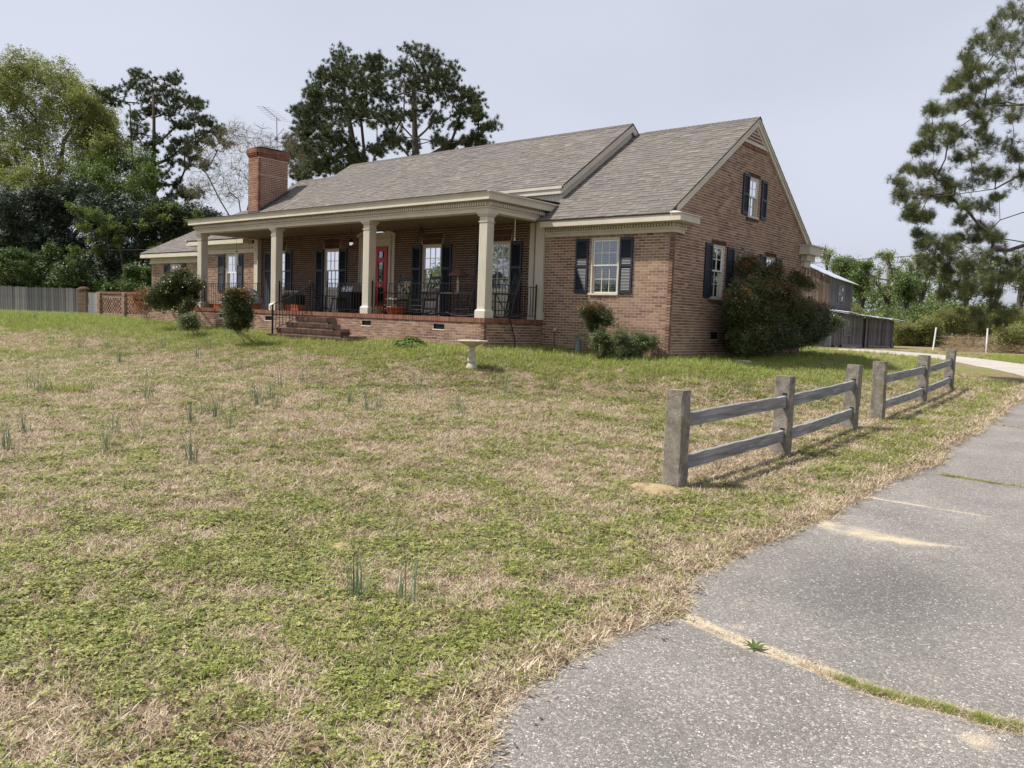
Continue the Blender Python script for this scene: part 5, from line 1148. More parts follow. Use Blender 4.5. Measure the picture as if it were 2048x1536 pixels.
# bare budding tree behind the chimney
BT = [(400,330,34),(430,300,34),(470,290,34),(510,300,34),(440,350,34),(480,340,34),(420,380,30),(460,385,30),(500,370,30),(385,370,22),(540,310,28),(455,275,26),(490,270,24),(585,330,26),(575,290,22)]
b = gbase(470, 52); plant('bare_tree', 'leafless grey tree with fine budding twigs left of the chimney', 'tree', b, [[b]+trunk_px([(480,520),(484,450),(478,400),(466,350)], 52), trunk_px([(482,470),(440,400),(415,350)], 52), trunk_px([(484,460),(505,380),(512,330)], 52)], px_clumps(BT, 52, 1.0, 3.0, 11, dup=2), 'bud', 60, 3, rt=.010, rb=.10, bark='twig', seed=31, alpha=.05, lsize=.75, spread=.5, step=.8, droop=.9, power=1.15)
# big pine at the right edge (trunk just outside the picture)
NP = [(2010,36,28),(2039,22,30),(1984,62,24),(2021,73,34),(1955,87,20),(1992,98,28),(2028,117,30),(1944,117,13),(1933,135,13),(1962,135,15),(1933,157,9),(1911,164,11),(1904,175,9),(2010,146,22),(2039,164,20),(1977,164,12),(1955,175,9),(1919,208,13),(1882,219,17),(1864,222,11),(1955,208,22),(1933,204,13),(1984,219,22),(2010,204,20),(1955,230,16),(2028,233,16),(1875,255,17),(1857,262,12),(1904,255,13),(1846,288,15),(1868,292,20),(1838,299,10),(1897,277,13),(1919,262,10),(1962,262,12),(1977,288,20),(1955,306,20),(2010,284,18),(1919,317,12),(2028,310,14),(1817,339,12),(1846,346,15),(1864,346,14),(1890,361,12),(1930,368,24),(1962,339,16),(1955,368,20),(1999,350,14),(2039,353,20),(1802,364,13),(1824,386,22),(1798,394,15),(1846,386,16),(1875,394,20),(1904,401,16),(1933,419,20),(1962,412,14),(1992,397,10),(1824,415,10),(1853,434,13),(1835,437,9),(1817,434,7),(1926,437,10),
 (1955,452,12),(1981,463,12),(1838,470,7),(1860,477,12),(1904,481,12),(1926,474,12),(1951,474,17),(1992,477,13),(1846,492,15),(1875,499,18),(1846,514,18),(1882,517,21),(1864,539,18),(1919,510,23),(1955,510,23),(1992,510,18),(1937,539,25),(1900,547,22),(1977,539,23),(2021,528,18),(1910,565,22),(1946,560,26),(1890,594,18),(1934,596,22),(1982,592,20),(1910,620,16),(1953,625,20),(1995,616,18),(1919,645,12),(1958,650,12),(2002,645,14),(1982,562,22),(2019,553,18),(1924,662,8),(2019,628,13),
 (2070,60,34),(2100,120,34),(2070,200,30),(2110,240,34),(2080,290,28),(2120,340,30),(2080,420,18),(2070,500,20),(2070,560,20),(2120,20,40),(2160,100,40),(2060,600,16),(2170,220,36),(2080,380,18)]
T1 = 23; b = gbase(2190, T1); tr = [(2190,640),(2188,560),(2184,480),(2180,400),(2172,300),(2160,180),(2146,60),(2136,-60)]
limbs = [[(2186,520),(2130,440),(2080,424),(2045,425),(2000,440),(1972,470),(1945,497),(1912,508)], [(2186,560),(2120,500),(2060,487),(2020,500),(1985,498)], [(2188,500),(2090,505),(2050,530),(2030,550),(2010,560),(1998,595),(1990,620)], [(2170,300),(2090,340),(2040,350),(1990,378),(1940,385),(1880,392)], [(2160,180),(2100,205),(2040,210),(1990,212)]]
def limb_extra(e, base, sk, tips, rr): pass
sk_tr = [[b]+[at(x, y, T1+ (.0)) for x, y in tr]]+[[at(x, y, T1-.25*i*(1 if j % 2 else -1)) for i, (x, y) in enumerate(L_)] for j, L_ in enumerate(limbs)]
plant('pine_tree', 'near pine at the right edge with hanging needle tufts and crooked bare limbs', 'tree', b, sk_tr, px_clumps([q_ for q_ in NP if q_[1] < 600 or q_[0] > 1940], T1, .62, 1.6, 12, dup=2, rs_=1.1), 'pine_near', 8, 2, rt=.005, rb=.115, bark='bark_pine', seed=33, alpha=.12, lsize=1.0, spread=.2, step=.35, droop=.25, sag=.0, jit=.08, power=1.35, shell=0, fill=.14, trunk_r=(.30, .09))
# ------------------------------------------------------------------ tree line across the field
TL = [  # px, top py, t, half width px, leaf kind, crown bottom py, label
 (1652,492,118,34,'far',575,'pale green tree showing between the gable and the barn roof'),
 (1690,512,112,26,'far_mid',580,'round mid-green tree right behind the barn ridge'),
 (1722,518,108,26,'far_mid',590,'green tree above the barn roof slope, left of the tall forked one'),
 (1778,497,104,36,'far',590,'tall forked tree with thin pale crown in the field edge'),
 (1812,540,100,20,'far_mid',600,'small dark green tree with low crown beside the forked tree'),
 (1838,502,106,26,'far',585,'thin upright tree with see-through crown left of the hanging pine limbs'),
 (1880,506,110,26,'far',590,'sparse tree seen through the left tufts of the near pine'),
 (1930,512,112,28,'far',600,'sparse tree seen through the middle of the near pine'),
 (1985,508,112,30,'far',590,'tall sparse tree behind the hanging pine tips'),
 (2040,500,110,30,'far',580,'tall thin tree at the right end of the tree line'),
 (2100,500,110,34,'far',590,'tree standing just past the right end of the tree line')]
for i, (px, top, t, hw, lf, bot, lab) in enumerate(TL):
    rr = random.Random(100+i); b = gbase(px, t); cl = []; H0 = 662
    for k in range(26):
        y = rr.uniform(top+8, bot); f = 1-abs((y-(top+bot)/2)/((bot-top)/2+1))**2*.55; x = px+rr.uniform(-1, 1)*hw*f; cl.append((x, y, rr.uniform(5, 11)))
    cl += [(px-4, top+10, 10), (px+8, top+13, 10)]
    tk = [[b]+trunk_px([(px+rr.uniform(-3,3), 640), (px+rr.uniform(-4,4), 600), (px+rr.uniform(-5,5), 560), (px+rr.uniform(-6,6), top+30)], t), trunk_px([(px, 625), (px+rr.choice((-1,1))*10, 585), (px+rr.choice((-1,1))*15, 545)], t)]
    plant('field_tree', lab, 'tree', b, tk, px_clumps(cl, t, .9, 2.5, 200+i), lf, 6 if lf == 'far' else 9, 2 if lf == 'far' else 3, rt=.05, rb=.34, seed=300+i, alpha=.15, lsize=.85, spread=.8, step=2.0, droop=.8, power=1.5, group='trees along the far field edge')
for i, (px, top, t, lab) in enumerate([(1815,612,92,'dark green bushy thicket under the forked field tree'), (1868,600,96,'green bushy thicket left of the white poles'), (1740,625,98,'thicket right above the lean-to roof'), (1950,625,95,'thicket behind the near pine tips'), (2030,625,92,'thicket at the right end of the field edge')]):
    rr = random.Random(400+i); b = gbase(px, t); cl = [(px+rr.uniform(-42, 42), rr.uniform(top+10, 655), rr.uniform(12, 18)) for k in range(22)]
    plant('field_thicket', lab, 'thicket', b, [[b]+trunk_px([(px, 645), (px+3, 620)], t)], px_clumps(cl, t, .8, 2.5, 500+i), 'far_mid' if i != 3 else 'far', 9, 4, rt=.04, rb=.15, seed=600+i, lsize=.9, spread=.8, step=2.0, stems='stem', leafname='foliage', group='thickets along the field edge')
for i, (x0, x1, t, y0, y1, n, lf, lab, lo) in enumerate([(1786,1880,76,630,690,100,'far_brush','yellow-green brush heaped at the right end of the lean-to','brush'), (1850,2060,86,610,668,150,'far_brush','tall yellow-green brush along the field behind the white poles','brush'), (1990,2120,62,640,700,46,'far_brush','olive brush at the right edge behind the dead weeds','brush'), (1690,1800,104,600,650,60,'far_brush','brush band behind the lean-to roof','brush')]):
    rr = random.Random(700+i); P = []; 
    for k in range(n*26):
        px = rr.uniform(x0, x1); e = .35+.65*float(fbm(px, 0, 30, i, 3))**1.3*1.3; y = y1-(y1-y0)*e*rr.random()**.8; tt = t+rr.uniform(-3, 3); p = at(px, y, tt); g0 = zg1(p[0], p[1]); p[2] = max(p[2], g0+.1); P.append(p)
    n_ = len(P); R = RNG.normal(0, .4, (n_, 3)); o = scatter('field_brush', np.array(P), R, RNG.uniform(.45, .9, n_), RNG.integers(0, 4, n_), PR[lf], None, 'stuff'); tag(o, lab, 'brush')
for i, (x0, x1, t, y0, y1, n, lab) in enumerate([(1880,2130,60,676,704,700,'reddish brown dead weeds around the right-hand white pole'), (1840,1990,78,664,684,500,'dry tan weeds between the two white poles')]):
    rr = random.Random(800+i); P = []
    for k in range(n):
        px = rr.uniform(x0, x1); y = y1-(y1-y0)*rr.random()**1.5*(.3+.7*float(vnoise(px, 3, 16, i+5))); p = at(px, y, t+rr.uniform(-3, 3)); p[2] = max(p[2], zg1(p[0], p[1])+.08); P.append(p)
    o = scatter('dead_weeds', np.array(P), RNG.normal(0, .5, (n, 3)), RNG.uniform(.8, 1.6, n), RNG.integers(0, 4, n), PR['deadbrush'], None, 'stuff'); tag(o, lab, 'weeds')
# distant wood closing the horizon
P = []; rr = random.Random(5)
for k in range(16000):
    px = rr.uniform(-2600, 3600); t = 190+rr.uniform(-8, 8); h = 5+5*float(vnoise(px, 0, 120, 3))+3*float(vnoise(px, 0, 25, 4)); a = az0-math.atan((px-1024)/FPX); x = CAM[0]+math.cos(a)*t/math.cos(a-az0)*1; y = CAM[1]+math.sin(a)*t/math.cos(a-az0); P.append((x, y, zg1(x, y)+h*rr.random()**.7))
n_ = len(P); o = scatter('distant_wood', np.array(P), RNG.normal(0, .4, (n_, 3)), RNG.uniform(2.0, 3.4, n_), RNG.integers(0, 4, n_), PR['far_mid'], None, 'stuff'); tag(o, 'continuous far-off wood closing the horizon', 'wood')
P = []
for k in range(9000):
    a = az0+math.pi+rr.uniform(-1.9, 1.9); t = 95+rr.uniform(-6, 6)+12*math.sin(a*3); h = 4+9*float(fbm(a*60, 0, 9, 8, 3)); P.append((CAM[0]+math.cos(a)*t, CAM[1]+math.sin(a)*t, -.7+h*rr.random()**.8))
n_ = len(P); o = scatter('opposite_wood', np.array(P), RNG.normal(0, .4, (n_, 3)), RNG.uniform(1.3, 2.2, n_), RNG.integers(0, 4, n_), PR['far_mid'], None, 'stuff'); tag(o, 'wood across the road, seen mirrored in the porch windows', 'wood')
# ------------------------------------------------------------------ shrubs round the house
def shrub(name, label, base, clumps, leaves, twigs, tufts, stems_n=8, rb=.02, h0=.3, red=None, seed=1, lsize=1.0, spread=.16, group=None, cat='shrub', bark='bark', roots=None):
    rr = random.Random(seed); base = np.array([base[0], base[1], zg1(base[0], base[1])-.02]); tr = []
    cx = np.mean([c[0] for c, r in clumps], axis=0)
    for k in range(stems_n):
        c, r = clumps[rr.randrange(len(clumps))]; a = rr.uniform(0, 6.28); s = base+np.array([math.cos(a), math.sin(a), 0])*rr.uniform(.02, .18)*(1 if len(clumps) < 30 else 2.2); top = np.array(c)+np.array([rr.gauss(0,.1), rr.gauss(0,.1), -.1])
        if roots:
            x_, y_ = roots[k]; s = np.array([x_, y_, zg1(x_, y_)-.02]); c = min((q_[0] for q_ in clumps), key=lambda q_: abs(q_[1]-y_-.3)+abs(q_[0]-x_-.1)+abs(q_[2]-1.1)*rr.random()*.8); top = np.array(c)
        if top[2] > s[2]+.15: tr.append([s, s*.55+top*.45+np.array([0, 0, .12])*(0.3 if roots else 1), top])
    if not tr: tr = [[base, base+np.array([0, 0, .15])]]
    def ex(e, b, sk, tips, r2):
        if not red: return
        zs = [sk.p[t][2] for t, _ in tips]; zc = np.quantile(zs, red[0]); P = [sk.p[t]-b+np.array([r2.gauss(0,.06), r2.gauss(0,.06), .05]) for t, _ in tips if sk.p[t][2] > zc and r2.random() < red[1] for k in range(3)]
        n = len(P); 
        if n: scatter('new_growth', np.array(P), RNG.normal(0, .5, (n, 3)), RNG.uniform(.8, 1.2, n)*lsize, RNG.integers(0, 4, n), PR['nandina_red'], e)
    return plant(name, label, cat, base, tr, clumps, leaves, twigs, tufts, rt=.004, rb=rb, bark=bark, seed=seed, alpha=.1, lsize=lsize, spread=spread, step=.25, jit=.08, stems='stem', leafname='foliage', extra=ex, group=group, droop=.4, power=1.6)
def wc(lst): return [(np.array(c, float), (r, r, r*.9) if not isinstance(r, tuple) else r) for c, r in lst]
# large nandina thicket against the gable: cells on an ellipsoid heap
rr = random.Random(44); cl = []
def plx0(px, py, X):
    d = CF + CR*(px-1024)/FPX + CU*(768-py)/FPX; return CAM+d*((X-CAM[0])/d[0])
_tx = [1444,1463,1490,1501,1512,1520,1547,1564,1591,1616,1638,1654,1676]; _ty = [585,562,545,545,548,542,548,562,560,570,592,618,640]
for k in range(230):
    px = rr.uniform(1468, 1648); tp = np.interp(px, _tx, _ty)+20; bt = np.interp(px, [1444,1475,1600,1640,1676], [655,694,684,664,650]); py = tp+(bt-tp)*rr.random()**.9; e = (px-1468)/180
    X = rr.uniform(.25, 1.0)*(1-.45*e)+.25*math.sin(e*3)*rr.random(); cl.append((tuple(plx0(px, py, max(.22, X))), rr.uniform(.13,.21)))
for (px, py) in ((1490,530),(1495,522),(1502,517),(1506,528),(1520,540),(1530,536),(1547,530),(1553,535),(1541,538),(1591,549),(1600,552),(1616,557),(1668,640),(1672,634)): cl.append((tuple(plx0(px, py+8, .42)), .12))
roots = [(rr.uniform(.25, .95)*(1-.03*i), 2.6+4.6*rr.random()) for i in range(70)]
shrub('nandina_thicket', 'huge dark nandina thicket with reddish tips against the gable wall', (.7, 4.8), wc(cl), 'nandina', 10, 5, stems_n=70, rb=.016, red=(.66, .6), seed=45, lsize=1.15, spread=.2, roots=roots)
def pxshrub(name, label, px, py, zb, lst, leaves, twigs, tufts, y=None, t=None, **k):
    b = gpt(px, py); tt = float(np.dot(b-CAM, CF)) if t is None else t
    c = px_clumps(lst, tt, .95, tt*.014, k.get('seed', 1), dup=2, rs_=.95); return shrub(name, label, b, c, leaves, twigs, tufts, **k)
pxshrub('nandina_shrub', 'upright nandina with rusty top in front of the porch steps', 472, 668, 0, [(468,590,10),(482,592,9),(460,602,14),(478,605,15),(470,618,16),(488,620,14),(456,622,12),(465,635,15),(480,636,14),(492,632,9),(474,648,9)], 'nandina', 16, 5, stems_n=14, rb=.016, red=(.8,.7), seed=51, lsize=.9, spread=.15, t=21.0)
pxshrub('leafy_shrub', 'wide glossy shrub with rusty tips under the small garage window', 350, 642, 0, [(335,565,14),(355,560,15),(375,565,15),(388,575,12),(325,585,15),(345,585,18),(368,585,18),(385,595,12),(330,605,12),(352,608,15),(372,610,15),(312,600,9),(360,560,9),(378,560,7)], 'nandina', 16, 6, stems_n=14, rb=.02, red=(.86,.45), seed=52, lsize=1.15, spread=.2, t=26.5)
pxshrub('twiggy_shrub', 'thin twiggy shrub at the garage corner left of the wide glossy one', 290, 640, 0, [(283,585,8),(290,600,9),(282,610,8),(296,612,8),(275,600,6),(292,588,6),(300,595,6)], 'nandina_red', 9, 3, stems_n=9, rb=.012, seed=53, lsize=1.1, spread=.2, t=30)
pxshrub('low_weedy_shrub', 'low yellow-green weedy shrub at the left corner of the porch base', 375, 656, 0, [(370,640,6),(382,636,6),(386,646,5),(374,648,6)], 'shrub', 12, 5, stems_n=6, rb=.008, seed=54, lsize=1.1, spread=.14, t=24)
pxshrub('young_nandina', 'small open nandina with red leaves by the crawlspace vent', 1190, 716, 0, [(1176,618,9),(1192,622,12),(1205,628,10),(1182,634,10),(1200,640,9),(1214,638,7),(1172,622,6),(1186,650,5)], 'nandina', 12, 4, stems_n=6, rb=.014, red=(.72,.5), seed=55, lsize=.8, spread=.2)
pxshrub('low_spreading_shrub', 'low fine-leaved olive shrub below the white-blind window', 1240, 722, 0, [(1195,682,13),(1215,690,15),(1240,688,17),(1262,692,15),(1285,690,12),(1300,684,7),(1225,705,15),(1250,706,15),(1272,702,12),(1205,675,8),(1243,672,8),(1283,678,6)], 'shrub', 20, 6, stems_n=16, rb=.01, seed=56, lsize=.75, spread=.24)
pxshrub('seedling', 'tiny green seedling at the brick house corner', 1331, 722, 0, [(1330,705,3),(1332,712,3)], 'shrub', 6, 3, stems_n=3, rb=.005, seed=57, lsize=.55, spread=.05)
# broad-leaved clump (hosta-like) by the porch base
mb = MB(); rs = random.Random(6); b = gpt(812, 699)
for i in range(190):
    a = rs.uniform(0, 6.28); r = rs.uniform(.05,.42); h = .30*(1-(r/.5)**2)+rs.uniform(-.03,.05); c = Vector((math.cos(a)*r, math.sin(a)*r*.8, max(.04, h))); d = Vector((math.cos(a), math.sin(a), -.35+rs.uniform(-.2,.3))).normalized(); w = d.cross(Vector((0,0,1))).normalized()*.045; l = .13*rs.uniform(.7,1.2)
    mb.add([tuple(c), tuple(c+d*l*.4+w+Vector((0,0,.012))), tuple(c+d*l+Vector((0,0,-.03))), tuple(c+d*l*.4-w+Vector((0,0,.012))), tuple(c+d*l*.45)], [(0,1,4), (1,2,4), (2,3,4), (3,0,4)], rs.random())
e = empty('hosta_clump', (b[0], b[1]+.15, zg1(b[0], b[1])-.02)); tag(e, 'mounded clump of broad bright green leaves below the porch', 'plant'); mb.build('foliage', LM['vine'], e)
# grass tufts and wild onion
def tuft_mesh(name, mat, n, w, h0, h1, spread, lean, bw, seed):
    mb = MB(); rs_ = random.Random(seed)
    for i in range(n): blade(mb, rs_.gauss(0, spread), rs_.gauss(0, spread), rs_.uniform(h0, h1), bw*rs_.uniform(.7,1.2), rs_.uniform(0,6.28), rs_.uniform(0, lean), rs_.random(), rs_.uniform(0,.35))
    return mb.mesh(name, mat)
on = [tuft_mesh('onion_tuft', MAT['onion'], n, 0, .16, .38, .03, .32, .0075, 70+n) for n in (9, 13, 18, 24)]
rs = random.Random(12); spots = [(8,905,3),(30,900,1),(212,905,2),(235,870,0),(278,880,1),(380,930,3),(383,850,2),(410,830,1),(432,840,2),(455,860,1),(470,830,2),(505,800,1),(515,815,2),(540,800,3),(555,820,1),(560,780,0),(640,780,1),(668,750,1),(700,810,3),(735,825,2),(758,820,1),(640,820,0),(915,815,2),(922,830,1),(1100,780,1),(865,800,0),(835,775,1),(712,1200,3),(815,1205,1),(60,780,1),(75,790,0),(160,700,2),(165,690,1),(215,700,1),(240,730,2),(300,760,1),(100,690,0),(40,640,1),(70,640,2),(120,665,0),(330,700,1),(420,700,1),(395,720,0),(480,740,1),(605,770,0),(20,650,1),(205,665,1),(255,690,0),(290,800,1),(1010,790,0),(1660,815,1),(1640,790,0),(1490,790,1),(50,870,2)]
for i, (px, py, k) in enumerate(spots):
    p = gpt(px, py); o = link('wild_onion', on[k], None, (p[0], p[1], p[2]-.01), (0, 0, rs.uniform(0, 6.28)), (1,)*3); s = rs.uniform(.8, 1.15)*(1.15 if py > 800 else 1.5); o.scale = (s, s, s)
    tag(o, {0: 'dense wild onion tuft nearest the left picture edge', 2: 'forked wild onion tuft alone in the left lawn, second row from the front', 5: 'tall slim wild onion tuft standing alone in front of the left porch half', 37: 'larger of the two wild onion tufts in the near foreground', 38: 'smaller, right-hand one of the two wild onion tufts in the near foreground', 51: 'wild onion tuft seen between the rails of the nearer fence'}.get(i, 'spiky blue-green tuft of wild onion in the lawn'), 'wild onion', 'wild onion tufts dotted over the lawn')
gt = [tuft_mesh('grass_tuft', MAT['grass'], n, 0, .10, .20, .07, .6, .006, 90+n) for n in (70, 110)]
for i, (px, py, sc, k, lab) in enumerate([(95,785,1.4,1,'left half of the bright tall grass clump in the mid lawn'), (140,787,1.5,1,'middle of the bright tall grass clump in the mid lawn'), (178,782,1.4,1,'right end of the bright tall grass clump in the mid lawn'), (85,762,.8,0,'small bright grass tuft just behind the tall grass clump'), (350,1145,.8,0,'green grass tuft low in the left foreground'), (90,1275,.6,0,'pale grass tuft near the bottom left'), (1828,885,.9,1,'bright grass tuft between the near fence and the drive'), (1300,945,.5,0,'small green tuft left of the nearest concrete post'), (245,768,.6,0,'small green tuft right of the tall grass clump')]):
    p = gpt(px, py); o = link('grass_tuft', gt[k], None, (p[0], p[1], p[2]-.01), (0, 0, rs.uniform(0, 6.28)), (sc, sc, sc)); tag(o, lab, 'grass tuft')
# ------------------------------------------------------------------ things
def ply(px, py, Y):
    d = CF + CR*(px-1024)/FPX + CU*(768-py)/FPX; return CAM+d*((Y-CAM[1])/d[1])
def plx(px, py, X):
    d = CF + CR*(px-1024)/FPX + CU*(768-py)/FPX; return CAM+d*((X-CAM[0])/d[0])
# ---- concrete post and board fences along the drive
def conc_post(parent, x, y, h, w=.20, d=.155, seed=1, rot=0, cap=0):
    rr = random.Random(seed); mb = MB(); z0 = -.25; n = 9; ring = []
    for i in range(n+1):
        t = i/n; z = z0+(h-z0)*t; s = 1.04-.07*t; c = .014
        P = [(-w/2+c, -d/2), (w/2-c, -d/2), (w/2, -d/2+c), (w/2, d/2-c), (w/2-c, d/2), (-w/2+c, d/2), (-w/2, d/2-c), (-w/2, -d/2+c)]
        ring.append([(px_*s+rr.gauss(0,.0022), py_*s+rr.gauss(0,.0022), z+(rr.gauss(0,.003) if 0 < i < n else 0)) for px_, py_ in P])
    vs = [v for r in ring for v in r]; fs = [(i*8+k, i*8+(k+1) % 8, (i+1)*8+(k+1) % 8, (i+1)*8+k) for i in range(n) for k in range(8)]
    fs.append(tuple(range(n*8, n*8+8))); mb.add(vs, fs); o = mb.build('post', MAT['post'], parent, loc=(x, y, 0), rot=(rr.gauss(0,.008), rr.gauss(0,.008)+rot, rr.gauss(0,.03))); return o
def board(parent, p, q_, h=.135, th=.042, seed=1):
    rr = random.Random(seed); mb = MB(); p = Vector(p); q_ = Vector(q_); L_ = (q_-p).length; n = 26; vs = []; fs = []
    for i in range(n+1):
        u = L_*i/n; w1 = h/2+.0018*math.sin(i*.9+seed)+rr.gauss(0,.0018); w0 = -h/2+rr.gauss(0,.0018); k = .008*math.sin(i*.23+seed)
        vs += [(-th/2+k, u, w0), (th/2+k, u, w0), (th/2+k, u, w1-.004), (th/2-.006+k, u, w1), (-th/2+k, u, w1)]
    for i in range(n):
        for k in range(5): a = i*5+k; b_ = i*5+(k+1) % 5; fs.append((a, b_, b_+5, a+5))
    fs += [(0,4,3,2,1), tuple(n*5+k for k in range(5))]; mb.add(vs, fs, rr.uniform(.35,.85))
    d = (q_-p).normalized(); rz = math.atan2(d.y, d.x)-math.pi/2; rx = math.asin(d.z); return mb.build('rail', MAT['fence_rail'], parent, loc=tuple(p), rot=(rx, 0, rz))
def post_fence(pts, label, seed):
    x0, y0 = pts[0]; z0 = zg1(x0, y0); e = empty('post_and_rail_fence', (x0, y0, z0)); tag(e, label, 'fence', 'low concrete post fences along the drive'); loc = []
    for i, (x, y) in enumerate(pts):
        g = zg1(x, y)-z0; o = conc_post(e, x-x0, y-y0, .96+.0, seed=seed+i, rot=(-.012, .01, .02)[i]); o.location.z = g; loc.append((x-x0, y-y0, g))
    for i in range(len(pts)-1):
        a, b_ = loc[i], loc[i+1]
        for j, hh in enumerate((.665, .245)):
            off = .035; s = Vector((a[0]+off, a[1]+.05, a[2]+hh+random.uniform(-.012,.012))); t = Vector((b_[0]+off, b_[1]-(.03 if i == 0 else -.02), b_[2]+hh+random.uniform(-.012,.012))); board(e, s, t, seed=seed*7+i*2+j)
            m2 = MB(); m2.box(b_[0]+.01, b_[0]+.065, b_[1]-.085, b_[1]-.0735, b_[2]+hh+.066, b_[2]+hh+.095); m2.build('slot', MAT['dark'], e)
    return e
post_fence([(5.60,-9.93), (5.68,-7.45), (5.60,-4.59)], 'nearest low fence of three speckled concrete posts with weathered grey boards', 3)
post_fence([(5.59,-3.13), (5.38,.57), (5.08,4.52)], 'second low concrete post fence, farther up the drive toward the lane', 13)
# ---- bird baths
b = gpt(943, 740); e = empty('bird_bath', (b[0], b[1], zg1(b[0], b[1])-.02)); tag(e, 'pale stone bird bath with scalloped bowl in the lawn before the porch corner', 'bird bath')
mb = MB(); mb.lathe([(.0,0),(.115,0),(.118,.08),(.105,.10),(.105,.125),(.085,.15),(.07,.165),(.092,.185),(.095,.22),(.085,.28),(.06,.35),(.048,.42),(.052,.47),(.075,.50)], 20); mb.build('pedestal', MAT['stone'], e, smooth=True)
mb = MB(); mb.lathe([(.05,.50),(.10,.515),(.20,.56),(.29,.60),(.315,.615),(.31,.635),(.27,.61),(.15,.58),(.0,.575)], 36, wob=lambda a, i: .05*math.sin(a*11)*(i in (3,4,5))); mb.build('bowl', MAT['stone'], e, smooth=True)
b = ply(1156, 712, -.42); e = empty('bird_bath', (b[0], b[1], -.03)); tag(e, 'grey-green fluted pedestal bird bath standing against the brick front wall', 'bird bath')
mb = MB(); mb.lathe([(0,0),(.10,0),(.10,.04),(.075,.06),(.072,.45),(.085,.5)], 14, wob=lambda a, i: .05*math.sin(a*10)); mb.build('pedestal', MAT['greenstone'], e)
mb = MB(); mb.lathe([(.07,.49),(.12,.52),(.185,.56),(.20,.585),(.17,.58),(0,.56)], 24); mb.build('bowl', MAT['stone'], e, smooth=True)
# ---- stones and petals at the side of the house
b = gpt(1468, 727); e = empty('stone_pile', tuple(b)); tag(e, 'small pile of pale field stones at the foot of the nandina thicket', 'stone pile'); rr = random.Random(2)
for i in range(9):
    mb = MB(); s = rr.uniform(.05,.12); mb.lathe([(0,-.5*s),(.7*s,-.3*s),(s,.05*s),(.75*s,.4*s),(0,.5*s)], 7, wob=lambda a, k: .25*math.sin(a*3+k+i)); mb.build('stone', MAT['rough_stone'], e, loc=(rr.uniform(-.35,.35), rr.uniform(-.2,.2), s*.35), rot=(0, rr.uniform(-.3,.3), rr.uniform(0,6)))
pk = leaf_mat('phlox_petal', [(.55,.30,.50), (.62,.42,.60), (.70,.55,.68)], .2); lm = leaf_protos('petal_source', pk, 9, .05, .025, .022, seed=33)
b = gpt(1641, 726); P = [(b[0]+rr.gauss(0,.28), b[1]+rr.gauss(0,.2), b[2]+.05+rr.random()*.05) for _ in range(26)]; e = empty('flower_patch', tuple(b)); tag(e, 'small patch of pink creeping phlox in the shaded side lawn', 'flowers')
scatter('petals', np.array(P)-np.array(b), RNG.normal(0,.4,(26,3)), RNG.uniform(.6,1,26), RNG.integers(0,4,26), lm, e); scatter('foliage', np.array(P)-np.array(b)-np.array([0,0,.03]), RNG.normal(0,.4,(26,3)), RNG.uniform(.8,1.2,26), RNG.integers(0,4,26), PR['shrub'], e)
b = gpt(1508, 1299); mb = MB(); rs = random.Random(4)
for i in range(9): a = i*.7; blade(mb, .005*math.cos(a), .005*math.sin(a), .075, .02, a, 1.1, .3, .35)
tag(link('crack_weed', mb.mesh('crack_weed', LM['under']), None, (b[0], b[1], b[2]+.008)), 'single dark rosette weed in the sandy crack of the drive', 'weed')
# ---- hoses and spigot
def hose(name, pts, r, label, cat):
    o = pts[0]; mb = MB(); P = [Vector(p)-Vector(o) for p in pts]; Q = []
    for i in range(len(P)-1):
        p0, p1, p2, p3 = P[max(i-1,0)], P[i], P[i+1], P[min(i+2, len(P)-1)]
        for k in range(6):
            t = k/6; Q.append(.5*((2*p1)+(p2-p0)*t+(2*p0-5*p1+4*p2-p3)*t*t+(3*p1-p0-3*p2+p3)*t**3))
    Q.append(P[-1]); mb.tube(Q, r, 7); ob = link(name, mb.mesh(name, MAT['hose'], True), None, tuple(o)); tag(ob, label, cat); return ob
hose('garden_hose', [plx(x, y, X) for x, y, X in [(990,556,-3.95),(991,568,-3.93),(994,590,-3.82),(1003,610,-3.76),(1015,630,-3.70),(1022,648,-3.72),(1026,665,-3.73),(1030,682,-3.72),(1028,696,-3.6)]], .014, 'black hose draped over the side railing down to the grass', 'hose')
hose('garden_hose', [ply(x, y, Y) for x, y, Y in [(1112,663,-.09),(1109,668,-.11),(1108,680,-.10),(1110,693,-.14),(1116,706,-.25)]], .011, 'short black hose hanging from the wall spigot', 'hose')
p = ply(1113, 659, 0); mb = MB(); mb.tube([(p[0], .0, p[2]), (p[0], -.09, p[2]), (p[0]-.01, -.10, p[2]-.04)], .014, 8); mb.lathe([(0,0),(.03,0),(.03,.012),(0,.014)], 10, (p[0], -.06, p[2]+.03)); mb.build('spigot', MAT['white'], H)
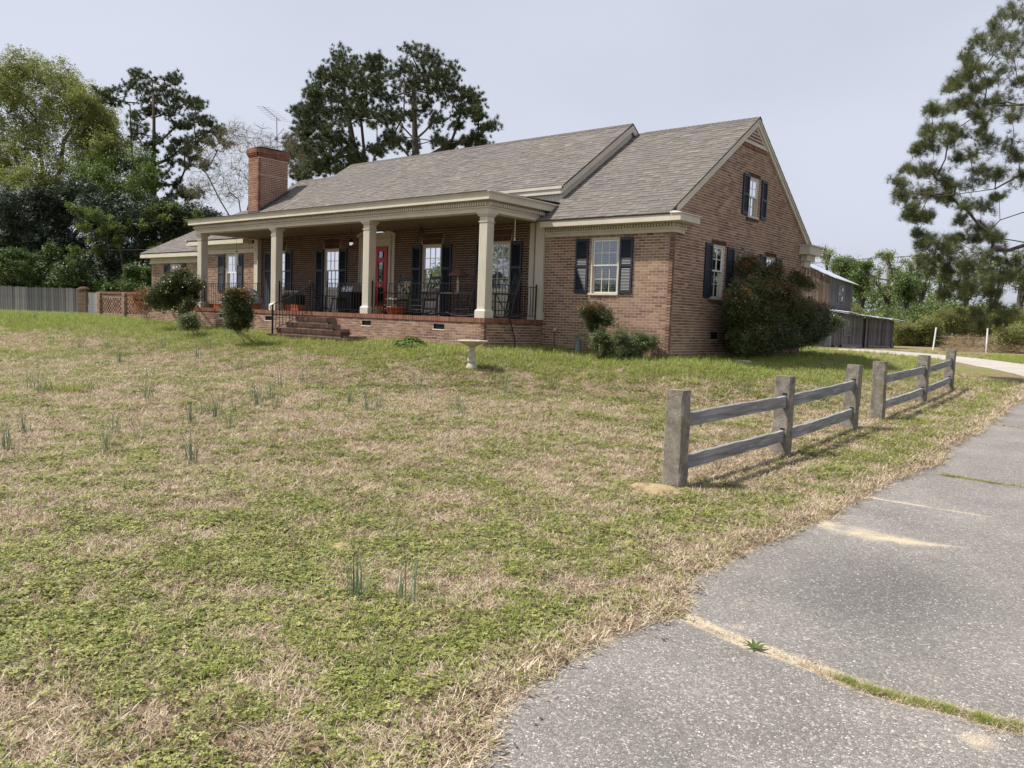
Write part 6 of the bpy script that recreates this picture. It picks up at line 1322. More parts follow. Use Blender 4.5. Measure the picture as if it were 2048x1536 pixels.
# ---- porch furniture
def rocker(x, y, rz, label, cushion=None, s=1.0, seed=1):
    e = empty('rocking_chair', (x, y, ZD), rz); e.scale = (s, s, s); tag(e, label, 'rocking chair', 'black rocking chairs on the porch'); B = MAT['blackwood']
    f = MB()
    for sx in (-.26, .26):
        f.tube([(sx, -.24, .05), (sx, -.25, .40), (sx, -.25, .62)], .020, 8); f.tube([(sx, .20, .05), (sx, .26, .45), (sx, .37, .85), (sx*.96, .46, 1.14)], .020, 8); f.lathe([(0,0),(.022,.01),(.025,.03),(.012,.05),(0,.055)], 8, (sx*.96, .46, 1.14))
    f.build('frame', B, e)
    for sx in (-.26, .26):
        m_ = MB(); m_.tube([(sx, -.46+.92*t+(.06 if t > .8 else 0), .028+.10*(2*t-1.0)**2*(1.0)) for t in np.linspace(0, 1, 12)], .021, 6); m_.build('rocker', B, e)
        m_ = MB(); m_.box(sx-.045, sx+.045, -.30, .33, .62, .645); m_.build('armrest', B, e)
    m_ = MB()
    for i in range(9): yy = -.25+i*.055; m_.box(-.25, .25, yy, yy+.045, .415, .435)
    m_.build('seat', B, e)
    for i in range(7):
        m_ = MB(); xx = -.18+i*.06; m_.bar((xx, .27, .46), (xx*.98, .44, 1.05), .026, .012); m_.build('back_slat', B, e)
    m_ = MB(); m_.bar((-.25, .445, 1.07), (.25, .445, 1.07), .025, .09); m_.bar((-.25, .265, .46), (.25, .265, .46), .025, .05); m_.build('back_rail', B, e)
    m_ = MB(); 
    for z, yy in ((.16,-.245),(.27,-.247),(.18,.2)): m_.tube([(-.26, yy, z), (.26, yy, z)], .011, 6)
    for sx in (-.26,.26): m_.tube([(sx,-.24,.2),(sx,.21,.22)], .011, 6)
    m_.build('stretcher', B, e)
    if cushion:
        m_ = MB(); n = 8
        def pad(c, u, v, w, h, d):
            vs = []; 
            for i in range(n+1):
                for j in range(n+1):
                    a, b_ = i/n*2-1, j/n*2-1; k = d*(1-abs(a)**4)*(1-abs(b_)**4)+.005; vs.append(tuple(Vector(c)+Vector(u)*a*w+Vector(v)*b_*h+Vector(u).cross(Vector(v))*k))
            m_.add(vs, [(i*(n+1)+j, (i+1)*(n+1)+j, (i+1)*(n+1)+j+1, i*(n+1)+j+1) for i in range(n) for j in range(n)])
        pad((0, .33, .74), (1,0,0), (0,.28,.96), .24, .27, .07); pad((0, -.0, .44), (1,0,0), (0,1,0), .24, .24, .06); m_.build('cushion', cushion, e, smooth=True)
    return e
def camo():
    m, n, l, b = newmat('patterned_cushion'); t = noise(n, l, 13, 2); r = ramp(n, [(.40, (.02,.02,.018)), (.46, (.30,.26,.17)), (.56, (.55,.50,.36)), (.62, (.10,.09,.06))]); r.color_ramp.interpolation = 'CONSTANT'
    l.new(t.outputs['Fac'], r.inputs[0]); l.new(r.outputs[0], b.inputs['Base Color']); b.inputs['Roughness'].default_value = .9; return m
CU_ = camo()
rocker(-8.15, -1.25, .12, 'black rocking chair with mottled cream and black cushion beside the red door', CU_, .97)
rocker(-6.95, -1.3, -.08, 'empty slat-back black rocking chair in front of the bright window', None, 1.0)
rocker(-5.35, -1.3, -1.25, 'black rocking chair seen from its side, under the copper lamp', None, 1.0)
rocker(-4.25, -1.15, -.55, 'black rocking chair partly hidden behind the right corner column', None, 1.0)
# side table and lamp
e = empty('side_table', (-6.45, -.65, ZD)); tag(e, 'black side table with pale top between the rocking chairs', 'table')
mb = MB(); mb.box(-.45, .45, -.25, .25, .64, .665); mb.build('table_top', MAT['stone'], e)
for sx in (-.4, .4):
    for sy in (-.21, .21): m_ = MB(); m_.tube([(sx, sy, 0), (sx, sy, .639)], .016, 6); m_.build('leg', MAT['black'], e)
e = empty('table_lamp', (-6.28, -.65, ZD+.667)); tag(e, 'outdoor lamp with wide copper cone shade on the side table', 'lamp')
mb = MB(); mb.lathe([(0,0),(.10,0),(.10,.02),(.03,.04),(.035,.2),(.055,.28),(.03,.36),(.02,.46),(.02,.52)], 14); mb.build('lamp_base', plain('lamp_stem', (.45,.33,.28), .5, .1), e, smooth=True)
mb = MB(); mb.lathe([(.30,.47),(.29,.485),(.20,.56),(.12,.62),(.08,.68),(.03,.70),(0,.70)], 26); mb.lathe([(.0,.475),(.295,.468),(.295,.472)], 26); mb.build('lamp_shade', MAT['copper'], e, smooth=True)
# black metal café sets
def cafe_chair(x, y, rz, label):
    e = empty('metal_chair', (x, y, ZD), rz); tag(e, label, 'chair', 'black metal chairs on the porch'); m_ = MB()
    m_.lathe([(0,.43),(.2,.43),(.21,.44),(.2,.452),(0,.452)], 18); m_.build('seat', MAT['black'], e)
    for k in range(4):
        a = math.pi/4+k*math.pi/2; m_ = MB(); m_.tube([(.15*math.cos(a), .15*math.sin(a), .435), (.24*math.cos(a), .24*math.sin(a), 0)], .012, 6); m_.build('leg', MAT['black'], e)
    m_ = MB(); arc = [(.2*math.cos(t), .19, .45+.48*math.sin(t)) for t in np.linspace(0, math.pi, 14)]; m_.tube(arc, .012, 6)
    for r in (.11, .055): m_.tube([(r*math.cos(t), .19, .68+r*math.sin(t)) for t in np.linspace(0, 6.28, 16)], .008, 5)
    for sx in (-.08, .08): m_.tube([(sx, .19, .45), (sx*1.4, .19, .62), (sx*.4, .19, .90)], .008, 5)
    m_.build('backrest', MAT['black'], e); return e
def cafe_table(x, y, label, w=.36, h=.70):
    e = empty('metal_table', (x, y, ZD)); tag(e, label, 'table'); m_ = MB(); m_.lathe([(0,h-.02),(w,h-.02),(w+.01,h-.01),(w,h),(0,h)], 22); m_.build('table_top', MAT['black'], e)
    m_ = MB(); m_.tube([(0,0,.03),(0,0,h-.03)], .022, 8); m_.build('stem', MAT['black'], e)
    for k in range(4): a = k*math.pi/2+.4; m_ = MB(); m_.tube([(.26*math.cos(a), .26*math.sin(a), 0), (.16*math.cos(a), .16*math.sin(a), .10), (.0, 0, .16)], .012, 6); m_.build('leg', MAT['black'], e)
    return e
cafe_table(-11.75, -1.0, 'round black metal table behind the stair handrail', h=.52, w=.34)
cafe_chair(-12.35, -1.0, 1.3, 'ornate black metal chair left of the round black table'); cafe_chair(-11.15, -.95, -1.4, 'ornate black metal chair right of the round black table'); cafe_chair(-11.85, -.45, 0, 'ornate black metal chair behind the round black table')
e = empty('plant_stand', (-13.35, -1.1, ZD)); tag(e, 'low black stand holding small pale pots behind the second column', 'plant stand'); m_ = MB(); m_.box(-.42,.42,-.2,.2,.50,.53); m_.box(-.40,.40,-.19,.19,.22,.49); m_.build('shelf', MAT['black'], e)
for sx in (-.38,.38): m_ = MB(); m_.box(sx-.015, sx+.015, -.18, .18, 0, .219); m_.build('leg', MAT['black'], e)
for i, dx in enumerate((-.28,-.05,.22)):
    o = empty('flower_pot', (-13.35+dx, -1.12, ZD+.532)); tag(o, ['pale pot at the left end of the black plant stand','pale pot in the middle of the black plant stand','pale pot at the right end of the black plant stand'][i], 'pot'); m_ = MB(); m_.lathe([(0,0),(.05,0),(.07,.1),(.075,.1),(.075,.12),(.06,.115),(0,.1)], 14); m_.build('pot', MAT['white'], o, smooth=True)
# covered grill with steel lid
e = empty('gas_grill', (-11.0, -.55, ZD)); tag(e, 'black grill with bright rounded steel lid against the porch wall', 'grill')
m_ = MB(); m_.box(-.27,.27,-.22,.22,.1,.66); m_.build('cabinet', MAT['black'], e)
m_ = MB(); vs = []
m_.poly_prism([(-.27, -.22+.44*(.5-.5*math.cos(t)), .665+.28*math.sin(t)) for t in np.linspace(0, math.pi, 12)], (.54, 0, 0)); m_.build('lid', MAT['steel'], e)
for sx in (-.45, .285): m_ = MB(); m_.box(sx, sx+.165, -.18, .18, .60, .63); m_.build('side_shelf', MAT['black'], e)
for sx in (-.22,.22): m_ = MB(); m_.lathe([(0,-.02),(.06,-.02),(.06,.02),(0,.02)], 12, (sx, 0, 0)); o = m_.build('wheel', MAT['black'], e); o.location = (0, 0, .06); m2 = None
# white dome pet shelter
e = empty('pet_shelter', (-16.2, -.95, ZD), .5); tag(e, 'white dome-shaped pet shelter with dark arched opening behind the railing', 'pet shelter')
m_ = MB(); N1, N2 = 26, 9; vs = []
for j in range(N2+1):
    el = math.pi/2*j/N2
    for k in range(N1): a = 2*math.pi*k/N1; vs.append((.52*math.cos(el)*math.cos(a), .52*math.cos(el)*math.sin(a), .74*math.sin(el)**.9))
m_.add(vs, [(j*N1+k, j*N1+(k+1) % N1, (j+1)*N1+(k+1) % N1, (j+1)*N1+k) for j in range(N2) for k in range(N1)]); m_.build('dome', MAT['white'], e, smooth=True)
m_ = MB(); ar = [(.30*math.cos(t), -.62, .02+.50*math.sin(t)) for t in np.linspace(0, math.pi, 14)]; m_.poly_prism(ar, (0, .34, 0)); m_.build('opening', MAT['dark'], e)
m_ = MB(); m_.tube([(.33*math.cos(t), -.60, .02+.53*math.sin(t)) for t in np.linspace(0, math.pi, 14)], .028, 6); m_.build('rim', MAT['white'], e)
# terracotta planters
def planter(x, y, w, d, h, label, plant_=None, round_=False):
    e = empty('planter', (x, y, ZD)); tag(e, label, 'planter'); m_ = MB()
    if round_: m_.lathe([(0,0),(w*.72,0),(w*.94,h*.8),(w,h*.8),(w*1.02,h),(w*.88,h),(w*.85,h*.8),(0,h*.8)], 22)
    else: m_.box(-w, w, -d, d, 0, h*.82); m_.box(-w-.015, w+.015, -d-.015, d+.015, h*.82, h)
    m_.build('pot', MAT['terra'], e, smooth=round_)
    m_ = MB(); k = 6 if not round_ else 9
    for i in range(k):
        if round_: a = 2*math.pi*i/k; m_.bar((w*.80*math.cos(a), w*.80*math.sin(a), h*.1), (w*.97*math.cos(a), w*.97*math.sin(a), h*.75), .03, .012)
        else: xx = -w+.06+(2*w-.12)*i/(k-1); m_.box(xx-.02, xx+.02, -d-.008, -d-.0005, .02, h*.8)
    m_.build('ribs', MAT['terra'], e)
    if plant_:
        n = 30; P = np.array([(random.uniform(-w, w)*.7, random.uniform(-d, d)*.7, h+random.uniform(0,.10)) for _ in range(n)]); scatter('foliage', P, RNG.normal(0,.4,(n,3)), RNG.uniform(.8,1.2,n)*1.1, RNG.integers(0,4,n), PR[plant_], e)
    return e
planter(-16.75, -1.85, .34, .10, .14, 'long low terracotta trough behind the leftmost railing'); planter(-14.45, -1.85, .20, .12, .20, 'square terracotta planter before the white pet shelter'); planter(-12.25, -1.8, .36, .12, .19, 'ribbed terracotta trough behind the stair handrail', None); planter(-7.45, -1.85, .27, .25, .22, 'round ribbed terracotta pot in front of the cushioned rocking chair', None, True); planter(-9.6, -.5, .24, .14, .24, 'planter of green leaves at the foot of the red door', 'shrub')
# things hanging from the porch ceiling
def zt_(p): return 3.455
p = ply(473, 520, -1.6); e = empty('wind_chime', (p[0], p[1], 3.45)); tag(e, 'silver tube wind chime hanging before the left wing window', 'wind chime')
m_ = MB(); m_.tube([(0,0,0),(0,0,-.62)], .004, 4); m_.lathe([(0,-.62),(.06,-.62),(.06,-.635),(0,-.635)], 12); m_.build('hanger', MAT['shutter'], e)
for k in range(5): a = k*1.257; L_ = .42+.05*k; m_ = MB(); m_.tube([(.05*math.cos(a), .05*math.sin(a), -.66), (.05*math.cos(a), .05*math.sin(a), -.66-L_)], .013, 7); m_.build('chime_tube', MAT['white'], e)
m_ = MB(); m_.tube([(0,0,-.63),(0,0,-1.22)], .003, 4); m_.lathe([(0,-1.20),(.035,-1.24),(.04,-1.29),(0,-1.34)], 10); m_.build('clapper', MAT['white'], e)
p = ply(1030, 460, -.9); e = empty('wind_chime', (p[0], p[1], 3.45)); tag(e, 'single pale rod hanging near the right end of the porch', 'wind chime'); m_ = MB(); m_.tube([(0,0,0),(0,0,-.52)], .008, 6); m_.lathe([(0,-.52),(.018,-.53),(.018,-.58),(0,-.585)], 8); m_.build('rod', MAT['white'], e)
p = ply(703, 460, -1.1); e = empty('pendant_light', (p[0], p[1], 3.45)); tag(e, 'small dark pendant lantern with bright glass near the third column', 'light'); m_ = MB(); m_.tube([(0,0,0),(0,0,-.36)], .006, 5); m_.lathe([(0,-.34),(.03,-.35),(.10,-.42),(.10,-.43),(0,-.42)], 12); m_.build('hanger', MAT['black'], e)
m_ = MB()
for k in range(4): a = k*1.571; m_.tube([(.085*math.cos(a), .085*math.sin(a), -.42), (.07*math.cos(a), .07*math.sin(a), -.60)], .006, 4)
m_.lathe([(0,-.60),(.075,-.60),(.075,-.615),(0,-.63)], 12); m_.build('cage', MAT['black'], e)
mg, n_, l_, b_ = newmat('lamp_glass'); b_.inputs['Base Color'].default_value = (.9,.92,.95,1); b_.inputs['Roughness'].default_value = .08; b_.inputs['Emission Color'].default_value = (1,1,1,1); b_.inputs['Emission Strength'].default_value = .3
m_ = MB(); m_.lathe([(0,-.44),(.035,-.455),(.045,-.49),(.035,-.525),(0,-.54)], 12, (-.03,0,0)); m_.lathe([(0,-.44),(.03,-.455),(.035,-.48),(.03,-.505),(0,-.515)], 12, (.05,.0,0)); m_.build('bulb', mg, e, smooth=True)
p = ply(843, 445, -.9); e = empty('hanging_basket', (p[0], p[1], 3.45)); tag(e, 'dried brown teardrop twig ornament hanging from the porch ceiling', 'hanging ornament'); m_ = MB(); rr = random.Random(8)
for k in range(46): t = rr.random(); a = rr.uniform(0,6.28); r = .17*t**.8; m_.tube([(0,0,-.02), (r*.5*math.cos(a), r*.5*math.sin(a), -.25*t-.05), (r*math.cos(a+.3), r*math.sin(a+.3), -.48*t-.03)], .005, 3)
for k in range(60): t = rr.uniform(.3,1); a = rr.uniform(0,6.28); r = .17*t; c = Vector((r*math.cos(a), r*math.sin(a), -.48*t)); m_.add([tuple(c), tuple(c+Vector((.03,0,.01))), tuple(c+Vector((.01,.02,-.03)))], [(0,1,2)], rr.random())
m_.build('twigs', plain('dried_twigs', (.07,.035,.028), .9), e)
# ---- TV antenna
A0 = at(554, 292, 33.0); e = empty('tv_antenna', tuple(A0)); tag(e, 'rooftop television antenna with two sets of thin rods above the chimney', 'antenna')
P3 = lambda px, py, t=33.0: Vector(at(px, py, t)-A0)
m_ = MB(); m_.tube([P3(554, 312), P3(553.5, 236)], .018, 6); m_.build('mast', MAT['steel'] if False else plain('dull_aluminium', (.22,.22,.23), .5, .5), e); AL = bpy.data.materials['dull_aluminium']
m_ = MB(); m_.tube([P3(526, 213), P3(561, 242)], .014, 5); m_.tube([P3(543, 284, 32.6), P3(568, 257, 33.4)], .016, 5); m_.build('boom', AL, e)
for i in range(8):
    t = i/7; cx, cy = 527+34*t, 214+27*t; w = 14+7*t; m_ = MB(); m_.tube([P3(cx-w, cy-w*.09, 32.7), P3(cx+w, cy+w*.13, 33.3)], .0055, 4); m_.build('element', AL, e)
for (a, b_) in (((504,257.5),(548,268)), ((512,265.5),(545,272)), ((522,272.5),(540,275.5)), ((560,265),(597,273)), ((565,259),(586,266))): m_ = MB(); m_.tube([P3(*a), P3(*b_)], .0055, 4); m_.build('element', AL, e)
# ---- picket fence, brick pillar and pierced garden wall on the left
def ground_at(p): return np.array([p[0], p[1], zg1(p[0], p[1])])
def picket_run(pa, pb, h, label, mat, w=.135, seed=1, gap=.012):
    a, b_ = ground_at(pa), ground_at(pb); e = empty('picket_fence', tuple(a)); tag(e, label, 'fence'); d = (b_-a)[:2]; L_ = np.linalg.norm(d); d = d/L_; rz = math.atan2(d[1], d[0]); rr = random.Random(seed); meshes = []
    for k in range(6):
        m_ = MB(); hh = h+rr.uniform(-.02,.02); pts = [(0,0,0),(w,0,0),(w,0,hh-.06),(w*.7,0,hh),(w*.3,0,hh),(0,0,hh-.06)]; m_.poly_prism(pts, (0,.02,0), rr.random()); meshes.append(m_.mesh('picket', mat))
    n = int(L_/(w+gap))
    for i in range(n):
        s = i*(w+gap); x, y = a[0]+d[0]*s, a[1]+d[1]*s; link('picket', meshes[rr.randrange(6)], e, (x-a[0], y-a[1], zg1(x, y)-a[2]-.01), (0, rr.gauss(0,.01), rz))
    for z in (.3, h-.3): m_ = MB(); nx, ny = -d[1]*.045, d[0]*.045; m_.bar((nx, ny, z), (d[0]*L_+nx, d[1]*L_+ny, z+b_[2]-a[2]), .04, .09); m_.build('fence_rail', mat, e)
    return e
picket_run(at(-120, 627, 43.6), at(160, 628, 42), 1.42, 'long weathered grey picket fence closing the left side of the lawn', MAT['picket'])
picket_run(at(176, 629, 41.4), at(198, 630, 40.4), 1.22, 'short paler picket panel between the brick pillar and the pierced brick wall', MAT['fence_rail'], w=.12, seed=4)
a = ground_at(at(168, 628, 41.6)); e = empty('brick_pillar', tuple(a), .7); tag(e, 'brick gate pillar with domed top rising above the grey pickets', 'pillar'); m_ = MB(); rr = random.Random(3)
for c in range(19):
    for (fx, fy, ux, uy) in ((-.2,-.2,1,0),(.2,-.2,0,1),(.2,.2,-1,0),(-.2,.2,0,-1)):
        for k in range(2):
            u0_ = .2*k+(.0 if c % 2 else .0); x0_, y0_ = fx+ux*u0_, fy+uy*u0_; x1_, y1_ = fx+ux*(u0_+.19), fy+uy*(u0_+.19); mn = (min(x0_,x1_), min(y0_,y1_)); mx = (max(x0_,x1_), max(y0_,y1_)); m_.box(mn[0]-(.0 if ux else .012), mx[0]+(.0 if ux else .012), mn[1]-(.0 if uy else .012), mx[1]+(.0 if uy else .012), c*CH, c*CH+CH-JT, rr.random())
m_.build('brickwork', MAT['brick'], e, kind='stuff'); m_ = MB(); m_.box(-.2,.2,-.2,.2,-.1,19*CH); m_.build('core', MAT['mortar'], e)
m_ = MB(); m_.lathe([(.29,19*CH),(.31,19*CH+.04),(.28,19*CH+.11),(.18,19*CH+.19),(0,19*CH+.22)], 14); m_.build('cap', MAT['brick_dark'], e)
a, b_ = ground_at(at(201, 630, 40.2)), ground_at(at(306, 636, 36.4)); e = empty('garden_wall', tuple(a)); tag(e, 'low pierced red brick garden wall joining the garage to the fence', 'wall'); d = (b_-a)[:2]; L_ = float(np.linalg.norm(d)); d = d/L_; e.rotation_euler = (0, 0, math.atan2(d[1], d[0])); rr = random.Random(5)
m_ = MB(); mm_ = MB(); m_r = MB(); wh = 1.22; per = 17; posts = [0, L_*.49, L_*.985]
for ps in posts: 
    for c in range(per+1):
        for k in range(2): m_.box(ps-.03+k*.17, ps+.13+k*.17, -.16, .16, c*CH, c*CH+CH-JT, rr.random())
    mm_.box(ps-.02, ps+.29, -.15, .15, -.1, (per+1)*CH-.01)
for c in list(range(3))+list(range(per-3, per)):
    z = c*CH; x = .3+(.105 if c % 2 else 0)
    while x < L_:
        if not any(p-.22 < x < p+.30 for p in posts): m_.box(x, x+.2, -.05, .05, z, z+CH-JT, rr.random())
        x += .21
rows_ = 7; rh = (per-6)*CH/rows_
for c in range(rows_):
    z = 3*CH+c*rh; x = .3+(.14 if c % 2 else 0)
    while x < L_:
        if not any(p-.16 < x < p+.30 for p in posts): m_.box(x, x+.15, -.05, .05, z, z+rh-.008, rr.random()); 
        x += .28
for z0_, z1_ in ((-.1, 3*CH-.006), ((per-3)*CH, per*CH-.006)): mm_.box(.2, L_, -.043, .043, z0_, z1_)
x = 0
while x < L_: m_r.box(x, x+.065, -.1, .1, per*CH, per*CH+.1, rr.random()); x += .075
m_.build('brickwork', MAT['brick'], e, kind='stuff'); mm_.build('mortar_bed', MAT['mortar'], e); m_r.build('coping', MAT['brick_red'], e, kind='stuff')
# neighbour's house roof at the left edge
a = at(-20, 420, 80); e = empty('neighbour_house', (a[0], a[1], zg1(a[0], a[1]))); tag(e, 'neighbouring house whose dark roof corner shows above the evergreens', 'house')
dv = CR*np.array([1,1,0]); dv /= np.linalg.norm(dv); fv = CF*np.array([1,1,0]); fv /= np.linalg.norm(fv); V3 = lambda r, f, z: tuple(dv*r+fv*f+np.array([0,0,z])); zt = 372; ztop = (600-372)/FPX*80+.6
m_ = MB(); m_.poly_prism([V3(-8,0,0), V3(1.8,0,0), V3(1.8,0,ztop-2.6), V3(-2.4,0,ztop-.3), V3(-8,0,ztop-2.6)], fv*6); m_.build('wall', MAT['brick_dark'], e)
m_ = MB(); m_.poly_prism([V3(-2.4,-.4,ztop), V3(2.5,-.4,ztop-2.4), V3(2.5,-.4,ztop-2.6), V3(-2.4,-.4,ztop-.22), V3(-8,-.4,ztop-2.6), V3(-8,-.4,ztop-2.4)], fv*7); m_.build('roof', MAT['flash'], e)
m_ = MB(); m_.poly_prism([V3(.4,3,ztop-2.4), V3(2.9,3,ztop-2.4), V3(2.3,3,ztop-.9), V3(-.4,3,ztop-.9)], fv*3); m_.build('rear_roof', MAT['flash'], e)
# ---- barn and lean-to
def vboards(parent, p0, p1, zb, zt0, zt1, mat, w=.2, seed=1, holes=(), out=None):
    """upright boards from p0 to p1 (2D), tops from zt0 to zt1; every board its own part"""
    p0 = np.array(p0, float); p1 = np.array(p1, float); L_ = np.linalg.norm(p1-p0); d = (p1-p0)/L_; rz = math.atan2(d[1], d[0]); rr = random.Random(seed); n = max(1, int(round(L_/w))); w = L_/n
    for i in range(n):
        t0, t1 = i/n, (i+1)/n; a_, b2 = zt0+(zt1-zt0)*t0, zt0+(zt1-zt0)*t1; segs = [(zb, None)]
        for (h0, h1, q0, q1) in holes:
            if h0 <= (t0+t1)/2 <= h1: segs = [(zb, q0), (q1, None)]
        for (s0, s1) in segs:
            m_ = MB(); g = .008; th = .02+rr.uniform(-.006,.006); lo_ = s0+(rr.uniform(-.03,.06) if s0 == zb else 0); A = a_ if s1 is None else s1; B_ = b2 if s1 is None else s1
            m_.poly_prism([(g, 0, lo_), (w-g, 0, lo_+rr.uniform(-.02,.02)), (w-g, 0, B_), (g, 0, A)], (0, -th, 0), rr.random()); m_.build('plank', mat, parent, loc=(p0[0]+d[0]*L_*t0, p0[1]+d[1]*L_*t0, 0), rot=(0, 0, rz))
def tin_roof(name, parent, c4, mat, n=9, th=.03):
    """corrugated sheets over the quad c4 (two eave corners, two top corners)"""
    a, b_, c, d_ = [Vector(p) for p in c4]; m_ = MB(); K = n*6; up = (b_-a).cross(d_-a).normalized(); up = up if up.z > 0 else -up
    top = []; 
    for i in range(K+1): t = i/K; o = up*(.018*math.sin(i*math.pi/1.5)); top.append((a.lerp(b_, t)+o, d_.lerp(c, t)+o))
    vs = [tuple(v) for pr in top for v in pr]+[tuple(v-up*th) for pr in top for v in pr]; N_ = 2*(K+1)
    fs = [(2*i, 2*i+2, 2*i+3, 2*i+1) for i in range(K)]+[(N_+2*i, N_+2*i+1, N_+2*i+3, N_+2*i+2) for i in range(K)]+[(2*i, N_+2*i, N_+2*i+2, 2*i+2) for i in range(K)]+[(2*i+1, 2*i+3, N_+2*i+3, N_+2*i+1) for i in range(K)]+[(0,1,N_+1,N_), (2*K, N_+2*K, N_+2*K+1, 2*K+1)]
    m_.add(vs, fs, .5); return m_.build(name, mat, parent)
A = ground_at(at(1651, 693, 60)); B = ground_at(at(1697, 690, 68)); e = empty('barn', tuple(A)); tag(e, 'tall weathered grey board barn with pale tin roof behind the gable', 'barn')
U2 = (B-A)[:2]; LB = float(np.linalg.norm(U2)); U2 = U2/LB; V2 = np.array([-U2[1], U2[0]]); HB = 5.2; WB = 6.4
Q = lambda u, v, z=0: np.array([U2[0]*u+V2[0]*v, U2[1]*u+V2[1]*v, z])
m_ = MB(); c_ = .06; m_.poly_prism([tuple(Q(c_,c_)), tuple(Q(LB-c_,c_)), tuple(Q(LB-c_,WB-c_)), tuple(Q(c_,WB-c_))], (0,0,HB-.1)); m_.build('frame', MAT['dark'], e)
vboards(e, Q(0,0)[:2], Q(LB,0)[:2], 0, HB, HB, MAT['barn'], .24, 3, holes=[(.34,.60,3.45,4.75)])
vboards(e, Q(0,WB)[:2], Q(0,WB/2)[:2], 0, HB, HB+1.5, MAT['barn_rust'], .24, 4); vboards(e, Q(0,WB/2)[:2], Q(0,0)[:2], 0, HB+1.5, HB, MAT['barn_rust'], .24, 5)
vboards(e, Q(LB,0)[:2], Q(LB,WB)[:2], 0, HB, HB, MAT['barn'], .3, 6)
ov = .35; tin_roof('roof', e, [Q(-ov,-.45,HB-.12), Q(LB+ov,-.45,HB-.12), Q(LB+ov,WB/2,HB+1.55), Q(-ov,WB/2,HB+1.55)], MAT['metal_roof'], 12); tin_roof('roof', e, [Q(-ov,WB+.45,HB-.12), Q(LB+ov,WB+.45,HB-.12), Q(LB+ov,WB/2,HB+1.552), Q(-ov,WB/2,HB+1.552)], MAT['metal_roof'], 12)
# six-light window of the barn
def old_window(parent, P0, P1, z0, z1, cols, rows, mat):
    m_ = MB(); P0 = Vector((*P0, 0)); P1 = Vector((*P1, 0)); d = (P1-P0).normalized(); n = Vector((d.y, -d.x, 0))*.03; Lw = (P1-P0).length
    pt = lambda u, z: P0+d*u+Vector((0,0,z))+n
    for z in np.linspace(z0, z1, rows+1): m_.bar(pt(0, z), pt(Lw, z), .05, .05)
    for u in np.linspace(0, Lw, cols+1): m_.bar(pt(u, z0), pt(u, z1), .05, .05)
    w = m_.build('window', mat, parent)
    for i in range(cols):
        for j in range(rows):
            g_ = MB(); u0_, u1_ = Lw*i/cols+.03, Lw*(i+1)/cols-.03; h0, h1 = z0+(z1-z0)*j/rows+.03, z0+(z1-z0)*(j+1)/rows-.03; a_ = [pt(u0_, h0)-n, pt(u1_, h0)-n, pt(u1_, h1)-n, pt(u0_, h1)-n]; g_.poly_prism([tuple(v) for v in a_], tuple(-n*.2)); g_.build('pane', MAT['glass'] if (i+j) % 2 else MAT['picket'], w)
old_window(e, Q(LB*.34,-.03)[:2], Q(LB*.60,-.03)[:2], 3.5, 4.72, 2, 3, MAT['fence_rail'])
A2 = ground_at(at(1649, 693, 57)); B2 = ground_at(at(1785, 689, 63)); e = empty('lean_to_shed', tuple(A2)); tag(e, 'long low board lean-to with sagging pale tin roof before the barn', 'shed')
U2 = (B2-A2)[:2]; LB = float(np.linalg.norm(U2)); U2 = U2/LB; V2 = np.array([-U2[1], U2[0]]); Q = lambda u, v, z=0: np.array([U2[0]*u+V2[0]*v, U2[1]*u+V2[1]*v, z]); H0_, H1_ = 2.55, 2.12; hh = lambda u: H0_+(H1_-H0_)*u/LB
m_ = MB(); m_.poly_prism([tuple(Q(.06,.06,0)), tuple(Q(.06,.06,H0_-.1)), tuple(Q(LB-.06,.06,H1_-.1)), tuple(Q(LB-.06,.06,0))], tuple(Q(0,4.5))); m_.build('frame', MAT['dark'], e)
for (t0, t1, m2, z0) in ((0,.08,'fence_rail',0),(.08,.22,'barn',.1),(.22,.52,'barn',.12),(.56,.60,'barn',0),(.61,.805,'barn',.1),(.815,1,'barn',.1)):
    vboards(e, Q(LB*t0,0)[:2], Q(LB*t1,0)[:2], z0, hh(LB*t0), hh(LB*t1), MAT[m2], .19, int(t0*100)+2, holes=[(.08,.40,.85,1.95)] if t0 == .22 else ())
vboards(e, Q(LB,0)[:2], Q(LB,4.5)[:2], .1, H1_, H1_, MAT['barn'], .25, 9)
old_window(e, Q(LB*.245,-.02)[:2], Q(LB*.335,-.02)[:2], .88, 1.93, 2, 3, MAT['fence_rail'])
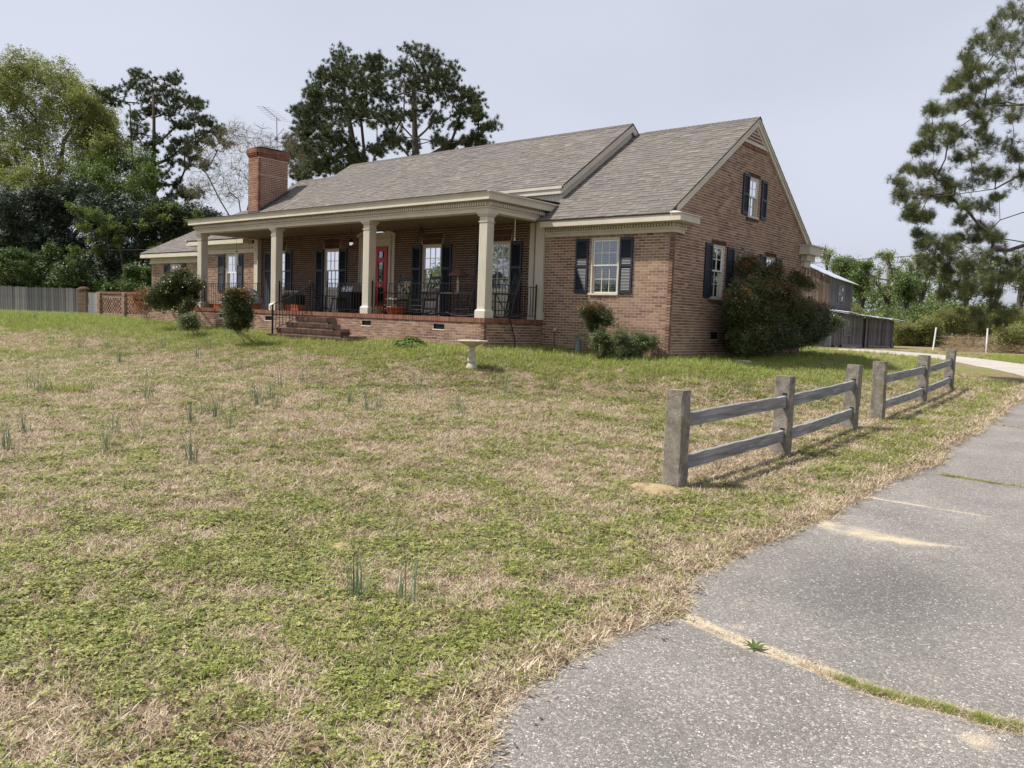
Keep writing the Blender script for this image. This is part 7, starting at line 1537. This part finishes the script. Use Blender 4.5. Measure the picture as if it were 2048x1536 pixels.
for i, (t0, t1) in enumerate(((0,.22),(.22,.42),(.42,.66),(.66,.86),(.86,1.075))):
    u0_, u1_ = LB*t0-(.5 if i == 0 else .1), LB*t1; tin_roof('roof_sheet', e, [Q(u0_,-.55,hh(u0_)+.02+.012*i+(.10 if i == 1 else 0)), Q(u1_,-.55,hh(u1_)-.0+.012*i), Q(u1_,4.8,hh(u1_)+.62+.012*i), Q(u0_,4.8,hh(u0_)+.62+.012*i)], MAT['metal_roof'], 5)
m_ = MB(); m_.bar(Q(LB*.22,-.06,.12), Q(LB*.51,-.06,.10), .06, .22); m_.bar(Q(LB*.61,-.06,.10), Q(LB,-.06,.08), .06, .14); m_.build('sill_beam', MAT['fence_rail'], e)
# spoked wheel leaning at its corner
p = ground_at(at(1783, 689, 61.5)); e = empty('old_wheel', tuple(p), math.atan2(U2[1], U2[0])); tag(e, 'old spoked wheel leaning at the right foot of the lean-to', 'wheel'); m_ = MB(); m_.tube([(.26*math.cos(t), -.03, .28+.26*math.sin(t)) for t in np.linspace(0, 6.283, 20)], .035, 6); m_.build('tyre', MAT['hose'], e); m_ = MB()
for k in range(8): a = k*.785; m_.tube([(0,-.03,.28), (.23*math.cos(a), -.03, .28+.23*math.sin(a))], .012, 4)
m_.build('spokes', MAT['fence_rail'], e)
# white poles with wire
for i, (a, b_, lab) in enumerate((((1872.5,655),(1866.5,690),'leaning white pole at the field edge, left of the pair'), ((1975.5,656),(1973,694),'upright white pole at the field edge among brown weeds'))):
    t = (61, 58)[i]; g = at(b_[0], b_[1], t); g = ground_at(g); tp = at(a[0], a[1], t); e = empty('white_pole', tuple(g)); tag(e, lab, 'pole'); m_ = MB(); m_.tube([(0,0,-.1), tuple(tp-g)], .055, 8); m_.build('pole', MAT['white_pole'], e)
    if i == 0: w0 = (g, tp)
    else:
        for k, (f, lab2) in enumerate(((.62, 'upper wire strung between the two white poles'), (.42, 'lower wire strung between the two white poles'))):
            s = w0[0]*(1-f)+w0[1]*f; q_ = g*(1-f)+tp*f; hose('fence_wire', [s, s*.66+q_*.34-np.array([0,0,.05]), s*.33+q_*.67-np.array([0,0,.05]), q_], .006, lab2, 'wire').data.materials[0] = MAT['fence_rail']
hose('utility_cable', [at(1600,527,62), at(1660,524.5,61.5), at(1730,518,61), at(1800,513.5,60.5), at(1880,508,60), at(1980,504,59), at(2100,500,58)], .022, 'thin dark cable crossing from the barn toward the near pine', 'cable')
